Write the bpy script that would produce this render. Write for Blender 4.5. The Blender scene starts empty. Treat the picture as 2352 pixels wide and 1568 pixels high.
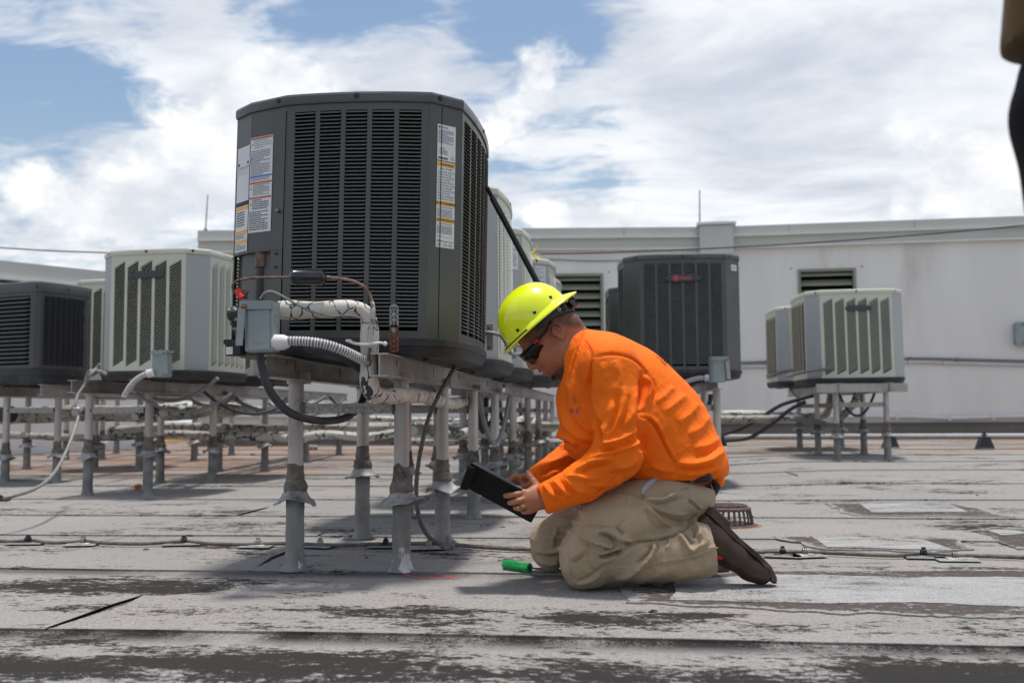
import bpy, bmesh, math, random
import numpy as np
from mathutils import Vector, Matrix, noise as mnoise

# ------------------------------------------------------------------ camera, world, sun, exposure
SC = bpy.context.scene
COL = SC.collection
YAW, PITCH, ROLL = math.radians(6.06), math.radians(4.10), math.radians(-0.4)
CAM_H = 0.58
CAMR = (Matrix.Rotation(YAW, 3, 'Z') @ Matrix.Rotation(math.pi/2 + PITCH, 3, 'X') @ Matrix.Rotation(ROLL, 3, 'Z'))
cam_data = bpy.data.cameras.new('camera')
cam = bpy.data.objects.new('camera', cam_data)
COL.objects.link(cam)
cam.matrix_world = Matrix.Translation((0, 0, CAM_H)) @ CAMR.to_4x4()
cam_data.sensor_width = 36.0
cam_data.lens = 35.0
cam_data.clip_start = 0.05
cam_data.clip_end = 2000.0
cam_data.dof.use_dof = True
cam_data.dof.focus_distance = 3.45
cam_data.dof.aperture_fstop = 3.4
SC.camera = cam

SUN_EL, SUN_AZ = math.radians(83.5), math.radians(22)      # azimuth clockwise from +Y
world = bpy.data.worlds.new('World')
SC.world = world
world.use_nodes = True
SC.view_settings.view_transform = 'Standard'
SC.view_settings.look = 'None'
SC.view_settings.gamma = 1.0
SC.view_settings.use_curve_mapping = False
SC.view_settings.exposure = 0.50
SC.cycles.max_bounces = 6
SC.cycles.diffuse_bounces = 3
SC.cycles.glossy_bounces = 3
SC.cycles.caustics_reflective = False
SC.cycles.caustics_refractive = False

sun_data = bpy.data.lights.new('sun', 'SUN')
sun_data.energy = 2.6
sun_data.angle = math.radians(6)
sun_data.color = (1.0, 0.955, 0.89)
sun = bpy.data.objects.new('sun', sun_data)
COL.objects.link(sun)
sdir = Vector((math.sin(SUN_AZ)*math.cos(SUN_EL), math.cos(SUN_AZ)*math.cos(SUN_EL), math.sin(SUN_EL)))
sun.rotation_euler = sdir.to_track_quat('Z', 'Y').to_euler()
sun.location = sdir*30

# ------------------------------------------------------------------ geometry of the view (measured on a 2352 px wide copy of the photo)
FPX = 35.0/36.0*2352
CAMP = Vector((0, 0, CAM_H))
CF = Matrix.Rotation(YAW, 3, 'Z')            # camera-heading frame -> world

def ray(px, py):
    return CAMR @ Vector(((px-1176)/FPX, -(py-784)/FPX, -1.0))
FWD = CF @ Vector((0, 1, 0))
def at(px, py, D):
    r = ray(px, py)
    return CAMP + r*(D/r.dot(FWD))
def atY(px, py, Y):
    r = ray(px, py)
    return CAMP + r*(Y/r.y)
def sm(t):
    t = min(1.0, max(0.0, t))
    return t*t*(3-2*t)
def gz(x, y):
    return 0.018*max(0.0, y-7.5) + 0.045*sm((x-0.5)/1.5)*sm((y-6.0)/3.5)
def ground(px, py, dz=0.0):
    r = ray(px, py)
    z = 0.0
    for _ in range(30):
        t = (z+dz-CAM_H)/r.z
        p = CAMP + r*t
        z = gz(p.x, p.y)
    return Vector((p.x, p.y, z+dz))
CAMRI = CAMR.transposed()
def proj(p):
    q = CAMRI @ (Vector(p)-CAMP)
    return (1176+FPX*q.x/-q.z, 784-FPX*q.y/-q.z)
def projn(v):                                 # numpy n,3 -> n,2
    m = np.array(CAMRI)
    q = (v-np.array(CAMP)) @ m.T
    return np.stack([1176+FPX*q[:, 0]/-q[:, 2], 784-FPX*q[:, 1]/-q[:, 2]], 1)

# ------------------------------------------------------------------ materials
MATS = {}
class NT:
    def __init__(s, tree):
        s.t = tree; s.n = tree.nodes; s.l = tree.links
    def node(s, typ, **kw):
        n = s.n.new(typ)
        for k, v in kw.items():
            setattr(n, k, v)
        return n
    def link(s, a, b): s.l.new(a, b)
    def math(s, op, a, b=None, c=None, clamp=False):
        n = s.n.new('ShaderNodeMath'); n.operation = op; n.use_clamp = clamp
        for i, x in enumerate((a, b, c)):
            if x is None: continue
            if isinstance(x, (int, float)): n.inputs[i].default_value = x
            else: s.l.new(x, n.inputs[i])
        return n.outputs[0]
    def mix(s, f, a, b):
        n = s.n.new('ShaderNodeMix'); n.data_type = 'RGBA'
        for sock, x in ((n.inputs[0], f), (n.inputs[6], a), (n.inputs[7], b)):
            if isinstance(x, (int, float)): sock.default_value = x
            elif isinstance(x, (tuple, list)): sock.default_value = (*x[:3], 1)
            else: s.l.new(x, sock)
        return n.outputs[2]
    def noise(s, vec, scale, detail=4, rough=0.55, dist=0.0):
        n = s.n.new('ShaderNodeTexNoise')
        n.inputs['Scale'].default_value = scale; n.inputs['Detail'].default_value = detail
        n.inputs['Roughness'].default_value = rough; n.inputs['Distortion'].default_value = dist
        if vec is not None: s.l.new(vec, n.inputs['Vector'])
        return n.outputs['Fac']
    def mapv(s, vec, scale=(1, 1, 1), loc=(0, 0, 0)):
        n = s.n.new('ShaderNodeMapping'); n.inputs['Scale'].default_value = scale; n.inputs['Location'].default_value = loc
        s.l.new(vec, n.inputs['Vector']); return n.outputs[0]
    def ramp(s, f, lo, hi, a=0.0, b=1.0, smooth=True):
        n = s.n.new('ShaderNodeMapRange'); n.interpolation_type = 'SMOOTHSTEP' if smooth else 'LINEAR'
        s.l.new(f, n.inputs[0])
        n.inputs[1].default_value = lo; n.inputs[2].default_value = hi; n.inputs[3].default_value = a; n.inputs[4].default_value = b
        return n.outputs[0]

def mat(name, col, rough=0.5, metal=0.0, var=0.12, scale=6, bump=0.0, bscale=80, spec=0.5,
        dirt=None, dlo=0.55, dhi=0.72, dscale=4, stretch=(1, 1, 1), sheen=0, coat=0, sss=0, emit=None, trans=0, rvar=0.0):
    m = bpy.data.materials.new(name); m.use_nodes = True
    MATS[name] = m
    T = NT(m.node_tree)
    b = m.node_tree.nodes['Principled BSDF']
    tc = T.node('ShaderNodeTexCoord').outputs['Object']
    v = T.mapv(tc, stretch)
    c = None
    if var > 0:
        f = T.noise(v, scale, 5)
        lo = tuple(x*(1-var) for x in col); hi = tuple(min(1, x*(1+var)) for x in col)
        f = T.ramp(f, 0.3, 0.7)
        c = T.mix(f, lo, hi)
    if dirt is not None:
        f2 = T.noise(v, dscale, 8, 0.65)
        f2 = T.ramp(f2, dlo, dhi)
        c = T.mix(f2, c if c is not None else col, dirt)
    if c is None: b.inputs['Base Color'].default_value = (*col, 1)
    else: T.link(c, b.inputs['Base Color'])
    b.inputs['Roughness'].default_value = rough
    if rvar:
        T.link(T.ramp(T.noise(v, scale*1.7, 4), .3, .7, max(0, rough-rvar), rough+rvar), b.inputs['Roughness'])
    b.inputs['Metallic'].default_value = metal
    b.inputs['Specular IOR Level'].default_value = spec
    if sheen: b.inputs['Sheen Weight'].default_value = sheen
    if coat:
        b.inputs['Coat Weight'].default_value = coat; b.inputs['Coat Roughness'].default_value = 0.08
    if sss:
        b.inputs['Subsurface Weight'].default_value = sss; b.inputs['Subsurface Radius'].default_value = (0.012, 0.004, 0.002)
        b.inputs['Subsurface Scale'].default_value = 1.0
    if bump:
        bn = T.node('ShaderNodeBump'); bn.inputs['Strength'].default_value = 1.0; bn.inputs['Distance'].default_value = bump
        T.link(T.noise(v, bscale, 4), bn.inputs['Height']); T.link(bn.outputs[0], b.inputs['Normal'])
    return m

# ------------------------------------------------------------------ mesh building
def catmull(pts, k=6):
    P = [Vector(p) for p in pts]
    if len(P) < 3 or k <= 1: return P
    out = []
    E = [P[0]*2-P[1]] + P + [P[-1]*2-P[-2]]
    for i in range(1, len(E)-2):
        a, b, c, d = E[i-1], E[i], E[i+1], E[i+2]
        for j in range(k):
            t = j/k
            out.append(0.5*((2*b) + (c-a)*t + (2*a-5*b+4*c-d)*t*t + (3*b-a-3*c+d)*t**3))
    out.append(P[-1])
    return out

class MB:
    def __init__(s): s.v = []; s.f = []; s.m = []
    def add(s, vs, fs, mi=0):
        o = len(s.v)
        s.v += [tuple(x) for x in vs]
        for f in fs:
            s.f.append(tuple(i+o for i in f)); s.m.append(mi)
    def box(s, c, size, R=None, mi=0, taper=1.0):
        hx, hy, hz = size[0]/2, size[1]/2, size[2]/2
        vs = []
        for z in (-hz, hz):
            k = taper if z > 0 else 1
            for x, y in ((-hx, -hy), (hx, -hy), (hx, hy), (-hx, hy)):
                p = Vector((x*k, y*k, z))
                if R is not None: p = R @ p
                vs.append(p+Vector(c))
        s.add(vs, [(3, 2, 1, 0), (4, 5, 6, 7), (0, 1, 5, 4), (1, 2, 6, 5), (2, 3, 7, 6), (3, 0, 4, 7)], mi)
    def bevbox(s, c, size, b=0.004, R=None, mi=0):
        hx, hy, hz = size[0]/2, size[1]/2, size[2]/2
        b = min(b, hx*.9, hy*.9, hz*.9)
        rings = []
        for z, k in ((-hz, b), (-hz+b, 0), (hz-b, 0), (hz, b)):
            x, y = hx-k, hy-k; q = max(b-k, 0)+0.0
            q = b if k == 0 else b*0.4
            rings.append([(-x+q, -y, z), (x-q, -y, z), (x, -y+q, z), (x, y-q, z), (x-q, y, z), (-x+q, y, z), (-x, y-q, z), (-x, -y+q, z)])
        vs = [Vector(p) for r in rings for p in r]
        if R is not None: vs = [R @ p for p in vs]
        vs = [p+Vector(c) for p in vs]
        fs = [tuple(range(7, -1, -1)), tuple(range(24, 32))]
        for i in range(3):
            for j in range(8):
                k = (j+1) % 8
                fs.append((i*8+j, i*8+k, i*8+8+k, i*8+8+j))
        s.add(vs, fs, mi)
    def tube(s, pts, r, n=10, k=6, cap=True, mi=0, flat=1.0):
        P = catmull(pts, k)
        if len(P) < 2: return
        L = [0.0]
        for a, b in zip(P, P[1:]): L.append(L[-1]+(b-a).length)
        tot = L[-1] or 1
        T = []
        for i in range(len(P)):
            a = P[max(0, i-1)]; b = P[min(len(P)-1, i+1)]
            t = (b-a)
            T.append(t.normalized() if t.length > 1e-9 else Vector((0, 0, 1)))
        up = Vector((0, 0, 1)) if abs(T[0].z) < 0.9 else Vector((1, 0, 0))
        nrm = (up - T[0]*up.dot(T[0])).normalized()
        vs = []
        for i, p in enumerate(P):
            nrm = (nrm - T[i]*nrm.dot(T[i])).normalized()
            bi = T[i].cross(nrm)
            if callable(r): rr = r(L[i]/tot)
            elif isinstance(r, (list, tuple)):
                f = L[i]/tot*(len(r)-1); j = min(int(f), len(r)-2); rr = r[j]+(r[j+1]-r[j])*(f-j)
            else: rr = r
            for j in range(n):
                a = 2*math.pi*j/n
                vs.append(p + nrm*math.cos(a)*rr*flat + bi*math.sin(a)*rr)
        fs = []
        for i in range(len(P)-1):
            for j in range(n):
                k2 = (j+1) % n
                fs.append((i*n+j, i*n+k2, (i+1)*n+k2, (i+1)*n+j))
        if cap:
            fs.append(tuple(range(n-1, -1, -1))); o = (len(P)-1)*n; fs.append(tuple(range(o, o+n)))
        s.add(vs, fs, mi)
    def cyl(s, a, b, r, n=16, mi=0, r2=None):
        s.tube([a, b], [r, r2 if r2 is not None else r], n=n, k=1, mi=mi)
    def lathe(s, prof, n=20, c=(0, 0, 0), R=None, mi=0, cap=True, rmod=None):
        vs = []
        for i, (r, z) in enumerate(prof):
            for j in range(n):
                a = 2*math.pi*j/n
                rr, zz = r, z
                if rmod: rr, zz = rmod(i, a, r, z)
                p = Vector((rr*math.cos(a), rr*math.sin(a), zz))
                if R is not None: p = R @ p
                vs.append(p+Vector(c))
        fs = []
        for i in range(len(prof)-1):
            for j in range(n):
                k = (j+1) % n
                fs.append((i*n+j, i*n+k, (i+1)*n+k, (i+1)*n+j))
        if cap:
            fs.append(tuple(range(n-1, -1, -1))); o = (len(prof)-1)*n; fs.append(tuple(range(o, o+n)))
        s.add(vs, fs, mi)
    def sphere(s, c, r, n=12, mi=0, sc=(1, 1, 1)):
        prof = []
        m = n//2
        vs = []; fs = []
        for i in range(1, m):
            t = math.pi*i/m
            for j in range(n):
                a = 2*math.pi*j/n
                vs.append(Vector((r*sc[0]*math.sin(t)*math.cos(a), r*sc[1]*math.sin(t)*math.sin(a), -r*sc[2]*math.cos(t)))+Vector(c))
        for i in range(m-2):
            for j in range(n):
                k = (j+1) % n
                fs.append((i*n+j, i*n+k, (i+1)*n+k, (i+1)*n+j))
        b = len(vs); vs += [Vector(c)-Vector((0, 0, r*sc[2])), Vector(c)+Vector((0, 0, r*sc[2]))]
        for j in range(n):
            k = (j+1) % n
            fs.append((b, k, j)); fs.append((b+1, (m-2)*n+j, (m-2)*n+k))
        s.add(vs, fs, mi)
    def prism(s, poly, z0, z1, mi=0, M=None):
        n = len(poly)
        vs = [Vector((x, y, z0)) for x, y in poly] + [Vector((x, y, z1)) for x, y in poly]
        if M is not None: vs = [M @ v for v in vs]
        fs = [tuple(range(n-1, -1, -1)), tuple(range(n, 2*n))]
        for j in range(n):
            k = (j+1) % n
            fs.append((j, k, n+k, n+j))
        s.add(vs, fs, mi)
    def mesh(s, name, mats, Minv=None, smooth=True, angle=35):
        me = bpy.data.meshes.new(name)
        vs = s.v
        if Minv is not None: vs = [tuple(Minv @ Vector(v)) for v in vs]
        me.from_pydata(vs, [], s.f)
        if not isinstance(mats, (list, tuple)): mats = [mats]
        for m in mats: me.materials.append(MATS[m] if isinstance(m, str) else m)
        if len(mats) > 1: me.polygons.foreach_set('material_index', s.m)
        if smooth:
            me.polygons.foreach_set('use_smooth', [True]*len(me.polygons))
            me.set_sharp_from_angle(angle=math.radians(angle))
        me.update()
        return me

WM = {}
def tag(o, label=None, cat=None, group=None, kind=None):
    if label: o['label'] = label
    if cat: o['category'] = cat
    if group: o['group'] = group
    if kind: o['kind'] = kind
    return o
def thing(name, label, cat, loc=(0, 0, 0), rotz=0.0, group=None, M=None, kind=None):
    o = bpy.data.objects.new(name, None); COL.objects.link(o)
    if M is None: M = Matrix.Translation(Vector(loc)) @ Matrix.Rotation(rotz, 4, 'Z')
    o.matrix_world = M; WM[o] = M.copy()
    o.empty_display_size = 0.1
    tag(o, label, cat, group, kind)
    return o
def link(name, me, parent=None):
    o = bpy.data.objects.new(name, me); COL.objects.link(o)
    if parent is not None:
        o.parent = parent; WM[o] = WM[parent].copy()
    else: WM[o] = Matrix.Identity(4)
    return o
def part(name, mb, mats, parent, world=False, smooth=True, label=None, kind=None, angle=35):
    """a mesh under its parent; world=True: vertices are given in world coordinates"""
    me = mb.mesh(name, mats, WM[parent].inverted() if world else None, smooth, angle)
    o = link(name, me, parent)
    if label: o['label'] = label
    if kind: o['kind'] = kind
    return o
def single(name, mb, mats, label, cat, group=None, smooth=True, kind=None, angle=35, origin=None):
    a = np.array(mb.v)
    if origin is None:
        origin = Vector(((a[:, 0].min()+a[:, 0].max())/2, (a[:, 1].min()+a[:, 1].max())/2, a[:, 2].min()))
    M = Matrix.Translation(origin)
    me = mb.mesh(name, mats, M.inverted(), smooth, angle)
    o = bpy.data.objects.new(name, me); COL.objects.link(o)
    o.matrix_world = M; WM[o] = M
    tag(o, label, cat, group, kind)
    return o
_txt = {}
def text_mesh(body, size, extrude=0.0, align='CENTER', bold=0.0):
    cu = bpy.data.curves.new('lettering', 'FONT'); cu.body = body; cu.size = size; cu.align_x = align; cu.extrude = extrude
    cu.offset = bold; cu.resolution_u = 3
    ob = bpy.data.objects.new('lettering_tmp', cu); COL.objects.link(ob)
    dg = bpy.context.evaluated_depsgraph_get()
    me = bpy.data.meshes.new_from_object(ob.evaluated_get(dg))
    vs = [v.co.copy() for v in me.vertices]; fs = [tuple(p.vertices) for p in me.polygons]
    bpy.data.objects.remove(ob); bpy.data.curves.remove(cu); bpy.data.meshes.remove(me)
    return vs, fs
# ------------------------------------------------------------------ sky
def build_sky():
    T = NT(world.node_tree)
    for n in list(T.n): T.n.remove(n)
    out = T.node('ShaderNodeOutputWorld')
    sky = T.node('ShaderNodeTexSky'); sky.sky_type = 'NISHITA'; sky.sun_disc = False
    sky.sun_elevation = SUN_EL; sky.sun_rotation = SUN_AZ; sky.air_density = 1.3; sky.dust_density = 1.2; sky.ozone_density = 2.0
    bg1 = T.node('ShaderNodeBackground'); bg1.inputs[1].default_value = 0.085
    T.link(sky.outputs[0], bg1.inputs[0])
    d = T.node('ShaderNodeTexCoord').outputs['Generated']
    sep = T.node('ShaderNodeSeparateXYZ'); T.link(d, sep.inputs[0])
    z = sep.outputs[2]
    # high layer: project onto a plane
    zz = T.math('MAXIMUM', T.math('ADD', z, 0.16), 0.05)
    px = T.math('DIVIDE', sep.outputs[0], zz); py = T.math('DIVIDE', sep.outputs[1], zz)
    cmb = T.node('ShaderNodeCombineXYZ'); T.link(px, cmb.inputs[0]); T.link(py, cmb.inputs[1])
    hi = T.noise(T.mapv(cmb.outputs[0], (1.0, 1.25, 1), (3.1, 0.4, 0)), 1.5, 8, 0.60, 0.25)
    fine = T.noise(T.mapv(cmb.outputs[0], (1.0, 1.8, 1), (7.7, 2.4, 0)), 5.0, 7, 0.62, 0.5)
    dens = T.math('ADD', T.math('MULTIPLY', hi, 1.15), T.math('MULTIPLY', fine, 0.95))
    # cumulus detail on the sphere of directions
    cum = T.noise(T.mapv(d, (1, 1, 1.25), (0.3, 0.1, 0)), 7.5, 10, 0.60, 0.05)
    cum = T.math('ADD', T.math('MULTIPLY', T.math('SUBTRACT', cum, 0.5), 1.7), 0.5)
    def blob(pxx, pyy, rad, amp, asp=1.0):
        r = ray(pxx, pyy).normalized()
        s = T.node('ShaderNodeVectorMath'); s.operation = 'SUBTRACT'; T.link(d, s.inputs[0]); s.inputs[1].default_value = r
        sc = T.node('ShaderNodeVectorMath'); sc.operation = 'MULTIPLY'; T.link(s.outputs[0], sc.inputs[0]); sc.inputs[1].default_value = (1, 1, asp)
        l = T.node('ShaderNodeVectorMath'); l.operation = 'LENGTH'; T.link(sc.outputs[0], l.inputs[0])
        return T.ramp(l.outputs['Value'], rad, 0.0, 0.0, amp)
    add = None
    for b in ((110, 220, .15, -.24, 2.2), (330, 240, .10, -.22, 2.2), (760, 20, .11, -.30, 1.6), (1230, 80, .10, -.40, 1.6), (1330, 40, .10, -.18, 1.6), (60, 330, .09, -.2, 2.0),
              (500, 480, .05, -.10, 2.5), (1400, 440, .08, -.26, 2.5), (120, 420, .09, -.12, 2),
              (1900, 250, .34, .26, 1.2), (2300, 120, .36, .22, 1.2), (650, 250, .15, .20, 1.0), (360, 90, .14, .12, 2),
              (500, 370, .14, .18, 1.2), (300, 480, .14, .16, 1.5), (1500, 250, .22, .14, 1.4), (1000, 160, .14, .10, 2)):
        v = blob(*b)
        add = v if add is None else T.math('ADD', add, v)
    dens = T.math('ADD', dens, add)
    a_hi = T.ramp(dens, 0.88, 1.20)
    a_hi = T.math('MULTIPLY', a_hi, 0.90)
    # cumulus heads
    cadd = None
    for b in ((660, 190, .095, .42, 1.0), (560, 290, .11, .36, 1.1), (430, 330, .10, .25, 1.3), (220, 380, .10, .26, 1.5), (30, 420, .07, .25, 1.3), (120, 500, .13, .24, 2.2),
              (400, 470, .12, .25, 1.8), (1230, 490, .05, .32, 1.5), (1300, 500, .07, .34, 2.4), (1420, 500, .05, .30, 1.4), (1720, 500, .07, .25, 2), (2230, 440, .11, .36, 1.1), (2330, 390, .09, .30, 1.1),
              (1890, 498, .05, .22, 2), (2040, 492, .05, .22, 2), (1235, 135, .05, .12, 1.2), (1170, 250, .12, .25, 1.3), (30, 560, .2, .2, 3)):
        v = blob(*b)
        cadd = v if cadd is None else T.math('ADD', cadd, v)
    cden = T.math('ADD', cum, cadd)
    a_c = T.ramp(cden, 0.63, 0.86)
    # shading of the clouds: grey bellies, white heads
    shade = T.noise(T.mapv(d, (1, 1, 1.6), (0.3, 0.1, -0.03)), 6.0, 8, 0.58)
    ccol = T.mix(T.ramp(shade, 0.38, 0.62), (0.66, 0.70, 0.76), (1.0, 1.0, 1.0))
    hsh = T.noise(T.mapv(cmb.outputs[0], (1.0, 1.4, 1), (1.7, 5.4, 0)), 1.3, 7, 0.6, 0.3)
    hcol = T.mix(T.ramp(hsh, 0.33, 0.66), (0.54, 0.59, 0.67), (0.97, 0.98, 1.0))
    col = T.mix(a_c, hcol, ccol)
    alpha = T.math('MAXIMUM', a_hi, a_c)
    # whiter towards the horizon
    hz = T.ramp(z, 0.30, 0.02, 0.0, 0.35)
    alpha = T.math('ADD', alpha, T.math('MULTIPLY', hz, T.math('SUBTRACT', 1.0, alpha)))
    bg2 = T.node('ShaderNodeBackground'); T.link(col, bg2.inputs[0]); bg2.inputs[1].default_value = 0.78
    mx = T.node('ShaderNodeMixShader'); T.link(alpha, mx.inputs[0]); T.link(bg1.outputs[0], mx.inputs[1]); T.link(bg2.outputs[0], mx.inputs[2])
    T.link(mx.outputs[0], out.inputs[0])
build_sky()

# ------------------------------------------------------------------ material library
mat('dark_paint', (.082, .083, .075), rough=.38, var=.10, scale=3, dirt=(.085, .085, .08), dlo=.5, dhi=.8, dscale=2, rvar=.08)
mat('dark_slat_lit', (.17, .175, .17), rough=.28, var=.08, scale=3)  # the dark paint lightened: bright louvre edges put into the colour
mat('warm_black_paint', (.060, .058, .062), rough=.42, var=.10, scale=3)
mat('cream_paint', (.60, .60, .495), rough=.5, var=.05, scale=3, dirt=(.50, .49, .40), dlo=.5, dhi=.8, dscale=3, rvar=.08)
mat('grey_corner', (.37, .385, .39), rough=.45, var=.07, scale=3, stretch=(1, 1, .3), rvar=.08)
mat('coil', (.006, .006, .005), rough=.9, var=.2, scale=30, spec=.1)
mat('coil_olive', (.03, .032, .014), rough=.8, var=.5, scale=25, spec=.2)
mat('pan_plastic', (.030, .031, .033), rough=.6, var=.25, scale=12, dirt=(.07, .07, .07), dlo=.5, dhi=.8, dscale=8)
mat('black_plastic', (.012, .012, .013), rough=.4, var=.2)
mat('black_gloss', (.008, .008, .009), rough=.18, var=.1, coat=.4)
mat('galv', (.33, .32, .31), rough=.5, metal=.55, var=.15, scale=10, dirt=(.20, .17, .15), dlo=.6, dhi=.85, dscale=6)
mat('alu_beam', (.40, .375, .355), rough=.42, metal=.6, var=.12, scale=5, dirt=(.22, .19, .17), dlo=.5, dhi=.8, dscale=4, rvar=.1)
mat('post_metal', (.44, .41, .39), rough=.48, metal=.3, var=.2, scale=7, dirt=(.21, .17, .15), dlo=.50, dhi=.72, dscale=5, stretch=(1, 1, .35), bump=.001, bscale=30)
mat('crossbar_metal', (.36, .345, .32), rough=.7, metal=.3, var=.35, scale=90, bump=.0005, bscale=150)
mat('sleeve_peel', (.20, .20, .195), rough=.6, var=.25, scale=14, dirt=(.52, .52, .54), dlo=.56, dhi=.585, dscale=9, stretch=(1, 1, .55), bump=.004, bscale=22)
mat('sleeve', (.20, .20, .195), rough=.65, var=.25, scale=14, dirt=(.06, .058, .055), dlo=.56, dhi=.75, dscale=9, bump=.004, bscale=22)
mat('putty', (.15, .135, .115), rough=.9, var=.3, scale=30, dirt=(.045, .04, .035), dlo=.5, dhi=.7, dscale=14, bump=.006, bscale=45)
mat('flash_skirt', (.30, .30, .30), rough=.55, metal=.1, var=.2, scale=16, dirt=(.09, .085, .075), dlo=.5, dhi=.72, dscale=12)
mat('rust', (.20, .065, .03), rough=.85, var=.4, scale=60, bump=.001, bscale=200)
mat('streak', (.06, .035, .025), rough=.9, var=.3)
mat('copper_old', (.17, .105, .085), rough=.5, metal=.5, var=.4, scale=40)
mat('box_grey', (.27, .315, .32), rough=.5, var=.10, scale=9, dirt=(.42, .44, .43), dlo=.6, dhi=.8, dscale=10, rvar=.1)
mat('white_pvc', (.66, .65, .65), rough=.5, var=.06)
mat('conduit_grey', (.18, .18, .185), rough=.5, var=.08)
mat('conduit_light', (.55, .55, .56), rough=.45, var=.05)
mat('rubber_black', (.035, .037, .042), rough=.6, var=.2, scale=20, bump=.001, bscale=90)
mat('red_tape', (.75, .03, .02), rough=.5, var=.1)
mat('red_logo', (.70, .06, .03), rough=.4, var=0)
mat('label_white', (.70, .71, .72), rough=.45, var=.05)
mat('ink', (.03, .03, .035), rough=.6, var=0)
mat('ink_grey', (.22, .23, .25), rough=.6, var=0)
mat('label_yellow', (.85, .44, .02), rough=.45, var=0)
mat('label_orange', (.55, .12, .04), rough=.45, var=0)
mat('label_blue', (.03, .16, .55), rough=.45, var=0)
mat('stucco', (.76, .745, .72), rough=.85, var=.05, scale=1.3, dirt=(.56, .51, .46), dlo=.54, dhi=.78, dscale=.8, stretch=(1.4, 1.4, .25), bump=.004, bscale=60)
mat('cornice_paint', (.52, .53, .50), rough=.6, var=.04, scale=1.0)
mat('cornice_lip', (.72, .72, .69), rough=.5, var=.03)
mat('flashing_taupe', (.17, .145, .13), rough=.6, var=.15, scale=1.5, dirt=(.26, .24, .22), dlo=.55, dhi=.8, dscale=2)
mat('olive_metal', (.24, .25, .19), rough=.5, var=.08, scale=3)
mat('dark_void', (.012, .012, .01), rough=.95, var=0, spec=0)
mat('cable_steel', (.155, .135, .115), rough=.6, metal=.3, var=.3, scale=40)
mat('cable_rope', (.14, .125, .115), rough=.75, var=.35, scale=120)
mat('cable_pale', (.24, .235, .23), rough=.6, metal=.3, var=.2, scale=50)
mat('wire_black', (.02, .02, .02), rough=.6, var=0)
mat('iron_red', (.085, .05, .05), rough=.7, var=.35, scale=40, bump=.002, bscale=80)
mat('rust_orange', (.26, .13, .07), rough=.85, var=.3, scale=30)
mat('green_plastic', (.01, .30, .07), rough=.3, var=.08, scale=30)
mat('steel', (.35, .35, .36), rough=.3, metal=.9, var=.1)
mat('orange_scrap', (.65, .16, .01), rough=.7, var=.3, scale=40)
mat('leaf_brown', (.06, .035, .02), rough=.8, var=.3)
mat('yellow_scrap', (.60, .50, .08), rough=.7, var=.3)
mat('hose_red', (.35, .07, .05), rough=.6, var=.2)
mat('hose_yellow', (.55, .33, .07), rough=.6, var=.2)

def insul_mat(name, col=(.66, .61, .54), lo=.455, hi=.475, sc=19):
    m = bpy.data.materials.new(name); m.use_nodes = True; MATS[name] = m
    T = NT(m.node_tree); b = T.n['Principled BSDF']
    tc = T.node('ShaderNodeTexCoord').outputs['Object']
    nz = T.node('ShaderNodeTexNoise'); nz.inputs['Scale'].default_value = 9; nz.inputs['Detail'].default_value = 5; T.link(tc, nz.inputs['Vector'])
    mx = T.node('ShaderNodeMix'); mx.data_type = 'VECTOR'; mx.inputs[0].default_value = .10
    T.link(tc, mx.inputs[4]); T.link(nz.outputs['Color'], mx.inputs[5])
    v = T.node('ShaderNodeTexVoronoi'); v.feature = 'DISTANCE_TO_EDGE'; v.inputs['Scale'].default_value = sc; T.link(mx.outputs[1], v.inputs['Vector'])
    gate = T.ramp(T.noise(tc, 9, 3), .42, .56)
    w = T.math('MULTIPLY', gate, .050)
    crack = T.math('LESS_THAN', v.outputs['Distance'], w)
    base = T.mix(T.ramp(T.noise(tc, 12, 6), .35, .7), tuple(c*.82 for c in col), col)
    # bands of tape
    T.link(T.mix(crack, base, (.035, .04, .045)), b.inputs['Base Color'])
    b.inputs['Roughness'].default_value = .6
    bn = T.node('ShaderNodeBump'); bn.inputs['Distance'].default_value = .006
    h = T.math('ADD', T.math('MULTIPLY', T.noise(tc, 28, 4), .6), T.math('MULTIPLY', crack, -.9))
    T.link(h, bn.inputs['Height']); T.link(bn.outputs[0], b.inputs['Normal'])
    return m
insul_mat('insulation')
insul_mat('insulation_far', (.58, .55, .50), sc=8)
insul_mat('insulation_dirty', (.40, .38, .34), sc=10)
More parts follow.
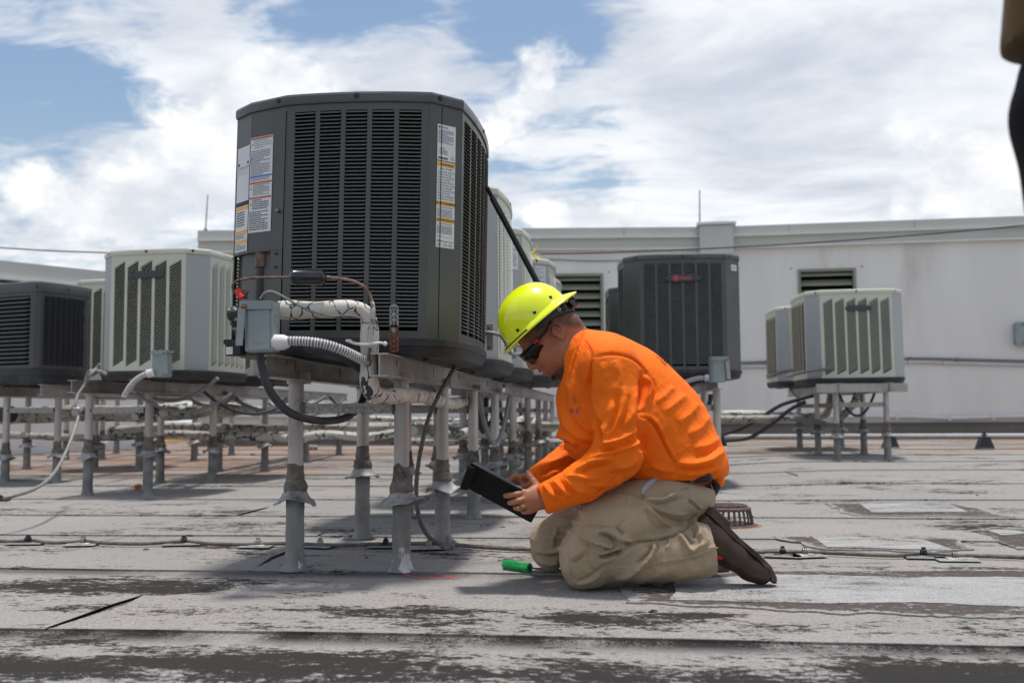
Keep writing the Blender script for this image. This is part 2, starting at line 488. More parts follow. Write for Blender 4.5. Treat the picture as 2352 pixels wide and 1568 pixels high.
# ------------------------------------------------------------------ roof
def roof_mat(name, light=(.385, .368, .354), patch=False, tar=False):
    m = bpy.data.materials.new(name); m.use_nodes = True; MATS[name] = m
    T = NT(m.node_tree); b = T.n['Principled BSDF']
    pos = T.node('ShaderNodeNewGeometry').outputs['Position']
    obj = T.node('ShaderNodeTexCoord').outputs['Object']
    grain = T.noise(pos, 230, 2, .7)
    grain2 = T.noise(pos, 95, 3, .65)
    g = T.math('ADD', T.math('MULTIPLY', grain, .6), T.math('MULTIPLY', grain2, .4))
    tone = T.noise(T.mapv(pos, (.5, .8, 1)), 1.4, 6, .6)
    light2 = tuple(c*.86 for c in light); warm = (light[0]*.98, light[1]*.93, light[2]*.88)
    base = T.mix(T.ramp(tone, .35, .68), light2, light)
    base = T.mix(T.ramp(T.noise(pos, .9, 4), .45, .65, 0, .6), base, warm)
    base = T.mix(T.ramp(g, .38, .60), tuple(c*.50 for c in light), base)
    base = T.mix(T.math('MULTIPLY', T.ramp(T.noise(pos, 34, 4, .7), .52, .66), .38), base, tuple(c*.55 for c in light))
    speck = T.ramp(T.noise(pos, 300, 1, .5), .66, .72)
    base = T.mix(T.math('MULTIPLY', speck, .5), base, (.55, .53, .5))
    # worn places where the dark bitumen shows
    n1 = T.noise(T.mapv(pos, (.75, 1.3, 1), (4.3, 1.9, 0)), 1.7, 9, .68, .3)
    n2 = T.noise(T.mapv(pos, (1.0, 2.6, 1), (1.3, 7.9, 0)), 5.5, 7, .66, .2)
    d = T.math('ADD', T.math('ADD', T.math('MULTIPLY', T.math('SUBTRACT', n1, .5), .95), T.math('MULTIPLY', T.math('SUBTRACT', n2, .5), .85)), .5)
    gn = T.math('MULTIPLY', T.math('SUBTRACT', g, .5), 2.1)
    d = T.math('ADD', d, gn)
    sep = T.node('ShaderNodeSeparateXYZ'); T.link(pos, sep.inputs[0])
    dark = (.024, .021, .020)
    if not patch and not tar:
        y = sep.outputs[1]
        bias = T.math('ADD', T.ramp(y, 2.78, 2.25, .02, .27), T.ramp(y, 9.0, 4.0, -.03, .01))
        def blob(px_, py_, rx, ry, amp):
            c = ground(px_, py_)
            s = T.node('ShaderNodeVectorMath'); s.operation = 'SUBTRACT'; T.link(pos, s.inputs[0]); s.inputs[1].default_value = c
            k = T.node('ShaderNodeVectorMath'); k.operation = 'MULTIPLY'; T.link(s.outputs[0], k.inputs[0]); k.inputs[1].default_value = (1/rx, 1/ry, 0)
            l = T.node('ShaderNodeVectorMath'); l.operation = 'LENGTH'; T.link(k.outputs[0], l.inputs[0])
            return T.ramp(l.outputs['Value'], 1.0, 0.0, 0.0, amp*1.5)
        for q in ((335, 1345, .72, .30, .25), (430, 1355, .35, .12, .15), (250, 1175, 1.6, .30, .13), (300, 1215, 1.4, .30, .10), (1950, 1300, 1.0, .16, .10), (1500, 1430, 1.6, .16, .10), (900, 1400, 1.4, .12, .10), (120, 1300, .5, .12, .16), (60, 1350, .5, .3, .13), (30, 1530, .45, .16, .22), (900, 1540, .9, .26, .10), (560, 1500, .5, .2, .09), (620, 1440, .2, .12, .1),
                  (1700, 1530, .9, .2, .06), (2250, 1530, .7, .25, .16), (1950, 1150, .9, .35, .10), (2300, 1210, .7, .35, .15), (2180, 1110, 1.5, .5, .10), (470, 1225, .9, .3, .09),
                  (600, 1465, .35, .10, -.22), (1120, 1330, .55, .30, -.22), (1000, 1385, .8, .10, -.12), (1640, 1460, .7, .1, -.05), (430, 1180, .8, .4, .05),
                  (1280, 1450, 1.2, .12, .04), (2050, 1180, .8, .25, .06)):
            bias = T.math('ADD', bias, blob(*q))
        hf = T.noise(T.mapv(pos, (1.0, 1.5, 1), (2.7, .3, 0)), 30, 8, .80, .1)
        dn = T.math('ADD', T.math('MULTIPLY', T.math('SUBTRACT', n1, .5), 2.1), T.math('MULTIPLY', T.math('SUBTRACT', n2, .5), 1.2))
        s_ = T.math('ADD', T.math('ADD', T.math('MULTIPLY', T.math('SUBTRACT', hf, .5), 1.9), dn), T.math('ADD', T.math('MULTIPLY', gn, .30), bias))
        w = T.math('MULTIPLY', T.ramp(s_, .22, .33), .95)
        # dirt gathered along the lap just in front of it and bare bitumen at the lap edge
        so = T.node('ShaderNodeSeparateXYZ'); T.link(obj, so.inputs[0])
        ln = T.noise(T.mapv(pos, (1.1, .2, 1)), 2.2, 6, .65)
        uvn = T.node('ShaderNodeUVMap'); uvn.uv_map = 'lap'
        su = T.node('ShaderNodeSeparateXYZ'); T.link(uvn.outputs[0], su.inputs[0])
        edge = T.ramp(su.outputs[0], .17, .03)
        near = T.ramp(y, 5.0, 2.6, .12, 1.0)
        e = T.math('MULTIPLY', T.math('MULTIPLY', edge, T.ramp(T.math('ADD', ln, T.math('MULTIPLY', gn, .5)), .38, .50)), near)
        thin = T.math('MULTIPLY', T.math('MULTIPLY', T.ramp(so.outputs[1], .010, .004), .7), T.math('MULTIPLY', T.ramp(ln, .40, .58, .05, 1.0), T.ramp(y, 5, 2.7, .08, 1.0)))
        # rusty stains where water stands near the wall
        st = T.noise(T.mapv(pos, (.25, 1.1, 1)), 2.0, 6, .6)
        rr = T.math('MULTIPLY', T.ramp(y, 10.5, 12.2), T.ramp(st, .44, .56))
        lx = T.math('MULTIPLY', T.math('MULTIPLY', T.ramp(sep.outputs[0], -2.0, -3.6), T.ramp(y, 8.4, 9.2)), T.ramp(st, .40, .52))
        rr = T.math('MAXIMUM', rr, lx)
        base = T.mix(T.math('MULTIPLY', rr, .65), base, (.26, .15, .095))
        w = T.math('MAXIMUM', T.math('MAXIMUM', w, e), thin)
        col = T.mix(w, base, dark)
    elif tar:
        hf = T.noise(T.mapv(pos, (1.0, 1.5, 1), (5.7, .3, 0)), 26, 8, .78, .1)
        uvn = T.node('ShaderNodeUVMap'); uvn.uv_map = 'rim'
        su = T.node('ShaderNodeSeparateXYZ'); T.link(uvn.outputs[0], su.inputs[0])
        t = T.math('ADD', T.math('MULTIPLY', T.math('SUBTRACT', hf, .5), 2.2), T.math('MULTIPLY', T.math('SUBTRACT', n1, .5), 1.2))
        t = T.math('ADD', T.math('ADD', t, .22), T.math('MULTIPLY', su.outputs[0], -.62))
        w = T.ramp(t, -.02, .10)
        col = T.mix(w, base, (.088, .074, .068))
    else:
        d2 = T.math('SUBTRACT', d, .05)
        w = T.ramp(d2, .60, .66)
        col = T.mix(w, base, dark)
    T.link(col, b.inputs['Base Color'])
    b.inputs['Roughness'].default_value = .85; b.inputs['Specular IOR Level'].default_value = .06
    bn = T.node('ShaderNodeBump'); bn.inputs['Distance'].default_value = .0035
    T.link(g, bn.inputs['Height'])
    b2 = T.node('ShaderNodeBump'); b2.inputs['Distance'].default_value = .02
    T.link(T.noise(pos, 7, 5), b2.inputs['Height']); T.link(b2.outputs[0], bn.inputs['Normal'])
    T.link(bn.outputs[0], b.inputs['Normal'])
    return m
roof_mat('roof_cap')
roof_mat('roof_patch_light', (.475, .475, .475), patch=True)
roof_mat('roof_tar', tar=True)

rng = random.Random(7)
mb = MB()
xs = [-60, -20] + [-14+i for i in range(0, 27)] + [20, 60]; ys = [-30, -6, -2, 0, 1] + [2+i*.5 for i in range(0, 27)] + [16, 20, 60]
vs = [(x, y, gz(x, min(y, 16))-.012) for y in ys for x in xs]
nx = len(xs)
mb.add(vs, [(j*nx+i, j*nx+i+1, (j+1)*nx+i+1, (j+1)*nx+i) for j in range(len(ys)-1) for i in range(nx-1)])
roof = thing('roof', None, None, kind='structure')
roof['label'] = 'pale worn granule roof of lapped membrane sheets under the stands'
part('roof_deck', mb, 'roof_cap', roof)
SEAMS = [-1.5, -.45, .58, 1.60, 2.62, 3.64, 4.68, 5.62, 6.70, 7.85, 8.95, 10.0, 11.05, 12.1, 13.2, 14.3]
e1 = ground(80, 1457).x; e2 = ground(1000, 1280)
SPLITS = {4: [e1, e1+6.3], 3: [-2.6, 1.7], 5: [ground(60, 1285).x, ground(700, 1250).x, 3.4], 6: [ground(860, 1180).x, 2.2], 7: [-2.2, ground(1650, 1130).x], }
for i in range(len(SEAMS)-1):
    y0, y1 = SEAMS[i], SEAMS[i+1]+.05
    cuts = [-13.0] + sorted(SPLITS.get(i, [-7+rng.random()*3, -1+rng.random()*3, 5+rng.random()*2])) + [13.0]
    for a, bx in zip(cuts, cuts[1:]):
        if i < 3 and (a < -12 or bx > 12): pass
        L = bx-a; n = max(4, int(L/.16))
        ph = rng.random()*50; skew = rng.uniform(-.012, .012)
        mb = MB(); rows = []
        for jj, (ty, up) in enumerate(((0, -.011), (0, .0014), (.03, .0012), (.35, .0), (.7, -.001), (1, -.006))):
            for k in range(n+1):
                x = a + L*k/n + (.03*math.sin(ty*6+ph) if k in (0, n) else 0)
                wob = .010*mnoise.noise(Vector((x*1.1, ph, 0))) + .005*mnoise.noise(Vector((x*4, ph, 3)))
                y = y0 + (wob if ty < .05 else 0) + ty*(y1-y0)
                lift = .0035 if (k == 0 or k == n) else .0
                z = gz(x, y) + up + .0045*mnoise.noise(Vector((x*.9, y*1.3, 2.0))) + (.0016*mnoise.noise(Vector((x*.8, ph, 9))) if 0 <= ty < .05 and up > 0 else 0)
                rows.append((x, y-y0, z))
        mb.add(rows, [(j*(n+1)+k, j*(n+1)+k+1, (j+1)*(n+1)+k+1, (j+1)*(n+1)+k) for j in range(5) for k in range(n)])
        me = mb.mesh('membrane_sheet', 'roof_cap', None, True, 50)
        uvl = me.uv_layers.new(name='lap'); co = np.array(mb.v); li = np.zeros(len(me.loops), np.int32); me.loops.foreach_get('vertex_index', li)
        uvd = np.zeros((len(li), 2), np.float32); uvd[:, 0] = (SEAMS[i+1]-y0)-co[li, 1]; uvl.data.foreach_set('uv', uvd.ravel())
        o = link('membrane_sheet', me, roof); o.location = (0, y0, 0); WM[o] = Matrix.Translation((0, y0, 0))

def flat_patch(name, pts, m, dz, rag, parent, thick=.0012, seed=0, sub=14):
    P = [ground(*p) for p in pts]
    out = []
    for a, b in zip(P, P[1:]+P[:1]):
        for j in range(sub):
            q = a.lerp(b, j/sub)
            q = q + Vector((mnoise.noise(q*9+Vector((seed, 0, 0))), mnoise.noise(q*9+Vector((0, seed, 5))), 0))*rag + Vector((mnoise.noise(q*35), mnoise.noise(q*35+Vector((3, 3, 3))), 0))*rag*.5
            out.append(q)
    n = len(out)
    c = sum(out, Vector())/n
    mb = MB()
    zf = lambda q, s: gz(q.x, q.y)+.0045*mnoise.noise(Vector((q.x*.9, q.y*1.3, 2.0)))+s
    rings = [1.0, .975, .94, .88, .7, .4]
    rimv = [1.0, 1.0, .75, .4, .1, 0, 0, 0]
    vs = [Vector((q.x, q.y, zf(q, 0))) for q in out]
    for r in rings:
        vs += [Vector((c.x+(q.x-c.x)*r, c.y+(q.y-c.y)*r, zf(Vector((c.x+(q.x-c.x)*r, c.y+(q.y-c.y)*r, 0)), dz+thick))) for q in out]
    vs.append(Vector((c.x, c.y, zf(c, dz+thick))))
    fs = []
    for k in range(len(rings)):
        for j in range(n):
            j2 = (j+1) % n
            fs.append((k*n+j, k*n+j2, (k+1)*n+j2, (k+1)*n+j))
    o = len(rings)*n
    for j in range(n): fs.append((o+j, o+(j+1) % n, len(vs)-1))
    mb.add(vs, fs)
    ob = part(name, mb, m, parent, world=True, angle=60)
    me = ob.data; uvl = me.uv_layers.new(name='rim'); li = np.zeros(len(me.loops), np.int32); me.loops.foreach_get('vertex_index', li)
    val = np.array([rimv[min(i//n, 7)] for i in range(len(vs))]); uvd = np.zeros((len(li), 2), np.float32); uvd[:, 0] = val[li]; uvl.data.foreach_set('uv', uvd.ravel())
    return ob
def c5(x, y): return ((1780+x/3.0154)/1.0884, (1040+y/3.0154)/1.0884)
pt = thing('roof_patch', 'narrow light repair patch bordered by dark tar, farthest from the camera', 'roof patch', ground(*c5(1500, 710)), group='repair patches on the roof')
flat_patch('tar_border', [c5(870, 662), c5(1800, 660), c5(2290, 762), c5(1020, 752)], 'roof_tar', .0040, .045, pt, seed=1)
flat_patch('patch_sheet', [c5(1110, 668), c5(1780, 668), c5(1930, 728), c5(1205, 735)], 'roof_patch_light', .0066, .006, pt, seed=2)
pt = thing('roof_patch', 'middle light repair patch just behind the ground cable on the right', 'roof patch', ground(*c5(1300, 970)), group='repair patches on the roof')
flat_patch('tar_border', [c5(430, 912), c5(1870, 925), c5(1960, 1010), c5(1700, 1035), c5(860, 1010)], 'roof_tar', .0040, .045, pt, seed=3)
flat_patch('patch_sheet', [c5(745, 915), c5(1600, 937), c5(1830, 1020), c5(870, 998)], 'roof_patch_light', .0066, .006, pt, seed=4)
pt = thing('roof_patch', 'large pale repair patch in front of the kneeling man with a brown tar edge', 'roof patch', ground(1900, 1360), group='repair patches on the roof')
flat_patch('tar_border', [(1425, 1345), (1560, 1322), (1780, 1310), (2420, 1312), (2420, 1422), (1900, 1408), (1440, 1386)], 'roof_tar', .0040, .035, pt, seed=5, sub=40)
flat_patch('patch_sheet', [(1552, 1336), (1780, 1322), (2100, 1330), (2430, 1330), (2430, 1404), (2352, 1398), (2100, 1388), (1900, 1390), (1542, 1382)], 'roof_patch_light', .0066, .012, pt, seed=6, sub=24)
pt = thing('roof_patch', 'ragged dark repair patch at the right edge behind the ground cable', 'roof patch', ground(2300, 1232), group='repair patches on the roof')
flat_patch('tar_border', [c5(1970, 860), c5(2100, 845), c5(2420, 850), c5(2440, 1000), c5(2300, 1000), c5(2150, 930)], 'roof_tar', .0040, .05, pt, seed=8)
flat_patch('patch_sheet', [c5(2060, 862), c5(2250, 862), c5(2400, 885), c5(2200, 905)], 'roof_patch_light', .0066, .015, pt, seed=9)

# red crayon marks by the post
for k, ps in enumerate((((915, 1312), (945, 1322), (990, 1326), (1040, 1322)), ((985, 1322), (1005, 1325), (1060, 1323)), ((1000, 1318), (1030, 1322), (1050, 1326)))):
    mb = MB(); mb.tube([ground(*p, .006) for p in ps], .0022, n=5, k=6, flat=.3)
    o = part('paint_mark', mb, 'red_logo', roof, world=True)

# ------------------------------------------------------------------ building wall behind
def Cpt(X, D, z=0):                        # camera-heading coordinates -> world
    v = CF @ Vector((X, D, z)); return v
Wl, Wm, Wr = Vector((-6.35, 14.51, 0)), Vector((1.50, 15.33, 0)), Vector((12.5, 14.78, 0))
ZB, ZT = .12, 3.385
def wall_run(name, A, B, label, hole=None):
    d = (B-A); L = d.length; d.normalize(); n = Vector((d.y, -d.x, 0))   # towards the camera
    M = Matrix(((d.x, -n.x, 0, A.x), (d.y, -n.y, 0, A.y), (0, 0, 1, 0), (0, 0, 0, 1)))   # local x along, y into the wall
    t = thing(name, label, 'wall', M=M)
    mb = MB()
    holes = sorted(hole or [])
    x = 0.0; T_ = .25
    zt = 3.07
    segs = []
    for (h0, h1, z0, z1) in holes:
        segs.append((x, h0, ZB-.3, zt)); segs.append((h0, h1, ZB-.3, z0)); segs.append((h0, h1, z1, zt)); x = h1
    segs.append((x, L, ZB-.3, zt))
    for (a, b, z0, z1) in segs:
        mb.box(((a+b)/2, T_/2, (z0+z1)/2), (b-a, T_, z1-z0))
    part('wall_face', mb, 'stucco', t)
    mb = MB()
    def band(z0, z1, out, q): q.box((L/2, T_/2-out/2, (z0+z1)/2), (L, T_+out, z1-z0))
    band(3.07, 3.222, .05, mb)
    band(3.246, ZT, .075, mb)
    part('cornice', mb, 'cornice_paint', t)
    mb = MB(); band(3.222, 3.246, .11, mb); part('cornice_lip', mb, 'cornice_lip', t)
    mb = MB(); band(3.045, 3.07, .085, mb); part('cornice_lip', mb, 'cornice_lip', t)
    for k in range(int(L/1.8)):
        mb = MB(); mb.box((1.1+k*1.8, -.0765, 3.31), (.006, .004, .13)); part('joint_line', mb, 'ink_grey', t)
    mb = MB(); band(ZB-.1, ZB+.27, .03, mb); band(ZB+.262, ZB+.285, .055, mb); part('base_flashing', mb, 'flashing_taupe', t)
    mb = MB(); band(ZB-.1, ZB+.02, .30, mb)
    part('cant_strip', mb, 'roof_cap', t)
    return t, M, L, d, n
def wall_local(M, p): return M.inverted() @ p
def on_wall(M, px, py, out=0.0):
    """point where the view ray meets the wall plane (local y = -out)"""
    Mi = M.inverted(); o = Mi @ CAMP; r = Mi.to_3x3() @ ray(px, py)
    t = (-out-o.y)/r.y
    return o + r*t
def MX(A, B):
    d = (B-A).normalized(); n = Vector((d.y, -d.x, 0))
    return Matrix(((d.x, -n.x, 0, A.x), (d.y, -n.y, 0, A.y), (0, 0, 1, 0), (0, 0, 0, 1)))
ML, MR = MX(Wl, Wm), MX(Wm, Wr)
v1a, v1b = on_wall(ML, 1270, 629), on_wall(ML, 1387, 770)
v2a, v2b = on_wall(MR, 1832, 619), on_wall(MR, 1970, 770)
hl = [(v1a.x, v1b.x, v1b.z-.02, v1a.z)]; hr = [(v2a.x, v2b.x, v2b.z, v2a.z)]
tl, ML, LL, dl, nl = wall_run('wall', Wl, Wm, 'long white stucco wall with cornice behind the row of units, left of the scupper', hl)
tr, MR, LR, dr, nr = wall_run('wall', Wm, Wr, 'white stucco wall with cornice behind the right pair of cream units', hr)
def vent(t, h, label):
    x0, x1, z0, z1 = h
    M = WM[t]
    v = thing('louvred_vent', label, 'vent', M=M @ Matrix.Translation(((x0+x1)/2, 0, z0)), group='louvred vents in the wall')
    w = (x1-x0)/2; H = z1-z0
    mb = MB()
    mb.box((-w+.02, .02, H/2), (.04, .09, H)); mb.box((w-.02, .02, H/2), (.04, .09, H)); mb.box((0, .02, H-.02), (2*w-.08, .09, .04)); mb.box((0, .02, .02), (2*w-.08, .09, .04))
    part('frame', mb, 'olive_metal', v)
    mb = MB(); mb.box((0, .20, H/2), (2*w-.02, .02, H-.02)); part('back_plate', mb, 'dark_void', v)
    n = max(3, int(H/.135))
    R = Matrix.Rotation(math.radians(38), 3, 'X')
    first = None
    for k in range(n):
        z = .09 + (H-.14)*k/(n-1) if n > 1 else H/2
        if first is None:
            mb = MB(); mb.box((0, 0, 0), (2*w-.085, .125, .008), R); mb.box((0, -.0485, -.046), (2*w-.085, .006, .022))
            first = part('blade', mb, 'olive_metal', v); first.location = (0, .06, z)
        else:
            o = first.copy(); COL.objects.link(o); o.location = (0, .06, z)
    for sx in (-1, 1):
        mb = MB(); mb.sphere((sx*(w+.09), -.004, H+.02), .012, 8); part('screw', mb, 'rust', v)
    return v
vent(tl, hl[0], 'louvred vent in the wall just right of the hard hat')
vent(tr, hr[0], 'louvred vent in the wall behind the nearer cream unit on the right')
# scupper box at the joint
c = on_wall(MR, 1646, 552)
sc = thing('scupper_box', 'white box shaped rain scupper on the wall above the dark badged unit', 'scupper', M=MR @ Matrix.Translation((0, 0, 2.95)))
mb = MB(); mb.box((.02, -.12, .21), (.50, .26, .44)); part('body', mb, 'cornice_paint', sc)
mb = MB(); mb.box((.02, -.125, .455), (.58, .32, .035)); mb.box((.02, -.10, .485), (.36, .2, .025)); part('lid', mb, 'cornice_lip', sc)
# mast rods on the parapet
for (px, top, bot, lab) in ((472, 448, 527, 'thin lightning rod on the wall top left of the big unit'), (1607, 437, 526, 'thin lightning rod on the wall top beside the scupper')):
    MM = ML if px < 1600 else ML
    a = MM @ on_wall(MM, px, bot, -.1); b = MM @ on_wall(MM, px+(5 if px < 600 else 0), top, -.1); a.z = 3.38
    mb = MB(); mb.cyl(a, b, .012, 8, r2=.008); mb.cyl(a, a+Vector((0, 0, .06)), .03, 8)
    single('lightning_rod', mb, 'conduit_grey', lab, 'lightning rod')
# conduits on the wall
def wall_tube(M, pts, r, mname, name, label, cat, group=None, out=.03, brackets=True, k=4):
    P = [M @ on_wall(M, px, py, out) for px, py in pts]
    mb = MB(); mb.tube(P, r, n=8, k=k)
    if brackets:
        for p in P[1:-1]: mb.box(p, (.03, .06, r*2.8))
    return single(name, mb, mname, label, cat, group)
wall_tube(MR, [(1700, 833), (1760, 831), (1860, 829), (2090, 823), (2200, 825), (2360, 829)], .017, 'conduit_grey', 'wall_conduit', 'upper grey conduit running along the wall behind the right cream units', 'conduit', 'conduits along the wall')
wall_tube(MR, [(1700, 842), (1860, 839), (2090, 831), (2170, 833), (2360, 838)], .022, 'conduit_light', 'wall_conduit', 'lower lighter conduit running along the wall behind the right cream units', 'conduit', 'conduits along the wall')
wall_tube(MR, [(1690, 956), (1800, 957), (2060, 956), (2180, 960), (2280, 957), (2380, 956)], .028, 'white_pvc', 'wall_pipe', 'white pipe low on the wall above the brown base flashing at right', 'pipe', out=.06)
wall_tube(ML, [(250, 958), (600, 956), (900, 957), (1260, 955), (1600, 954)], .024, 'white_pvc', 'wall_pipe', 'white pipe low on the wall seen between the posts at left', 'pipe', out=.06)
wall_tube(ML, [(1100, 594), (1270, 596), (1350, 599), (1440, 598)], .008, 'ink_grey', 'groove_shadow', 'thin dark strip as painted groove shadow under the cornice left of the dark unit', 'wire', brackets=False, out=.02)  # dark strip standing in for the thin shadow of a wall groove
# white pipe standing off the roof in front of the wall
mb = MB(); mb.tube([ground(1660, 1018)+Vector((0, 0, .10)), ground(1850, 1020)+Vector((0, 0, .11)), ground(2060, 1022)+Vector((0, 0, .12)), ground(2400, 1024)+Vector((0, 0, .13))], .022, n=8)
single('gas_pipe', mb, 'conduit_light', 'long pale pipe carried low over the roof in front of the right wall', 'pipe')
mb = MB(); mb.tube([ground(300, 1000)+Vector((0, 0, .05)), ground(700, 1000)+Vector((0, 0, .06)), ground(1260, 1000)+Vector((0, 0, .06))], .022, n=8)
single('gas_pipe', mb, 'conduit_light', 'long pale pipe low over the roof behind the left rows of posts', 'pipe')
# junction box far right
p = on_wall(MR, 2347, 767, .0)
jb = thing('junction_box', 'grey junction box with rusty screws on the wall at the right edge', 'junction box', M=MR @ Matrix.Translation((p.x, 0, p.z-.17)))
mb = MB(); mb.bevbox((0, -.07, .17), (.24, .14, .32), .01); part('body', mb, 'box_grey', jb)
mb = MB(); mb.bevbox((0, -.146, .17), (.25, .012, .33), .004); part('cover', mb, 'box_grey', jb)
for sz in (.04, .30):
    mb = MB(); mb.sphere((-.02, -.155, sz), .014, 8); part('screw', mb, 'rust', jb)
# low wall seen at the far left
A, B = Vector((-10.6, 8.2, 0)), Vector((-6.6, 13.9, 0))
MG = MX(A, B); LG = (B-A).length
def zat(px, py):
    q = MG @ on_wall(MG, px, py); return q.z
zg = zat(0, 599)
g = thing('parapet_wall', 'low pale parapet wall running back at the far left', 'wall', M=MG)
mb = MB(); mb.box((LG/2, .1, zg/2-.1), (LG, .2, zg-.2)); part('wall_face', mb, 'stucco', g)
mb = MB(); mb.box((LG/2, .08, zg-.11), (LG, .26, .22)); part('coping', mb, 'cornice_paint', g)
mb = MB(); mb.box((LG/2, .06, zg-.235), (LG, .32, .03)); part('cornice_lip', mb, 'cornice_lip', g)
mb = MB(); mb.box((LG/2, .07, zg-.27), (LG, .28, .03)); part('flashing_strip', mb, 'iron_red', g)
# overhead wires
mb = MB(); mb.tube([at(1240, 583, 11), at(1400, 580, 11), at(1760, 564, 11), at(2100, 540, 11), at(2440, 510, 11)], .008, n=6, k=6)
single('overhead_wire', mb, 'wire_black', 'sagging dark wire rising to the right in front of the white wall', 'wire')
mb = MB(); mb.tube([at(-120, 563, 12), at(0, 569, 12), at(120, 576, 12), at(262, 581, 12)], .008, n=6, k=6)
single('overhead_wire', mb, 'wire_black', 'thin wire against the sky above the left units', 'wire')
# ------------------------------------------------------------------ condenser units
def seg_pos(P0, P1, bow, t, out=0.0):
    d = (P1-P0); n = Vector((d.y, -d.x)).normalized()
    p = P0 + d*t + n*(bow*4*t*(1-t)+out)
    return p
def grille(parent, P0, P1, z0, z1, bow, ncol, colw, pitch, body_mat, slat_mat, shear=0.0, top=.03, bot=.02, margin=.03, individual=False, slat_h=None, lip=.0065, nseg=3, rail_h=None):
    L = (P1-P0).length
    d = (P1-P0).normalized(); n2 = Vector((d.y, -d.x))
    pan = MB()
    zt, zb = z1-top, z0+bot
    mt = margin/L
    cw = (1-2*mt)/ncol
    sw = cw*colw
    cols = [(mt+cw*k+(cw-sw)/2, mt+cw*k+(cw+sw)/2) for k in range(ncol)]
    th = .004
    def strip(ta, tb, za, zb_, segs=2, za2=None, zb2=None):
        """vertical plate between ta..tb; za/zb at ta, za2/zb2 at tb"""
        za2 = za if za2 is None else za2; zb2 = zb_ if zb2 is None else zb2
        vs = []
        for k in range(segs+1):
            t = ta+(tb-ta)*k/segs; f = k/segs
            a = za+(za2-za)*f; b = zb_+(zb2-zb_)*f
            p = seg_pos(P0, P1, bow, t); q = seg_pos(P0, P1, bow, t, -th)
            vs += [(p.x, p.y, a), (p.x, p.y, b), (q.x, q.y, b), (q.x, q.y, a)]
        fs = []
        for k in range(segs):
            o = 4*k
            fs += [(o, o+4, o+5, o+1), (o+1, o+5, o+6, o+2), (o+2, o+6, o+7, o+3), (o+3, o+7, o+4, o)]
        fs += [(0, 1, 2, 3), (4*segs+3, 4*segs+2, 4*segs+1, 4*segs)]
        pan.add(vs, fs)
    slope = shear*sw*L
    strip(0, 1, zt, z1, 10); strip(0, 1, z0, zb, 10)
    edges = [0.0] + [c for col in cols for c in col] + [1.0]
    for k in range(0, len(edges), 2): strip(edges[k], edges[k+1], zb, zt, 2)
    if shear > 0:
        for a, b in cols:
            strip(a, b, zt-slope, zt, 2, zt-.001, zt); strip(a, b, zb, zb+.001, 2, zb, zb+slope)
    g = part('grille_panel', pan, body_mat, parent)
    sh = slat_h or pitch*.42
    n = int((zt-zb-(slope if shear else 0))/pitch)
    stuff = MB()
    for ci, (a, b) in enumerate(cols):
        m = MB(); vs = []
        ts = [0, .07] + [.07+.86*k/nseg for k in range(1, nseg)] + [.93, 1]
        for t in ts:
            tt = a+(b-a)*t; e = 0.0 if t in (0, 1) else 1.0
            zz = shear*(t*sw*L)
            o = lip*e
            prof = [(-.0005, sh*.5), (o, -sh*.5 if e else sh*.1), (o-.0012, -sh*.5-.0012 if e else sh*.0), (-.0030, sh*.3)]
            for (po, pz) in prof:
                p = seg_pos(P0, P1, bow, tt, po); vs.append((p.x, p.y, zz+pz))
        fs = []
        for k in range(len(ts)-1):
            for j in range(4):
                j2 = (j+1) % 4
                fs.append((k*4+j, (k+1)*4+j, (k+1)*4+j2, k*4+j2))
        fs.append((0, 1, 2, 3)); o = 4*(len(ts)-1); fs.append((o+3, o+2, o+1, o))
        if individual:
            m.add(vs, fs); me = m.mesh('slat', slat_mat, None, False)
        for r in range(n):
            z = zt - (slope if shear else 0) - pitch*(r+.5)
            if individual:
                s = bpy.data.objects.new('slat', me); COL.objects.link(s); s.parent = g; s.location = (0, 0, z)
            else: stuff.add([(x, y, zz+z) for x, y, zz in vs], fs)
    if not individual:
        s = part('louvre_slats', stuff, slat_mat, g, smooth=False); s['kind'] = 'stuff'
    return g

def wire_guard(): pass

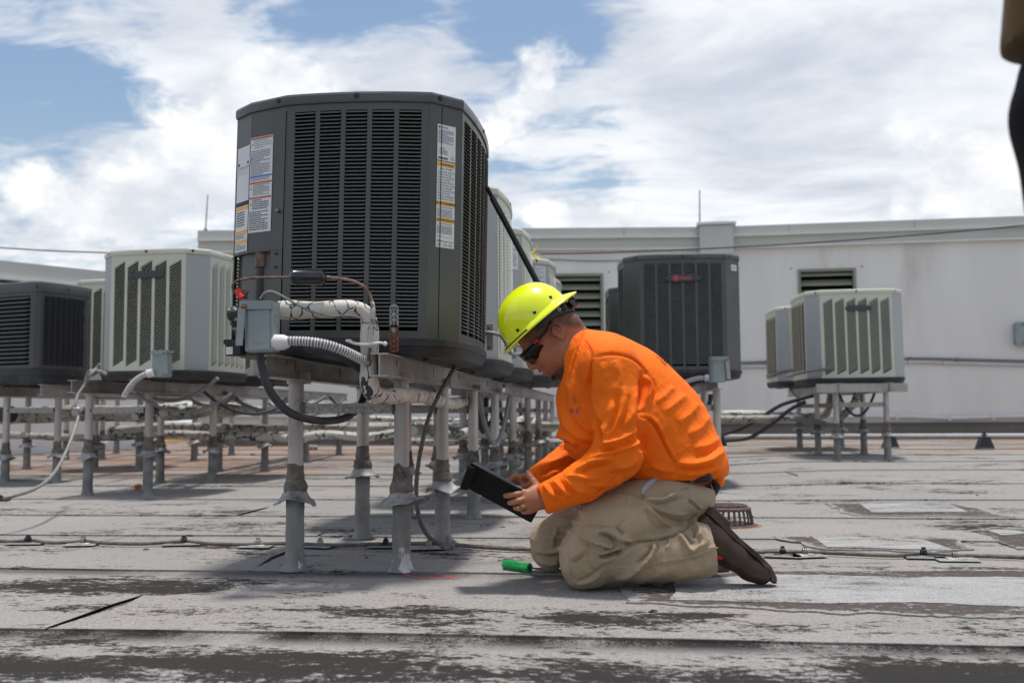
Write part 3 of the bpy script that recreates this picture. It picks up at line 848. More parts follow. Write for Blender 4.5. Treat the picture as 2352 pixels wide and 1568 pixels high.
def ac_unit(name, label, M, W, D, H, pal, ncol=5, c=.09, bow=.022, style='h', pan_h=.065, cap_h=.038, left=None, pitch=.0139, colw=.82,
            individual=False, front_detail=True, cut=None, shear=.55, side_ncol=6, side_pitch=None, front_grille=True, group='condenser units standing on the roof frames', cap_round=.0, skip_back=True):
    body, slat, corner, capm = pal
    t = thing(name, label, 'air conditioner', M=M, group=group)
    w, d = W/2-(0 if left else bow), D/2-(0 if left else bow)
    if left: w = W/2-bow-.018; d = D/2-.013
    if left is None: left = [(-w, -d+c), (-w+c, -d)]
    pts = [Vector(p) for p in [(w-c, -d), (w, -d+c), (w, d-c), (w-c, d), (-w+c, d), (-w, d-c)] + left]
    # pts[0] right end of the front ... last = left end of the front
    P = pts
    z0, z1 = pan_h, H-cap_h
    shr = shear if style == 's' else 0
    nl = len(left)
    segs = []
    segs.append(('g', P[-1], P[0], ncol, True)); segs.append(('p', P[0], P[1])); segs.append(('g', P[1], P[2], side_ncol, False)); segs.append(('p', P[2], P[3]))
    segs.append(('g', P[3], P[4], 4, False)); segs.append(('p', P[4], P[5])); segs.append(('g', P[5], P[6], side_ncol, False))
    for k in range(nl-1): segs.append(('l', P[6+k], P[7+k]))
    outline = []
    for s in segs:
        if s[0] == 'g':
            g = grille(t, s[1], s[2], z0, z1, bow, s[3], colw, (pitch if s[4] or not side_pitch else side_pitch), body, slat, shr, individual=individual and s[4],
                       top=.032 if style == 'h' else .045, bot=.028 if style == 'h' else .03, margin=.025, nseg=3 if s[4] else 1,
                       slat_h=(pitch*.32 if style == 's' else None))
            for k in range(8): outline.append(seg_pos(s[1], s[2], bow, k/8))
        elif s[0] in 'pl':
            mb = MB()
            a, b = s[1], s[2]; dd = (b-a).normalized(); nn = Vector((dd.y, -dd.x))
            za = z0 if not (cut and s[0] == 'l') else cut
            a2, b2 = a-nn*.004, b-nn*.004
            mb.add([(a.x, a.y, za), (b.x, b.y, za), (b.x, b.y, z1), (a.x, a.y, z1), (a2.x, a2.y, za), (b2.x, b2.y, za), (b2.x, b2.y, z1), (a2.x, a2.y, z1)],
                   [(0, 1, 2, 3), (5, 4, 7, 6), (0, 4, 5, 1), (3, 2, 6, 7), (1, 5, 6, 2), (0, 3, 7, 4)])
            # rolled edges
            for q in (a, b): mb.tube([(q.x-nn.x*.002, q.y-nn.y*.002, za), (q.x-nn.x*.002, q.y-nn.y*.002, z1)], .0035, n=6, k=1)
            part('corner_panel', mb, corner, t)
            outline.append(a)
    # coil core
    mb = MB(); k = .93 if not cut else .90
    mb.prism([(p.x*k, p.y*k) for p in outline], z0+.002, z1-.002)
    part('coil', mb, 'coil', t, smooth=False)
    # cap
    mb = MB(); n = len(outline)
    def ring(off, z): return [(p + p.normalized()*off, z) for p in outline]
    rr = [ring(-.02, z1-.001), ring(.007, z1-.004), ring(.009, z1+.004), ring(.009, H-.012-cap_round*.5), ring(.004, H-.003), ring(-.012-cap_round, H+.002+cap_round*.3), ring(-.09, H+.010+cap_round*.5), ring(-.10, H+.004)]
    vs = [(p.x, p.y, z) for r in rr for p, z in r]
    fs = []
    for i in range(len(rr)-1):
        for j in range(n):
            j2 = (j+1) % n
            fs.append((i*n+j2, i*n+j, (i+1)*n+j, (i+1)*n+j2))
    fs = [tuple(reversed(f)) for f in fs]
    fs.append(tuple(range((len(rr)-1)*n, len(rr)*n)))
    mb.add(vs, fs)
    cap = part('top_cap', mb, capm, t, angle=28)
    mb = MB()
    for r in (.06, .12, .18, .24, .30):
        mb.tube([(r*math.cos(a), r*math.sin(a), H+.012) for a in np.linspace(0, 2*math.pi, 25)], .002, n=4, k=1)
    for a in np.linspace(0, 2*math.pi, 13)[:-1]: mb.cyl((.04*math.cos(a), .04*math.sin(a), H+.012), (.33*math.cos(a), .33*math.sin(a), H+.012), .002, 4)
    part('fan_guard', mb, 'black_plastic', cap, kind=None)
    # screws on the cap
    for (a, b, f) in ((P[-1], P[0], .5), (P[0], P[1], .25), (P[1], P[2], .5), (P[7 if nl > 2 else 6], P[-1], .8)):
        q = seg_pos(a, b, bow if f == .5 else 0, f, .009)
        dn = (b-a).normalized(); nv = Vector((dn.y, -dn.x, 0))
        cpt = Vector((q.x, q.y, (z1+H)/2-.002))
        mb = MB(); mb.cyl(cpt-nv*.004, cpt+nv*.0015, .011, 12); mb.cyl(cpt+nv*.0015, cpt+nv*.004, .006, 8)
        part('screw', mb, 'black_plastic', cap)
    # base pan: rounded, ribbed
    mb = MB()
    kx = 1.012; w, d = w+bow*.7, d+bow*.7
    no = []
    m = 40
    for i in range(m):
        a = 2*math.pi*i/m
        e = 5.0
        ca, sa = math.cos(a), math.sin(a)
        x = abs(ca)**(2/e)*math.copysign(1, ca)*(w*kx+.004); y = abs(sa)**(2/e)*math.copysign(1, sa)*(d*kx+.004)
        no.append((x, y))
    rings = [(.90, 0.0), (.955, 0.0), (.975, .012), (.985, pan_h*.55), (1.0, pan_h*.6), (1.0, pan_h-.004), (.99, pan_h), (.9, pan_h+.001)]
    vs = [(x*k, y*k, z) for k, z in rings for x, y in no]
    fs = []
    for i in range(len(rings)-1):
        for j in range(m):
            j2 = (j+1) % m
            fs.append((i*m+j, i*m+j2, (i+1)*m+j2, (i+1)*m+j))
    fs.append(tuple(range(m-1, -1, -1)))
    mb.add(vs, fs)
    for k in range(5): mb.box((-w*.7+k*w*.35, 0, -.004), (.02, D*.8, .012))
    part('base_pan', mb, 'pan_plastic', t, angle=30)
    return t, P

def plane_on(t, a, b, z, f, out):
    """matrix: local x along a->b on the unit's panel, y up, z outward; origin at fraction f, height z"""
    dd = (b-a).normalized(); nn = Vector((dd.y, -dd.x)); q = a+(b-a)*f+nn*out
    return Matrix(((dd.x, 0, nn.x, q.x), (dd.y, 0, nn.y, q.y), (0, 1, 0, z), (0, 0, 0, 1)))
def put(mb, M, verts, faces, mi=0): mb.add([M @ Vector(v) for v in verts], faces, mi)
def rect(mb, M, x0, y0, x1, y1, z=0.0, mi=0, th=.0006):
    vs = [(x0, y0, z), (x1, y0, z), (x1, y1, z), (x0, y1, z)]
    vs2 = [(x, y, z-th) for x, y, _ in vs]
    put(mb, M, vs+vs2, [(0, 1, 2, 3), (7, 6, 5, 4), (0, 4, 5, 1), (1, 5, 6, 2), (2, 6, 7, 3), (3, 7, 4, 0)], mi)
def letter(mb, M, s, size, x, y, z=.0008, mi=1, align='LEFT', bold=0.0):
    vs, fs = text_mesh(s, size, align=align, bold=bold)
    put(mb, M, [(v.x+x, v.y+y, z) for v in vs], fs, mi)
def badge(t, P0, P1, bow, z, f, M_txt=None, w=.30, h=.055, out=.012, text=True):
    Mb = plane_on(t, P0, P1, z, f, bow+.004)
    mb = MB(); n = 20
    prof = []
    for k in range(n):
        a = 2*math.pi*k/n; ca, sa = math.cos(a), math.sin(a)
        prof.append((math.copysign(abs(ca)**.55, ca)*w/2, math.copysign(abs(sa)**.75, sa)*h/2))
    vs = [Mb @ Vector((x, y, 0)) for x, y in prof] + [Mb @ Vector((x, y, out*.7)) for x, y in prof] + [Mb @ Vector((x*.97, y*.85, out)) for x, y in prof]
    fs = [tuple(range(2*n, 3*n))]
    for i in range(2):
        for j in range(n):
            j2 = (j+1) % n; fs.append((i*n+j, i*n+j2, (i+1)*n+j2, (i+1)*n+j))
    mb.add(vs, fs)
    b = part('badge', mb, 'badge_grey', t)
    if text:
        mb = MB()
        Mt = Mb @ Matrix.Translation((0, 0, out+.0008))
        cx = -.055; R = .021
        m = 20
        vs = [(cx+R*math.cos(2*math.pi*k/m), R*math.sin(2*math.pi*k/m), 0) for k in range(m)]
        vi = [(cx+R*.62*math.cos(2*math.pi*k/m), R*.62*math.sin(2*math.pi*k/m), 0) for k in range(m)]
        put(mb, Mt, vs+vi, [(k, (k+1) % m, m+(k+1) % m, m+k) for k in range(m)])
        v3 = [(cx+R*.42*math.cos(2*math.pi*k/m), R*.42*math.sin(2*math.pi*k/m), 0) for k in range(m)]
        put(mb, Mt, v3, [tuple(range(m))])
        rect(mb, Mt, cx-R*.15, R*.3, cx+R*.15, R*.75)
        letter(mb, Mt, 'TRANE', .026, -.022, -.009, z=0, mi=0, bold=.0006)
        part('badge_logo', mb, 'red_logo', b, smooth=False)
    return b
mat('badge_grey', (.045, .05, .06), rough=.4, var=.1)
mat('cap_dark', (.075, .083, .088), rough=.33, var=.12, scale=3, rvar=.08)
PAL_D = ('dark_paint', 'dark_slat_lit', 'dark_paint', 'cap_dark')
PAL_C = ('cream_paint', 'cream_paint', 'grey_corner', 'cream_paint')
PAL_B = ('warm_black_paint', 'warm_black_paint', 'warm_black_paint', 'warm_black_cap')
mat('warm_black_cap', (.075, .073, .078), rough=.4, var=.12, scale=3)

def place(x, y, z, rot=0, tilt=0):
    return Matrix.Translation((x, y, z)) @ Matrix.Rotation(math.radians(rot), 4, 'Z') @ Matrix.Rotation(math.radians(tilt), 4, 'Y')

# --- the big unit
MAIN = place(-1.022, 4.015, .792, 0, 1.1)
big, BP = ac_unit('condenser_unit', 'big dark grey condenser unit with white warning labels, nearest, left of the man', MAIN, .95, .95, .980, PAL_D, ncol=5, c=.10,
                  left=[(-.470, -.30), (-.381, -.383), (-.215, -.462)], individual=True, cut=.395, bow=.024, pitch=.0139)
# recess under the service corner
mb = MB()
mb.prism([(-.215, -.44), (-.40, -.35), (-.455, -.28), (-.44, -.2), (-.2, -.40)], .066, .40)
part('service_panel', mb, 'dark_paint', big)
mb = MB(); mb.add([(-.27, -.4425, .066), (-.217, -.464, .066), (-.217, -.464, .393), (-.27, -.4425, .393), (-.268, -.43, .066), (-.215, -.45, .066), (-.215, -.45, .393), (-.268, -.43, .393)],
                  [(0, 1, 2, 3), (0, 3, 7, 4), (5, 6, 2, 1), (4, 7, 6, 5), (3, 2, 6, 7), (0, 4, 5, 1)])
part('mounting_strip', mb, 'dark_paint', big)
mb = MB(); mb.add([(-.215, -.462, .394), (-.381, -.383, .394), (-.470, -.30, .394), (-.42, -.2, .394), (-.2, -.38, .394)], [(0, 1, 2, 3, 4)])
part('box_floor', mb, 'dark_paint', big)
mb = MB(); mb.cyl((-.325, -.375, .34), (-.325, -.375, .395), .029, 16); part('conduit_fitting', mb, 'copper_old', big)
mb = MB(); mb.cyl((-.325, -.375, .10), (-.325, -.375, .345), .021, 14)
for k in range(24): mb.cyl((-.325, -.375, .11+k*.009), (-.325, -.375, .1135+k*.009), .0225, 12)
part('service_conduit', mb, 'rubber_black', big)
for q in ((-.245, -.458, .38), (-.245, -.458, .33), (-.36, -.40, .17)):
    mb = MB(); mb.sphere(q, .005, 8); part('screw', mb, 'black_plastic', big)
mb = MB(); mb.cyl((-.242, -.445, .54), (-.242, -.462, .54), .006, 8); mb.sphere((-.242, -.464, .54), .007, 8); part('bolt_head', mb, 'steel', big)
# seams beside the front panel
for q in ((-.217, -.4635), (.377, -.4775)):
    mb = MB(); mb.box((q[0], q[1]+.001, .49), (.0025, .004, .85)); part('panel_seam', mb, 'dark_void', big, smooth=False)

def fine_print(mb, M, x0, x1, y0, y1, lh, rnd, mi=1, h=None, fill=.92):
    y = y1
    h = h or lh*.45
    while y-lh > y0:
        x = x0; end = x0+(x1-x0)*(fill if rnd.random() < .75 else rnd.uniform(.4, .85))
        while x < end:
            w = rnd.uniform(.3, 1.0)*lh*1.6
            rect(mb, M, x, y-lh*.8, min(x+w, end), y-lh*.8+h, z=.0009, mi=mi, th=.0003)
            x += w+lh*.35
        y -= lh
rnd = random.Random(3)
# right corner panel: rating plate and warning label
a, b = BP[0], BP[1]
Lc = (b-a).length
Ml = plane_on(big, a, b, 0, .5, .0022)
MI = ['label_white', 'ink', 'label_yellow', 'ink_grey', 'label_orange', 'label_blue']
w2 = .041
zt = .865
mb = MB(); y1, y0 = zt, zt-.135
rect(mb, Ml, -w2, y0, w2, y1); 
letter(mb, Ml, 'TRANE', .009, -w2+.018, y1-.013, mi=1)
mb.lathe([(.0045, 0), (.0045, .0006)], 10, R=Ml.to_3x3(), c=Ml @ Vector((-w2+.009, y1-.010, 0)), mi=1)
fine_print(mb, Ml, -w2+.004, w2-.004, y1-.075, y1-.018, .0052, rnd, 3)
letter(mb, Ml, 'ACCR', .009, -w2+.009, y1-.092, mi=1)
fine_print(mb, Ml, -w2+.01, .008, y1-.115, y1-.094, .0045, rnd, 3)
for k in range(26): rect(mb, Ml, -w2+.006+k*.0016, y0+.005, -w2+.006+k*.0016+rnd.choice((.0005, .0009)), y0+.013, z=.0009, mi=1, th=.0003)
letter(mb, Ml, 'ETL\nUSA', .008, .022, y0+.015, mi=1)
part('rating_label', mb, MI, big, smooth=False)
mb = MB(); y1 = zt-.139; y0 = zt-.460
rect(mb, Ml, -w2, y0, w2, y1)
def ybar(mb, s, yt, h=.0155):
    rect(mb, Ml, -w2+.002, yt-h, w2-.002, yt, z=.0006, mi=2, th=.0003)
    letter(mb, Ml, s, .0125, .003, yt-h+.0035, z=.001, align='CENTER', bold=.0003)
ybar(mb, 'WARNING', y1-.003)
y = y1-.030
letter(mb, Ml, 'RISK OF FIRE', .0095, 0, y, align='CENTER'); y -= .0115
for s in ('AUXILIARY DEVICES', 'WHICH MAY BE', 'IGNITION SOURCES', 'SHALL NOT BE', 'INSTALLED IN THE', 'DUCTWORK, OTHER', 'THAN AUXILIARY', 'DEVICES LISTED FOR', 'USE WITH THE', 'SPECIFIC APPLIANCE.', 'SEE INSTRUCTIONS.'):
    letter(mb, Ml, s, .0083, -w2+.004, y); y -= .0101
y -= -.004
ybar(mb, 'AVERTISSEMENT', y)
letter(mb, Ml, "RISQUE D'INCENDIE", .007, 0, y-.0245, align='CENTER')
fine_print(mb, Ml, -w2+.004, w2-.004, y-.060, y-.028, .0045, rnd, 3)
y -= .062
ybar(mb, 'ADVERTENCIA', y)
letter(mb, Ml, 'RIESGO DE FUEGO', .007, 0, y-.0245, align='CENTER')
fine_print(mb, Ml, -w2+.004, w2-.004, y-.060, y-.028, .0045, rnd, 3)
y -= .072
for k in range(3):
    rect(mb, Ml, -.008, y, w2-.008, y+.0005, z=.0009, mi=1, th=.0003); fine_print(mb, Ml, -w2+.006, -.01, y-.001, y+.006, .006, rnd, 3); y -= .015
rect(mb, Ml, -w2+.003, y0+.022, w2-.003, y0+.0235, z=.0009, mi=1, th=.0003)
for x in (-.026, 0, .024):
    rect(mb, Ml, x-.006, y0+.006, x+.006, y0+.007, z=.0009, mi=3); rect(mb, Ml, x-.006, y0+.014, x+.006, y0+.015, z=.0009, mi=3); rect(mb, Ml, x-.006, y0+.006, x-.005, y0+.015, z=.0009, mi=3); rect(mb, Ml, x+.005, y0+.006, x+.006, y0+.015, z=.0009, mi=3)
part('warning_label', mb, MI, big, smooth=False)
# left corner: electrical hazard labels, on the two faces of the service corner
a, b = BP[7], BP[8]
Lp = (b-a).length
Ml = plane_on(big, a, b, 0, 0, .0022)
mb = MB(); xa, xb = .0, .118; y1, y0 = .838, .470
rect(mb, Ml, xa, y0, xb, y1)
def cbar(yt, h, mi): rect(mb, Ml, xa+.002, yt-h, xb-.002, yt, z=.0006, mi=mi, th=.0003)
def tri(x, y, s):
    put(mb, Ml, [(x, y, .0009), (x+s, y, .0009), (x+s/2, y+s*.95, .0009)], [(0, 1, 2)], 2)
cbar(y1-.002, .007, 4)
letter(mb, Ml, 'HAZARDOUS VOLTAGE!', .0065, xa+.02, y1-.0175); tri(xa+.004, y1-.032, .013)
for k, s in enumerate(('DISCONNECT ALL ELECTRIC POWER,', 'INCLUDING REMOTE DISCONNECTS,', 'BEFORE SERVICING.')): letter(mb, Ml, s, .0055, xa+.02, y1-.026-k*.0085)
fine_print(mb, Ml, xa+.006, xb-.006, .690, y1-.050, .0075, rnd, 3)
cbar(.688, .006, 5); fine_print(mb, Ml, xa+.006, xb-.006, .668, .681, .006, rnd, 3)
cbar(.664, .007, 4); tri(xa+.004, .635, .013); fine_print(mb, Ml, xa+.02, xb-.006, .612, .656, .0055, rnd, 3)
cbar(.606, .007, 4); tri(xa+.004, .575, .013)
fine_print(mb, Ml, xa+.018, xb-.006, .555, .598, .008, rnd, 1); fine_print(mb, Ml, xa+.005, xb-.006, .475, .553, .0075, rnd, 1)
part('hazard_label', mb, MI, big, smooth=False)
a2, b2 = BP[6], BP[7]
Ml = plane_on(big, a2, b2, 0, 1, .0022)
mb = MB(); rect(mb, Ml, -.108, .60, -.006, .815); 
rect(mb, Ml, -.1, .735, .004, .765, z=.003, mi=0); rect(mb, Ml, -.015, .742, -.005, .752, z=.0045, mi=1); rect(mb, Ml, -.092, .742, -.082, .752, z=.0045, mi=1)
fine_print(mb, Ml, -.10, -.01, .70, .735, .010, rnd, 3, h=.001)
rect(mb, Ml, -.108, .585, -.006, .598, z=.0006, mi=1)
part('instruction_label', mb, MI, big, smooth=False)
mb = MB(); rect(mb, Ml, -.108, .405, -.006, .583)
for yt in (.580, .487, .450): rect(mb, Ml, -.106, yt-.012, -.008, yt, z=.0006, mi=2, th=.0003)
fine_print(mb, Ml, -.10, -.012, .495, .564, .010, rnd, 1, fill=.75); fine_print(mb, Ml, -.10, -.012, .455, .474, .006, rnd, 3); fine_print(mb, Ml, -.10, -.012, .41, .436, .006, rnd, 3)
part('caution_label', mb, MI, big, smooth=False)

def label_sheet(t, M, x0, x1, y0, y1, seed, name='rating_label'):
    r = random.Random(seed); mb = MB(); rect(mb, M, x0, y0, x1, y1)
    fine_print(mb, M, x0+.006, x1-.006, y0+.008, y1-.01, .012, r, 3)
    part(name, mb, MI, t, smooth=False)

# --- cream units behind the big one
def cream(x, y, z, label, W=.95, H=.955, ncol=5, rot=0, tilt=0, badge_on=False, lab=False, pitch=.0165, group='condenser units standing on the roof frames'):
    t, P = ac_unit('condenser_unit', label, place(x, y, z, rot, tilt), W, W, H, PAL_C, ncol=ncol, c=.12, style='s', pitch=pitch, colw=.80, bow=.024, side_ncol=6)
    if badge_on:
        badge(t, P[-1], P[0], .024, H*.80, .52, w=.26, h=.055, text=False)
    if lab:
        M = plane_on(t, P[0], P[1], 0, .5, .003); label_sheet(t, M, -.05, .05, H-.27, H-.06, 5)
    return t, P
cream(-1.06, 5.38, .79, 'cream condenser unit directly behind the big dark grey one', ncol=5)
cream(-1.05, 6.60, .80, 'cream condenser unit third in the row, with a rating label by the leaning pole', lab=True)
cream(-.97, 7.92, .80, 'cream condenser unit fourth in the row, yellow scrap on its top', lab=True)
cream(-.99, 9.15, .82, 'cream condenser unit last in the row, just left of the first wall vent', lab=True)
# --- left group
cream(-3.36, 7.30, .838, 'cream condenser unit with a dark blank badge, left of the big unit', W=.89, H=.952, rot=-4.5, badge_on=True, pitch=.0195)
cream(-3.35, 8.62, .845, 'cream condenser unit hidden behind the badged one, seen under the grey switch box', W=.87, H=.72, rot=-3, pitch=.0195)
cream(-5.02, 9.85, .87, 'cream condenser unit behind the dark unit at the left edge', W=.92, H=1.07, rot=-3, pitch=.0185)
# dark unit at the left edge
Mx = place(-5.16, 8.27, .845, -20, 0)
t, P = ac_unit('condenser_unit', 'warm black condenser unit with a rounded cap cut by the left edge', Mx, .92, .60, .87, PAL_B, ncol=1, c=.03, bow=.03, pan_h=.14, cap_h=.085, cap_round=.02,
               colw=.93, pitch=.036, side_ncol=8, side_pitch=.0145)
# --- dark unit with the red badge
t, P = ac_unit('condenser_unit', 'dark grey condenser unit with a red lettered badge, right behind the man', place(.485, 8.13, .833, 2.5, 0), .935, .935, .955, PAL_D, ncol=6, c=.115, bow=.024, pitch=.0162)
badge(t, P[-1], P[0], .024, .955*.80, .5, w=.275, h=.052)
M = plane_on(t, P[0], P[1], 0, .62, .003); label_sheet(t, M, -.035, .035, .83, .875, 9, 'small_label')
ac_unit('condenser_unit', 'dark grey condenser unit mostly hidden behind the badged dark one', place(.36, 9.75, .85, 2, 0), .935, .935, .90, PAL_D, ncol=6, c=.115, bow=.024, pitch=.0162)
# --- right pair
E1z = gz(2.4, 10.2)+.655+.09
cream(2.40, 10.80, .845, 'nearer cream condenser unit of the pair on the right, dark blank badge', W=1.01, H=.955, ncol=6, rot=1.0, tilt=-.5, badge_on=True, pitch=.021)
cream(2.32, 12.20, .86, 'farther cream condenser unit of the pair on the right', W=1.01, H=.925, ncol=6, rot=1.0, pitch=.021)
# yellow scrap on the fourth unit
mb = MB(); r_ = random.Random(2)
q0 = Vector((-.97, 7.5, .80+.955+.015))
for k in range(7):
    pts = [q0+Vector((r_.uniform(-.1, .38), r_.uniform(-.05, .2), r_.uniform(0, .03))) for _ in range(4)]
    mb.tube(pts, .007, n=5, k=4)
mb.tube([q0+Vector((.30, 0, 0)), q0+Vector((.36, 0, .05)), q0+Vector((.37, 0, .10))], .006, n=5)
single('scrap_tangle', mb, 'yellow_scrap', 'tangle of dry yellow scrap on top of the fourth unit in the row', 'scrap')
# ------------------------------------------------------------------ stands: posts, beams, crossbars, flashings
srng = random.Random(11)
mat('insul_black', (.03, .032, .034), rough=.6, var=.3, scale=20, dirt=(.5, .48, .44), dlo=.56, dhi=.60, dscale=22, stretch=(1, 1, 2.2), bump=.004, bscale=40)
mat('wrap_worn', (.50, .50, .46), rough=.7, var=.15, scale=20, dirt=(.10, .12, .11), dlo=.52, dhi=.58, dscale=30, bump=.003, bscale=60)
def skirt_mb(x, y, z, seed, r=.078, detail=24):
    mb = MB(); rr = random.Random(seed)
    ph = rr.random()*10; droop = rr.uniform(.010, .022); nl = rr.choice((2, 3, 3))
    def f(i, a, r0, z0):
        k = max(0, (r0-.04)/.04)
        wv = .5+.5*math.sin(nl*a+ph); n1 = mnoise.noise(Vector((math.cos(a)*1.6+ph, math.sin(a)*1.6, seed)))
        return r0*(1+.22*k*n1+.10*k*wv), z0 + k*(droop*1.6*(wv-.6)+.014*n1)
    prof = [(.034, .052), (.037, .050), (.043, .030), (.055, .012), (r*.85, .000), (r, -.003), (r*1.01, -.0065), (r*.84, -.005), (.05, .004), (.040, .010)]
    mb.lathe(prof, detail, c=(x, y, z), cap=False, rmod=f)
    return mb
def putty_mb(x, y, z, seed, n=14):
    mb = MB(); 
    def f(i, a, r0, z0):
        q = mnoise.noise(Vector((math.cos(a)*2+seed, math.sin(a)*2, i*.9)))
        return r0*(1+.14*q), z0+(.018*q if i == 0 or i == 7 else 0)
    mb.lathe([(.0300, .105), (.0315, .09), (.032, .075), (.035, .06), (.034, .048), (.040, .04), (.042, .028), (.046, .015), (.042, .0)], n, c=(x, y, z), rmod=f)
    return mb
def post(t, x, y, top, seed, det=True, hz=None, sl=.035, sm_='sleeve'):
    g = gz(x, y)
    p = MB(); p.cyl((x, y, g-.02), (x, y, top-.004), .0285, 18 if det else 12)
    if det: p.tube([(x, y, top-.012), (x, y, top-.004)], .036, n=18, k=1)
    po = part('post', p, 'post_metal', t, world=True)
    h = hz if hz else .235+srng.uniform(-.02, .03)
    sl_ = MB()
    def f(i, a, r0, z0):
        return r0*(1+.05*mnoise.noise(Vector((math.cos(a)*1.5+seed, math.sin(a)*1.5, z0*9)))), z0
    zz = [0, .006, .02, .04, .08, .13, .18, h-.004, h]
    rr = [.062, .050, .041, sl+.002, sl, sl+.001, sl-.001, sl, sl-.002]
    sl_.lathe([(r, z) for r, z in zip(rr, zz)], 18 if det else 12, c=(x, y, g), rmod=f)
    part('flashing_sleeve', sl_, sm_, po, world=True)
    part('storm_collar', skirt_mb(x, y, g+h-.006, seed, detail=28 if det else 16), 'flash_skirt', po, world=True)
    part('sealant', putty_mb(x, y, g+h+.02, seed), 'putty', po, world=True)
    return po
def ibeam(t, x, y0, y1, zb, h=.08, w=.06, th=.005, along='y', off=0):
    mb = MB()
    L = y1-y0
    mb.box((x, (y0+y1)/2, zb+h/2), (th, L, h-2*th)); mb.box((x+off, (y0+y1)/2, zb+th/2), (w, L, th)); mb.box((x+off, (y0+y1)/2, zb+h-th/2), (w, L, th))
    b = part('beam', mb, 'alu_beam', t, world=True, smooth=False)
    s = MB(); r = random.Random(int(abs(x*100)+y0*10))
    k = y0+.25
    while k < y1-.1:
        for _ in range(r.choice((1, 2))):
            yy = k+r.uniform(-.06, .06); ln = r.uniform(.015, .045)
            for sx in (1,): s.box((x+sx*(th/2+.0006), yy, zb+h-.008-ln/2), (.0012, .0045, ln))
        k += r.uniform(.35, .8)
    s2 = part('rust_streak', s, 'streak', b, world=True, smooth=False); s2['kind'] = 'stuff'
    return b
def crossbar(t, x0, x1, y, z, h=.038, w=.022):
    mb = MB(); mb.box(((x0+x1)/2, y, z+h/2), (x1-x0, w, h)); part('crossbar', mb, 'crossbar_metal', t, world=True, smooth=False)
    for x in (x0, x1):
        mb = MB(); mb.tube([(x-.004, y, z+h/2), (x+.004, y, z+h/2)], .024, n=10, k=1); part('weld_collar', mb, 'putty', t, world=True)
def clipplate(t, x, y, z):
    mb = MB(); mb.box((x+.018, y, z+.012), (.05, .012, .045)); mb.box((x, y, z+.002), (.075, .07, .006)); part('clip_plate', mb, 'alu_beam', t, world=True, smooth=False)

gA = 'roof frames carrying the condenser units'
XR, XL = -.809, -1.205
sA = thing('equipment_stand', 'metal roof frame under the big dark unit, nearest posts and beams', 'equipment stand', (XR, 3.7, 0), group=gA)
ibeam(sA, XR, 3.325, 6.95, .7075); ibeam(sA, XL, 3.325, 6.95, .7075)
yA = [3.68, 4.55, 5.53, 6.52]
for i, y in enumerate(yA):
    post(sA, XR+.0, y, .708, 20+i, hz=(.262, .245, .25, .24)[i], sm_='sleeve_peel' if i == 0 else 'sleeve'); post(sA, XL-.012 if i == 0 else XL, y+(0 if i == 0 else .08), .708, 40+i, hz=(.268, .30, .25, .24)[i], sm_='sleeve_peel' if i == 0 else 'sleeve')
    crossbar(sA, XL+.02, XR-.03, y, .582)
    clipplate(sA, XR, y, .705); clipplate(sA, XL, y, .705)
sA2 = thing('equipment_stand', 'metal roof frame under the far end of the row behind the big unit', 'equipment stand', (XR, 7.8, 0), group=gA)
for x in (XR, XL): ibeam(sA2, x, 7.15, 12.6, .712, h=.085)
for i, y in enumerate((7.65, 8.9, 10.1, 11.1, 12.2)):
    post(sA2, XR, y, .714, 60+i, False); post(sA2, XL, y+.05, .714, 70+i, False); crossbar(sA2, XL+.02, XR-.03, y, .585)
# outriggers under the fourth unit
sB = thing('equipment_stand', 'metal roof frame under the cream unit with the blank badge, left', 'equipment stand', (-3.6, 6.97, 0), group=gA)
XBl, XBr = -3.87, -3.41
for x in (XBl, XBr): ibeam(sB, x, 6.72, 12.3, .745, h=.09)
yB = [6.97, 8.13, 9.38, 10.66, 11.96]
for i, y in enumerate(yB):
    post(sB, XBl, y, .746, 80+i, i < 2, hz=(.285, .27, .25, .25, .25)[i]); post(sB, XBr, y, .746, 90+i, i < 2, hz=(.30, .27, .25, .25, .25)[i])
    if i != 1: crossbar(sB, XBl+.02, XBr-.03, y, .60, h=.045)
sC = thing('equipment_stand', 'metal roof frame under the dark unit at the left edge', 'equipment stand', (-5.0, 8.1, 0), group=gA)
for x in (-5.26, -4.79): ibeam(sC, x, 7.85, 12.4, .755, h=.09)
for i, y in enumerate((8.12, 9.6, 10.9, 12.0)):
    for j, x in enumerate((-5.26, -4.79)): post(sC, x, y, .756, 100+i*2+j, False)
    crossbar(sC, -5.24, -4.82, y, .61, h=.045)
sC2 = thing('equipment_stand', 'metal roof frame far left behind the edge unit', 'equipment stand', (-6.4, 10, 0), group=gA)
for x in (-6.5, -6.05): ibeam(sC2, x, 9.4, 12.6, .78, h=.09)
for i, y in enumerate((9.7, 11.2, 12.4)):
    for j, x in enumerate((-6.5, -6.05)): post(sC2, x, y, .781, 120+i*2+j, False)
sD = thing('equipment_stand', 'metal roof frame under the dark unit with the red badge, behind the man', 'equipment stand', (.6, 7.6, 0), group=gA)
for x in (.28, .735): ibeam(sD, x, 7.50, 10.3, .745, h=.088)
for i, y in enumerate((7.62, 8.7, 10.0)):
    for j, x in enumerate((.28, .735)): post(sD, x, y, .746, 140+i*2+j, False)
    crossbar(sD, .30, .70, y, .585, h=.045)
sE = thing('equipment_stand', 'metal roof frame under the pair of cream units on the right', 'equipment stand', (2.4, 10.2, 0), group=gA)
for x in (2.14, 2.62): ibeam(sE, x, 9.98, 12.9, .757, h=.09)
mbx = MB(); mbx.box((2.36, 10.02, .80), (.86, .03, .085)); part('front_channel', mbx, 'alu_beam', sE, world=True, smooth=False)
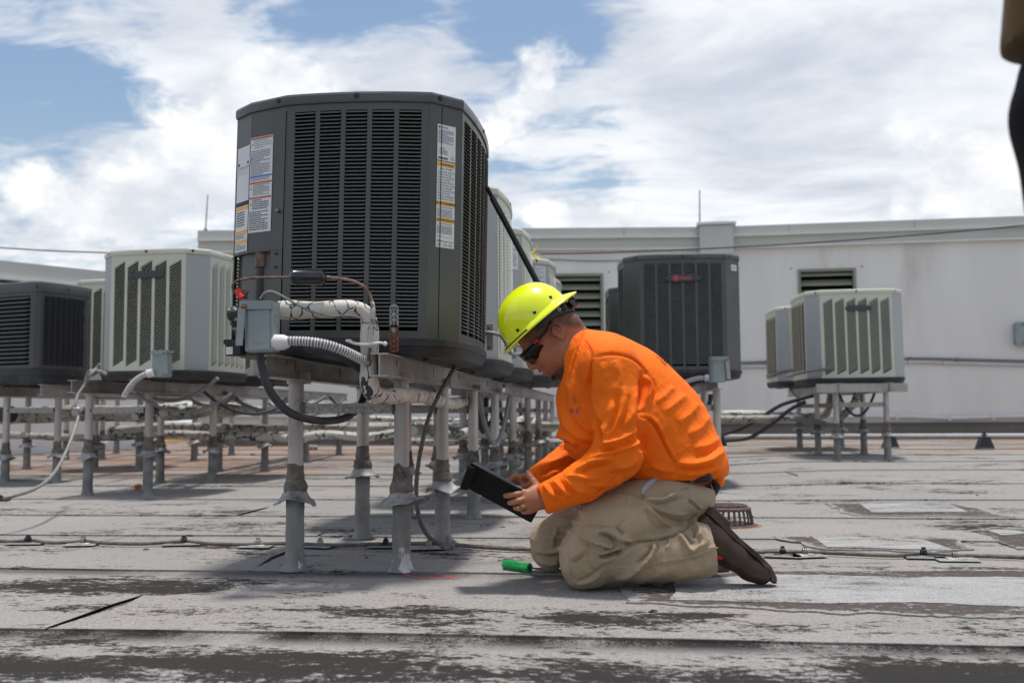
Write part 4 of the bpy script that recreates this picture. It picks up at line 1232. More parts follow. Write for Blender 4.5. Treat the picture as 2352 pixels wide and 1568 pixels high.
for i, y in enumerate((10.15, 11.1, 12.2)):
    for j, x in enumerate((2.14, 2.62)): post(sE, x, y, .758, 160+i*2+j, False)
    crossbar(sE, 2.16, 2.60, y, .615, h=.045)
# perforated strap holding the big unit, with two bolts
p0 = at(905, 806, 3.44); 
st = thing('strap', 'perforated metal strap with two bolts, rusty below, at the foot of the big unit', 'strap', p0)
def pstrap(z0, z1, m, nm, rnd_top=False):
    mb = MB(); w = .0155
    zs = []
    z = z0
    mb.box((-w+.0035, 0, (z0+z1)/2), (.007, .003, z1-z0)); mb.box((w-.0035, 0, (z0+z1)/2), (.007, .003, z1-z0)); mb.box((0, 0, (z0+z1)/2), (.004, .0028, z1-z0))
    n = int((z1-z0)/.016)
    for k in range(n+1): mb.box((0, 0, z0+(z1-z0)*k/n), (2*w-.008, .003, .0065))
    if rnd_top:
        mb.prism([(w*math.cos(a), w*math.sin(a)) for a in np.linspace(0, math.pi, 12)], -.0015, .0015, M=Matrix(((1, 0, 0, 0), (0, 0, -1, 0), (0, 1, 0, z1), (0, 0, 0, 1))))
    part(nm, mb, m, st, smooth=False)
pstrap(.0, .088, 'rust', 'rusty_length'); pstrap(.089, .148, 'galv', 'clean_length', True)
for z in (.072, .125):
    mb = MB(); mb.cyl((0, -.012, z), (0, .004, z), .0055, 6); mb.cyl((0, -.003, z), (0, -.001, z), .009, 12); part('bolt', mb, 'box_grey', st)

# ------------------------------------------------------------------ grey switch box at the near end
def disconnect(M, label, sc=1.0, flip=1, det=True):
    t = thing('disconnect_box', label, 'switch box', M=M, group='grey electrical switch boxes on the frames')
    W, D, H = .094*sc, .078*sc, .170*sc
    mb = MB(); mb.bevbox((0, 0, H*.47), (W, D, H*.94), .003); part('body', mb, 'box_grey', t)
    mb = MB()
    mb.box((-.006*flip*sc, -.004, H*.935), (W*1.10, D*1.1, H*.10), None); mb.box((-.010*flip*sc, -D/2-.007*sc, H*.90), (W*1.15, .010*sc, H*.17)); part('hood', mb, 'box_grey', t)
    mb = MB(); R = Matrix.Rotation(math.radians(-1.5), 3, 'Y')
    mb.bevbox((.001, -D/2-.003*sc, H*.42), (W*.78, .006*sc, H*.80), .002, R); part('front_cover', mb, 'box_grey', t)
    mb = MB(); mb.box((0, -D/2-.0065*sc, H*.16), (W*.42, .002, .003)); part('embossed_bar', mb, 'box_grey', t)
    mb = MB(); R = Matrix.Rotation(math.radians(3.5*flip), 3, 'Y') @ Matrix.Rotation(math.radians(-25*flip), 3, 'Z')
    mb.box((-flip*(W/2+.012*sc), -D/2-.012*sc, H*.47), (.030*sc, .003, H*.72), R); part('side_flap', mb, 'box_grey', t)
    mb = MB(); mb.sphere((-flip*(W*.52), -D/2-.014*sc, H*.86), .0065*sc, 10); 
    if det:
        mb.sphere((W/2, -.012, H*.72), .003, 8); mb.sphere((W/2, .0, H*.50), .003, 8)
    part('rusty_screw', mb, 'rust', t)
    if det:
        mb = MB(); mb.lathe([(.011, 0), (.008, .0006)], 14, c=(-flip*(W*.50), -D/2-.0125, H*.86), R=Matrix.Rotation(math.pi/2, 3, 'X')); part('rust_ring', mb, 'copper_old', t)
    return t
pb = at(603, 808, 3.33)
disconnect(Matrix.Translation(pb) @ Matrix.Rotation(math.radians(2), 4, 'Z'), 'weathered grey switch box hanging at the near end of the left beam, with open flap')
pb2 = atY(372, 866, 6.72)
disconnect(Matrix.Translation(pb2) @ Matrix.Rotation(math.radians(-12), 4, 'Z'), 'grey switch box in front of the cream unit with the blank badge', 1.12, -1)
pb3 = atY(1648, 878, 7.40)
disconnect(Matrix.Translation(pb3) @ Matrix.Rotation(math.radians(8), 4, 'Z'), 'grey switch box in front of the unit with the red badge', 1.12, -1)
# small black box with white sticker
p = at(541, 818, 3.42)
bb = thing('capacitor_box', 'small black box with a white sticker beside the near switch box', 'box', p)
mb = MB(); mb.bevbox((0, 0, .022), (.058, .05, .044), .004); mb.box((0, -.001, .048), (.064, .056, .016)); part('body', mb, 'black_plastic', bb)
mb = MB(); mb.box((-.012, -.0265, .018), (.024, .001, .026)); part('sticker', mb, 'label_white', bb)

# ------------------------------------------------------------------ pipes and conduits at the big unit
def px_tube(name, pts, r, m, label, cat, n=12, k=6, group=None, kind=None):
    P = [at(*p) for p in pts]
    mb = MB(); mb.tube(P, r, n=n, k=k)
    return single(name, mb, m, label, cat, group, kind=kind), P
# insulated suction line
P = [at(*p) for p in ((640, 712, 3.46), (700, 712, 3.46), (760, 710, 3.45), (805, 708, 3.45), (836, 716, 3.45), (848, 742, 3.45), (849, 780, 3.45), (849, 820, 3.46), (848, 850, 3.47), (848, 878, 3.48), (858, 902, 3.50), (885, 910, 3.56), (915, 908, 3.66),
     (960, 908, 3.95), (990, 914, 4.3), (1020, 925, 4.8), (1050, 925, 5.4), (1085, 918, 6.2))]
mb = MB(); L_ = []
mb.tube(P, lambda f: (.0305+.0022*math.sin(f*120)+.002*math.sin(f*47+1)) if f < .36 else .030+.0012*math.sin(f*200), n=22, k=8)
it = thing('insulated_pipe', 'thick cracked white insulated pipe bending down in front of the big unit', 'pipe', P[9])
part('insulation_jacket', mb, 'insulation', it, world=True)
mb = MB()
for q in (at(849, 790, 3.43), ):
    mb.tube([q+Vector((-.075, -.01, .012)), q+Vector((-.04, -.03, .0)), q+Vector((0, -.034, -.004)), q+Vector((.04, -.02, .002)), q+Vector((.052, 0, 0))], .005, n=7); mb.sphere(q+Vector((-.072, -.01, .012)), .008, 8, sc=(1.5, 1, .8)); mb.sphere(q+Vector((.055, -.004, 0)), .009, 8)
part('cable_tie', mb, 'white_pvc', it, world=True)
mb = MB(); a0 = at(655, 712, 3.46); a1 = at(641, 712, 3.46)
mb.tube([a0, a1], lambda f: .0325, n=18, k=1); part('frayed_end', mb, 'insul_black', it, world=True)
mb = MB(); q = at(538, 722, 3.47)
mb.sphere(q, .030, 14, sc=(.9, 1, 1.0)); mb.tube([q, at(551, 765, 3.5), at(556, 800, 3.52)], [.026, .02, .016], n=12)
single('pipe_fitting', mb, 'insul_black', 'black wrapped pipe fitting peeking out left of the near switch box', 'pipe fitting')
# filter drier
fd = thing('filter_drier', 'glossy black filter drier cylinder on thin copper lines in front of the louvres', 'filter drier', at(706, 638, 3.42))
A_, B_ = at(664, 637, 3.42), at(751, 638, 3.42)
ax = (B_-A_).normalized(); Rq = ax.to_track_quat('Z', 'Y').to_matrix(); Lf = (B_-A_).length
mb = MB(); mb.lathe([(.006, 0), (.012, .001), (.020, .006), (.0265, .013), (.0285, .018), (.0275, .021), (.0275, Lf-.021), (.0285, Lf-.018), (.0265, Lf-.013), (.02, Lf-.006), (.012, Lf-.001), (.006, Lf)], 26, c=A_, R=Rq)
part('body', mb, 'black_gloss', fd, world=True)
mb = MB(); qc = at(703, 625, 3.40); mb.box(qc+Vector((0, .003, 0)), (.030, .002, .014), Matrix.Rotation(math.radians(-38), 3, 'X')); part('sticker', mb, 'label_white', fd, world=True)
mb = MB(); mb.tube([at(664, 637, 3.42), at(630, 637, 3.42), at(585, 638, 3.42), at(555, 642, 3.42), at(540, 648, 3.42), at(534, 658, 3.42), at(540, 672, 3.43), at(556, 682, 3.44)], .0045, n=9)
part('copper_line', mb, 'copper_old', fd, world=True)
mb = MB(); mb.tube([at(751, 638, 3.42), at(782, 640, 3.42), at(812, 646, 3.42), at(838, 660, 3.42), at(851, 680, 3.42), at(855, 705, 3.41), at(855, 735, 3.405), at(853, 765, 3.405), at(850, 800, 3.41), at(846, 828, 3.42)], .0055, n=9)
part('copper_line', mb, 'copper_old', fd, world=True)
mb = MB(); mb.tube([at(853, 688, 3.419), at(856, 705, 3.41), at(855, 735, 3.405), at(853, 765, 3.405), at(850, 798, 3.41)], [.0058, .010, .0095, .0085, .0075], n=10); part('peeling_wrap', mb, 'wrap_worn', fd, world=True)
for q, q2 in ((at(755, 638, 3.42), at(762, 638, 3.42)),):
    mb = MB(); mb.cyl(q-ax*.008, q+ax*.006, .008, 12); part('nut', mb, 'copper_old', fd, world=True)
px_tube('control_wire', [(598, 686, 3.36), (606, 674, 3.36), (622, 669, 3.36), (645, 678, 3.36), (680, 698, 3.37), (715, 715, 3.41), (760, 726, 3.415), (800, 724, 3.415), (830, 730, 3.415)], .0038, 'cable_pale', 'thin pale wire looping from the near switch box over the white pipe', 'wire', n=8)
o = px_tube('warning_tag', [(546, 664, 3.40), (548, 675, 3.40), (556, 684, 3.40)], .010, 'red_tape', 'red tape wrapped round the copper line left of the near switch box', 'tape', n=8)
mb = MB(); mb.box(at(560, 676, 3.44), (.022, .02, .03)); mb.cyl(at(552, 684, 3.42), at(570, 668, 3.42), .007, 8)
single('valve', mb, 'copper_old', 'small weathered brass valve beside the red tape', 'valve')
# white corrugated liquid tight conduit
cf = thing('flexible_conduit', 'white ribbed flexible conduit curving from the near switch box under the big unit', 'conduit', at(640, 785, 3.32))
mb = MB(); a0, a1 = at(628, 786, 3.31), at(663, 786, 3.30); ax2 = (a1-a0).normalized(); Rq = ax2.to_track_quat('Z', 'Y').to_matrix(); Lq = (a1-a0).length
mb.lathe([(.018, 0), (.0255, .002), (.0265, .012), (.0255, Lq*.7), (.024, Lq*.75), (.018, Lq)], 22, c=a0, R=Rq); part('fitting', mb, 'white_pvc', cf, world=True)
Pc = [at(*p) for p in ((655, 783, 3.31), (680, 783, 3.31), (715, 785, 3.31), (750, 791, 3.32), (785, 803, 3.34), (815, 817, 3.38), (840, 830, 3.43), (870, 842, 3.50))]
mb = MB(); mb.tube(Pc, .0148, n=18); part('liner', mb, 'conduit_grey', cf, world=True)
CP = catmull(Pc, 24); acc = 0; nxt = .01; rib = MB()
for a_, b_ in zip(CP, CP[1:]):
    acc += (b_-a_).length
    if acc > nxt and acc < .345:
        d_ = (b_-a_).normalized(); rib.tube([b_-d_*.0022, b_-d_*.0014, b_+d_*.0014, b_+d_*.0022], [.0148, .0176, .0176, .0148], n=16, k=1); nxt += .0098
ro = part('rib', rib, 'white_pvc', cf, world=True); ro['kind'] = 'stuff'
mb = MB(); mb.tube([P_ for P_ in (at(840, 830, 3.43), at(855, 838, 3.47), at(868, 842, 3.50))], .0165, n=14); part('end_sleeve', mb, 'conduit_grey', cf, world=True)
px_tube('rubber_conduit', [(597, 812, 3.40), (601, 840, 3.40), (612, 880, 3.40), (632, 915, 3.41), (662, 945, 3.43), (700, 960, 3.48), (745, 966, 3.60), (790, 960, 3.74), (822, 938, 3.84), (836, 910, 3.90), (840, 885, 3.92)], .0142, 'rubber_black', 'thick black rubber conduit hanging in a loop past the nearest left post', 'conduit', n=16)
px_tube('rubber_conduit', [(700, 800, 3.46), (750, 806, 3.46), (790, 822, 3.48), (820, 842, 3.52), (842, 865, 3.58)], .0135, 'rubber_black', 'black conduit behind the white ribbed one under the big unit', 'conduit', n=14)
# ring cables and brackets at the pans of the row
k = 0
for (xx, yy, D, lab) in ((1125, 790, 4.55, 'first'), (1180, 812, 5.75, 'second')):
    q = at(xx, yy, D)
    b = thing('tie_down', 'steel tie-down bracket with cable loop on the %s cream unit of the row' % lab, 'tie-down', q, group='tie-downs along the row')
    mb = MB(); mb.box((0, 0, .03), (.03, .012, .12)); part('bracket', mb, 'galv', b)
    mb = MB(); mb.tube([(-.03, -.02, .03), (-.01, -.03, .05), (.03, -.03, .045), (.06, -.02, .03), (.085, .0, -.02), (.10, .05, -.045), (.15, .2, -.03), (.17, .5, .0), (.17, .7, .03)], .009, n=8); part('cable', mb, 'cable_pale', b)
    mb = MB(); mb.sphere((0, -.01, .075), .007, 8); mb.sphere((0, -.01, -.015), .007, 8); part('bolt', mb, 'rust', b)
for (px_, Y_, lab) in ((1840, 10.30, 'nearer'), (1782, 11.72, 'farther')):
    a_ = atY(px_+58, 852, Y_)
    mb = MB(); mb.tube([a_+Vector((.01, -.02, .05)), a_+Vector((.0, -.04, .02)), a_+Vector((-.12, .0, .01)), a_+Vector((-.24, .08, -.01)), a_+Vector((-.30, .22, -.03)), a_+Vector((-.31, .5, -.03))], .016, n=8)
    single('tie_down_cable', mb, 'conduit_grey', 'dark tie-down cable wrapped round the foot of the %s right cream unit' % lab, 'cable', 'tie-down cables')

# ------------------------------------------------------------------ long insulated pipes and cables under the frames
prng = random.Random(5)
ORD = ['nearest', 'second nearest', 'third nearest', 'fourth nearest', 'fifth nearest', 'sixth nearest', 'seventh nearest', 'second farthest', 'farthest']
ORDL = ['leftmost', 'second from the left', 'third from the left', 'fourth from the left', 'rightmost']
def wpipe(pts, r, m, label, group, name='insulated_pipe', cat='pipe', n=10, k=5):
    mb = MB(); mb.tube([Vector(p) for p in pts], lambda f: r*(1+.06*math.sin(f*90)+.04*math.sin(f*41)), n=n, k=k)
    return single(name, mb, m, label, cat, group)
G1 = 'insulated pipes under the row of units'
L1 = 'white insulated pipe lying along under the row behind the big unit'
for i in range(5):
    x = -1.35+.11*i; z = .42+.05*prng.random()
    pts = [(x+prng.uniform(-.03, .03), y, gz(x, y)+z+prng.uniform(-.03, .03)) for y in np.linspace(6.4+.3*i, 12.5, 8)]
    wpipe(pts, .034, 'insulation_far', 'white insulated pipe along under the row behind the big unit, '+ORDL[i], G1)
G2 = 'insulated pipes crossing behind the posts'
L2 = 'pale insulated pipe crossing behind the left posts, low over the roof'
for i in range(8):
    y = 8.6+.55*i+prng.uniform(-.1, .1); z = .30+prng.uniform(-.03, .14)
    x0 = -4.6+prng.uniform(-.3, 1.2); x1 = -.9+prng.uniform(-.2, .4)
    if i in (2, 5): x0 -= 2
    pts = [(x, y+prng.uniform(-.05, .05), gz(x, y)+z+prng.uniform(-.025, .025)) for x in np.linspace(x0, x1, 9)]
    wpipe(pts, prng.choice((.03, .036, .045)), prng.choice(('insulation_far', 'insulation_dirty')), 'pale insulated pipe crossing low behind the left posts, '+ORD[i]+' of them', G2)
L2b = 'grey pipe bundle low behind the row of posts, near the wall'
for i in range(5):
    y = 11.6+.3*i; z = .14+.1*prng.random()
    pts = [(x, y+prng.uniform(-.08, .08), gz(x, y)+z+prng.uniform(-.02, .02)) for x in np.linspace(-2.6, 0.2, 7)]
    wpipe(pts, .05, 'insulation_dirty', 'grey pipe low behind the row of posts near the wall, '+ORD[i], 'grey pipes low near the wall')
L3 = 'insulated pipe running back under the left cream units'
for i in range(4):
    x = -3.80+.13*i
    pts = [(x+prng.uniform(-.03, .03), y, .60+gz(x, y)+prng.uniform(-.04, .04)) for y in np.linspace(7.5, 12.2, 9)]
    wpipe(pts, .036, 'insulation_dirty' if i % 2 else 'insulation_far', 'insulated pipe running back under the left cream units, '+(ORDL[i] if i < 3 else 'rightmost'), 'insulated pipes under the left units')
for i, (y, z) in enumerate(((8.7, .62), (8.9, .56))):
    wpipe([(-6.2, y, z), (-5.6, y+.02, z-.01), (-5.0, y, z+.01), (-4.4, y-.03, z), (-3.9, y, z+.02)], .05 if i == 0 else .04, 'insulation_dirty', ('thick dirty insulated pipe under the left edge unit, upper', 'thick dirty insulated pipe under the left edge unit, lower')[i], 'thick pipes under the left edge unit')
wpipe([(-6.45, 8.6, .60), (-5.95, 8.55, .60), (-5.45, 8.5, .60)], .07, 'rubber_black', 'thick black pipe end under the unit at the left edge', None, cat='pipe')
# hanging loops
def loop(p0, p1, sag, r, m, label, group, n=10, side=0.0):
    a, b = Vector(p0), Vector(p1); pts = []
    for k in range(9):
        f = k/8; q = a.lerp(b, f); q.z -= sag*4*f*(1-f); q.x += side*math.sin(f*math.pi); pts.append(q)
    mb = MB(); mb.tube(pts, r, n=n, k=3)
    return single('cable_loop', mb, m, label, 'cable', group)
GL = 'cable loops hanging under the units'
LL_ = 'cable loop hanging under the left cream units'
for i in range(9):
    y = 6.9+.55*i+prng.uniform(-.2, .2); x = -3.35+prng.uniform(-.3, .2)
    loop((x, y, .78), (x+prng.uniform(.3, .8), y+prng.uniform(.2, .8), .74), prng.uniform(.10, .24), prng.choice((.012, .016)), prng.choice(('rubber_black', 'conduit_grey')), LL_+', '+ORD[i], GL)
loop(atY(500, 868, 7.0), atY(330, 905, 7.2), .10, .014, 'conduit_grey', 'grey conduit dropping from the foot of the badged cream unit and swinging left', GL)
LR_ = 'cable loop hanging under the row behind the big unit'
for i in range(8):
    y = 5.0+.8*i+prng.uniform(-.2, .2); x = -1.1+prng.uniform(-.15, .3)
    loop((x, y, .70), (x+prng.uniform(-.2, .3), y+prng.uniform(.3, .9), .68), prng.uniform(.15, .3), prng.choice((.014, .018)), prng.choice(('rubber_black', 'conduit_grey')), LR_+', '+ORD[i], GL)
# white ribbed conduit of the left switch box
def ribbed(pts, r, label, pitch=.012, lim=.5):
    t = thing('flexible_conduit', label, 'conduit', pts[0])
    mb = MB(); mb.tube(pts, r, n=12); part('liner', mb, 'conduit_grey', t, world=True)
    q = catmull(pts, 20); acc = 0; nxt = .01; rib = MB()
    for a_, b_ in zip(q, q[1:]):
        acc += (b_-a_).length
        if acc > nxt and acc < lim:
            d_ = (b_-a_).normalized(); rib.tube([b_-d_*.003, b_+d_*.003], r*1.17, n=10, k=1); nxt += pitch
    ro = part('rib', rib, 'white_pvc', t, world=True); ro['kind'] = 'stuff'
    mb = MB(); d_ = (Vector(pts[1])-Vector(pts[0])).normalized(); mb.cyl(Vector(pts[0])-d_*.01, Vector(pts[0])+d_*.03, r*1.7, 14); part('fitting', mb, 'white_pvc', t, world=True)
ribbed([at(348, 856, 6.95), at(332, 860, 6.95), at(315, 870, 6.95), at(300, 886, 6.97), at(288, 905, 7.0), at(284, 915, 7.0)], .017, 'white ribbed conduit from the left switch box curving under the beam', lim=.30)
ribbed([at(1628, 868, 7.55), at(1605, 868, 7.55), at(1582, 874, 7.55), at(1560, 885, 7.55), at(1545, 900, 7.6)], .016, 'white ribbed conduit from the switch box behind the man', lim=.4)
px_tube('rubber_conduit', [(1625, 872, 7.6), (1600, 876, 7.6), (1580, 888, 7.6), (1565, 905, 7.65)], .018, 'rubber_black', 'black conduit below the ribbed one behind the man', 'conduit', n=10)
px_tube('rubber_conduit', [(1632, 905, 7.9), (1630, 925, 7.9), (1620, 945, 7.9), (1600, 960, 7.9)], .018, 'rubber_black', 'black conduit under the frame behind the man', 'conduit', n=10)
# pipes to the right pair
wpipe([at(1640, 962, 11.5), at(1740, 962, 11.3), at(1830, 958, 11.1), at(1870, 956, 11.05), at(1895, 950, 11.0), at(1905, 930, 11.0), at(1910, 905, 11.0)], .045, 'insulation_dirty', 'thick grey insulated pipe leading to the right pair of cream units', None)
wpipe([at(1650, 950, 11.7), at(1720, 951, 11.6), at(1780, 950, 11.5), at(1840, 955, 11.4)], .033, 'insulation_far', 'white insulated pipe on top of the thick grey one, right of the man', None)
wpipe([at(1640, 950, 12.4), at(1700, 948, 12.4), at(1760, 950, 12.4)], .035, 'white_pvc', 'short white pipe behind the post right of the man', None)
px_tube('rubber_conduit', [(1660, 998, 11.8), (1700, 985, 11.6), (1745, 960, 11.4), (1790, 932, 11.2), (1830, 918, 11.1), (1880, 905, 11.0)], .022, 'rubber_black', 'upper black conduit rising from the roof to the right cream units', 'conduit', n=10, group='black conduits rising to the right units')
px_tube('rubber_conduit', [(1665, 1012, 11.6), (1720, 1005, 11.4), (1770, 975, 11.2), (1815, 940, 11.0), (1850, 922, 10.9)], .022, 'rubber_black', 'lower black conduit rising from the roof to the right cream units', 'conduit', n=10, group='black conduits rising to the right units')
px_tube('flexible_conduit', [(1815, 962, 10.9), (1850, 965, 10.8), (1885, 970, 10.7), (1900, 975, 10.7)], .026, 'conduit_grey', 'ribbed grey conduit end lying between the right posts', 'conduit', n=12)
wpipe([at(1965, 895, 10.7), at(1967, 910, 10.7), at(1960, 928, 10.7), at(1945, 945, 10.75), at(1930, 960, 10.8)], .04, 'insulation_dirty', 'dirty insulated pipe stub under the nearer right cream unit', None)
loop(at(1925, 900, 10.5), at(2010, 900, 10.6), .25, .014, 'rubber_black', 'black cable loop under the nearer right cream unit', GL)
px_tube('brace_cable', [(1805, 880, 11.6), (1835, 918, 11.4)], .012, 'conduit_grey', 'thin grey brace under the farther right cream unit', 'cable', n=8)
# rubber support blocks on the roof
for (px_, py_, lab) in ((2045, 1029, 'black rubber pipe support block right of the cream pair'), (2262, 1031, 'black rubber pipe support block farthest right'), (1654, 1027, 'black rubber pipe support block just behind the man')):
    g = ground(px_, py_)
    t = thing('pipe_support', lab, 'pipe support', g, group='rubber pipe supports on the roof')
    mb = MB(); 
    vs = [(-.10, -.09, 0), (.10, -.09, 0), (.10, .09, 0), (-.10, .09, 0), (-.085, -.075, .015), (.085, -.075, .015), (.085, .075, .015), (-.085, .075, .015), (-.045, -.05, .145), (.045, -.05, .145), (.045, .05, .145), (-.045, .05, .145)]
    mb.add(vs, [(3, 2, 1, 0)]+[(i+j, i+(j+1) % 4, i+4+(j+1) % 4, i+4+j) for i in (0, 4) for j in range(4)]+[(8, 9, 10, 11)])
    part('block', mb, 'black_plastic', t, smooth=False)
    mb = MB(); mb.cyl((0, 0, .145), (0, 0, .19), .012, 8); mb.cyl((-.03, 0, .165), (.03, 0, .165), .010, 8); mb.sphere((0, 0, .195), .017, 8); part('clamp', mb, 'wire_black', t)
# extra loose items between the rows
mb = MB(); q = ground(705, 1033); mb.tube([q+Vector((-.12, 0, .03)), q+Vector((0, 0, .035)), q+Vector((.14, .02, .03))], .03, n=8)
single('pipe_offcut', mb, 'insulation_dirty', 'short insulated pipe offcut lying on the roof behind the nearest left post', 'pipe offcut')
mb = MB(); q = ground(580, 1045); mb.bevbox(q+Vector((0, 0, .01)), (.05, .03, .02), .003); single('rubber_bit', mb, 'black_plastic', 'small black rubber bit on the roof left of the nearest left post', 'scrap')
for lab, col_, ys in (('red hose lying across the roof far behind the posts', 'hose_red', (1003, 1005, 1004, 1005, 1004)), ('dull yellow hose lying across the roof behind the left posts', 'hose_yellow', (1032, 1022, 1012, 1004, 1000))):
    P_ = [ground(px_, py_, .02) for px_, py_ in zip((120, 350, 600, 900, 1250) if col_ == 'hose_red' else (60, 240, 400, 560, 700), ys)]
    mb = MB(); mb.tube(P_, .017, n=7, k=8); single('hose', mb, col_, lab, 'hose')
# ------------------------------------------------------------------ signed-distance sculpting for people and cloth
class Field:
    def __init__(s, lo, hi, h):
        s.h = h; s.lo = np.array(lo, float)
        s.n = np.ceil((np.array(hi)-s.lo)/h).astype(int)+1
        ax = [(s.lo[i]+h*np.arange(s.n[i])).astype(np.float32) for i in range(3)]
        s.ax = ax
        s.d = np.full(tuple(s.n), 9.0, np.float32)
    def _win(s, c0, c1, pad):
        i0 = np.clip(np.floor((np.minimum(c0, c1)-pad-s.lo)/s.h).astype(int), 0, s.n-1)
        i1 = np.clip(np.ceil((np.maximum(c0, c1)+pad-s.lo)/s.h).astype(int)+1, 1, s.n)
        sl = tuple(slice(a, b) for a, b in zip(i0, i1))
        X = s.ax[0][sl[0]][:, None, None]; Y = s.ax[1][sl[1]][None, :, None]; Z = s.ax[2][sl[2]][None, None, :]
        return sl, X, Y, Z
    def comb(s, sl, d, k, op):
        a = s.d[sl]
        if op == 'u':
            h = np.clip(.5+.5*(a-d)/k, 0, 1); s.d[sl] = a*(1-h)+d*h-k*h*(1-h)
        elif op == 's':
            d = -d; h = np.clip(.5-.5*(a-d)/k, 0, 1); s.d[sl] = a*(1-h)+d*h+k*h*(1-h)
        elif op == 'i':
            h = np.clip(.5-.5*(a-d)/k, 0, 1); s.d[sl] = a*(1-h)+d*h+k*h*(1-h)
    def cap(s, a, b, ra, rb=None, k=.02, op='u', fl=None):
        rb = ra if rb is None else rb
        a = np.array(a, float); b = np.array(b, float)
        sl, X, Y, Z = s._win(a, b, max(ra, rb)+.06+k)
        ba = b-a; L2 = float(ba @ ba) or 1e-9
        t = np.clip(((X-a[0])*ba[0]+(Y-a[1])*ba[1]+(Z-a[2])*ba[2])/L2, 0, 1)
        dx, dy, dz = X-a[0]-t*ba[0], Y-a[1]-t*ba[1], Z-a[2]-t*ba[2]
        if fl: dy = dy/fl
        s.comb(sl, np.sqrt(dx*dx+dy*dy+dz*dz)-(ra+(rb-ra)*t), k, op)
    def ell(s, c, r, R=None, k=.02, op='u'):
        c = np.array(c, float); r = np.array(r, float)
        sl, X, Y, Z = s._win(c, c, r.max()+.06+k)
        x, y, z = X-c[0], Y-c[1], Z-c[2]
        if R is not None:
            R = np.array(R)       # rows: local axes
            x, y, z = R[0, 0]*x+R[0, 1]*y+R[0, 2]*z, R[1, 0]*x+R[1, 1]*y+R[1, 2]*z, R[2, 0]*x+R[2, 1]*y+R[2, 2]*z
        k0 = np.sqrt((x/r[0])**2+(y/r[1])**2+(z/r[2])**2); k1 = np.sqrt((x/r[0]**2)**2+(y/r[1]**2)**2+(z/r[2]**2)**2)
        s.comb(sl, k0*(k0-1)/(k1+1e-9), k, op)
    def plane(s, p, n, k=.01):
        n = np.array(n, float); n /= np.linalg.norm(n)
        sl = (slice(None),)*3
        X = s.ax[0][:, None, None]; Y = s.ax[1][None, :, None]; Z = s.ax[2][None, None, :]
        s.comb(sl, (X-p[0])*n[0]+(Y-p[1])*n[1]+(Z-p[2])*n[2], k, 'i')
    def nets(s):
        d = s.d; S = d < 0
        nx, ny, nz = d.shape
        c = np.zeros((nx-1, ny-1, nz-1), np.int8)
        for i in (0, 1):
            for j in (0, 1):
                for k in (0, 1): c += S[i:nx-1+i, j:ny-1+j, k:nz-1+k]
        act = (c > 0) & (c < 8)
        I, J, K = np.nonzero(act)
        idx = np.full(act.shape, -1, np.int64); idx[I, J, K] = np.arange(len(I))
        acc = np.zeros((len(I), 3)); cnt = np.zeros(len(I))
        corners = [(i, j, k) for i in (0, 1) for j in (0, 1) for k in (0, 1)]
        for a in corners:
            for ax in range(3):
                if a[ax] == 1: continue
                b = list(a); b[ax] = 1
                da = d[I+a[0], J+a[1], K+a[2]]; db = d[I+b[0], J+b[1], K+b[2]]
                m = (da < 0) != (db < 0)
                t = np.where(m, da/(da-db+1e-12), 0)
                p = np.array(a, float)[None, :].repeat(len(I), 0); p[:, ax] += t
                acc += p*m[:, None]; cnt += m
        v = acc/cnt[:, None] + np.stack([I, J, K], 1)
        v = v*s.h + s.lo
        faces = []
        for ax in range(3):
            o1, o2 = [(1, 2), (2, 0), (0, 1)][ax]
            sa = [slice(None)]*3; sb = [slice(None)]*3
            sa[ax] = slice(0, -1); sb[ax] = slice(1, None)
            A = S[tuple(sa)]; B = S[tuple(sb)]
            E = np.argwhere(A != B)
            m = (E[:, o1] > 0) & (E[:, o2] > 0) & (E[:, o1] < d.shape[o1]-1) & (E[:, o2] < d.shape[o2]-1)
            E = E[m]
            def cell(d1, d2):
                q = E.copy(); q[:, o1] += d1; q[:, o2] += d2; return idx[q[:, 0], q[:, 1], q[:, 2]]
            q = np.stack([cell(-1, -1), cell(0, -1), cell(0, 0), cell(-1, 0)], 1)
            ins = A[E[:, 0], E[:, 1], E[:, 2]]
            q = np.where(ins[:, None], q, q[:, ::-1])
            faces.append(q)
        return v, np.concatenate(faces)

def vnormals(v, f):
    n = np.zeros_like(v)
    e = np.cross(v[f[:, 2]]-v[f[:, 0]], v[f[:, 3]]-v[f[:, 1]])
    for k in range(4): np.add.at(n, f[:, k], e)
    return n/(np.linalg.norm(n, axis=1)[:, None]+1e-12)
def relax(v, f, it=1, lam=.5):
    for _ in range(it):
        s = np.zeros_like(v); c = np.zeros(len(v))
        for k in range(4):
            a, b = f[:, k], f[:, (k+1) % 4]
            np.add.at(s, a, v[b]); np.add.at(s, b, v[a]); np.add.at(c, a, 1); np.add.at(c, b, 1)
        v = v*(1-lam)+lam*s/c[:, None]
    return v
def np_noise(p, sc, seed=0):
    """cheap smooth value noise, vectorised"""
    q = p*sc+seed*17.31
    i = np.floor(q).astype(np.int64); f = q-i; f = f*f*(3-2*f)
    def hsh(a, b, c):
        h = (a*374761393+b*668265263+c*2147483647+seed*144665) & 0xffffffff
        h = ((h ^ (h >> 13))*1274126177) & 0xffffffff
        return ((h ^ (h >> 16)) & 0xffff)/32767.5-1
    r = 0
    for dx in (0, 1):
        for dy in (0, 1):
            for dz in (0, 1):
                w = (f[:, 0] if dx else 1-f[:, 0])*(f[:, 1] if dy else 1-f[:, 1])*(f[:, 2] if dz else 1-f[:, 2])
                r = r+w*hsh(i[:, 0]+dx, i[:, 1]+dy, i[:, 2]+dz)
    return r
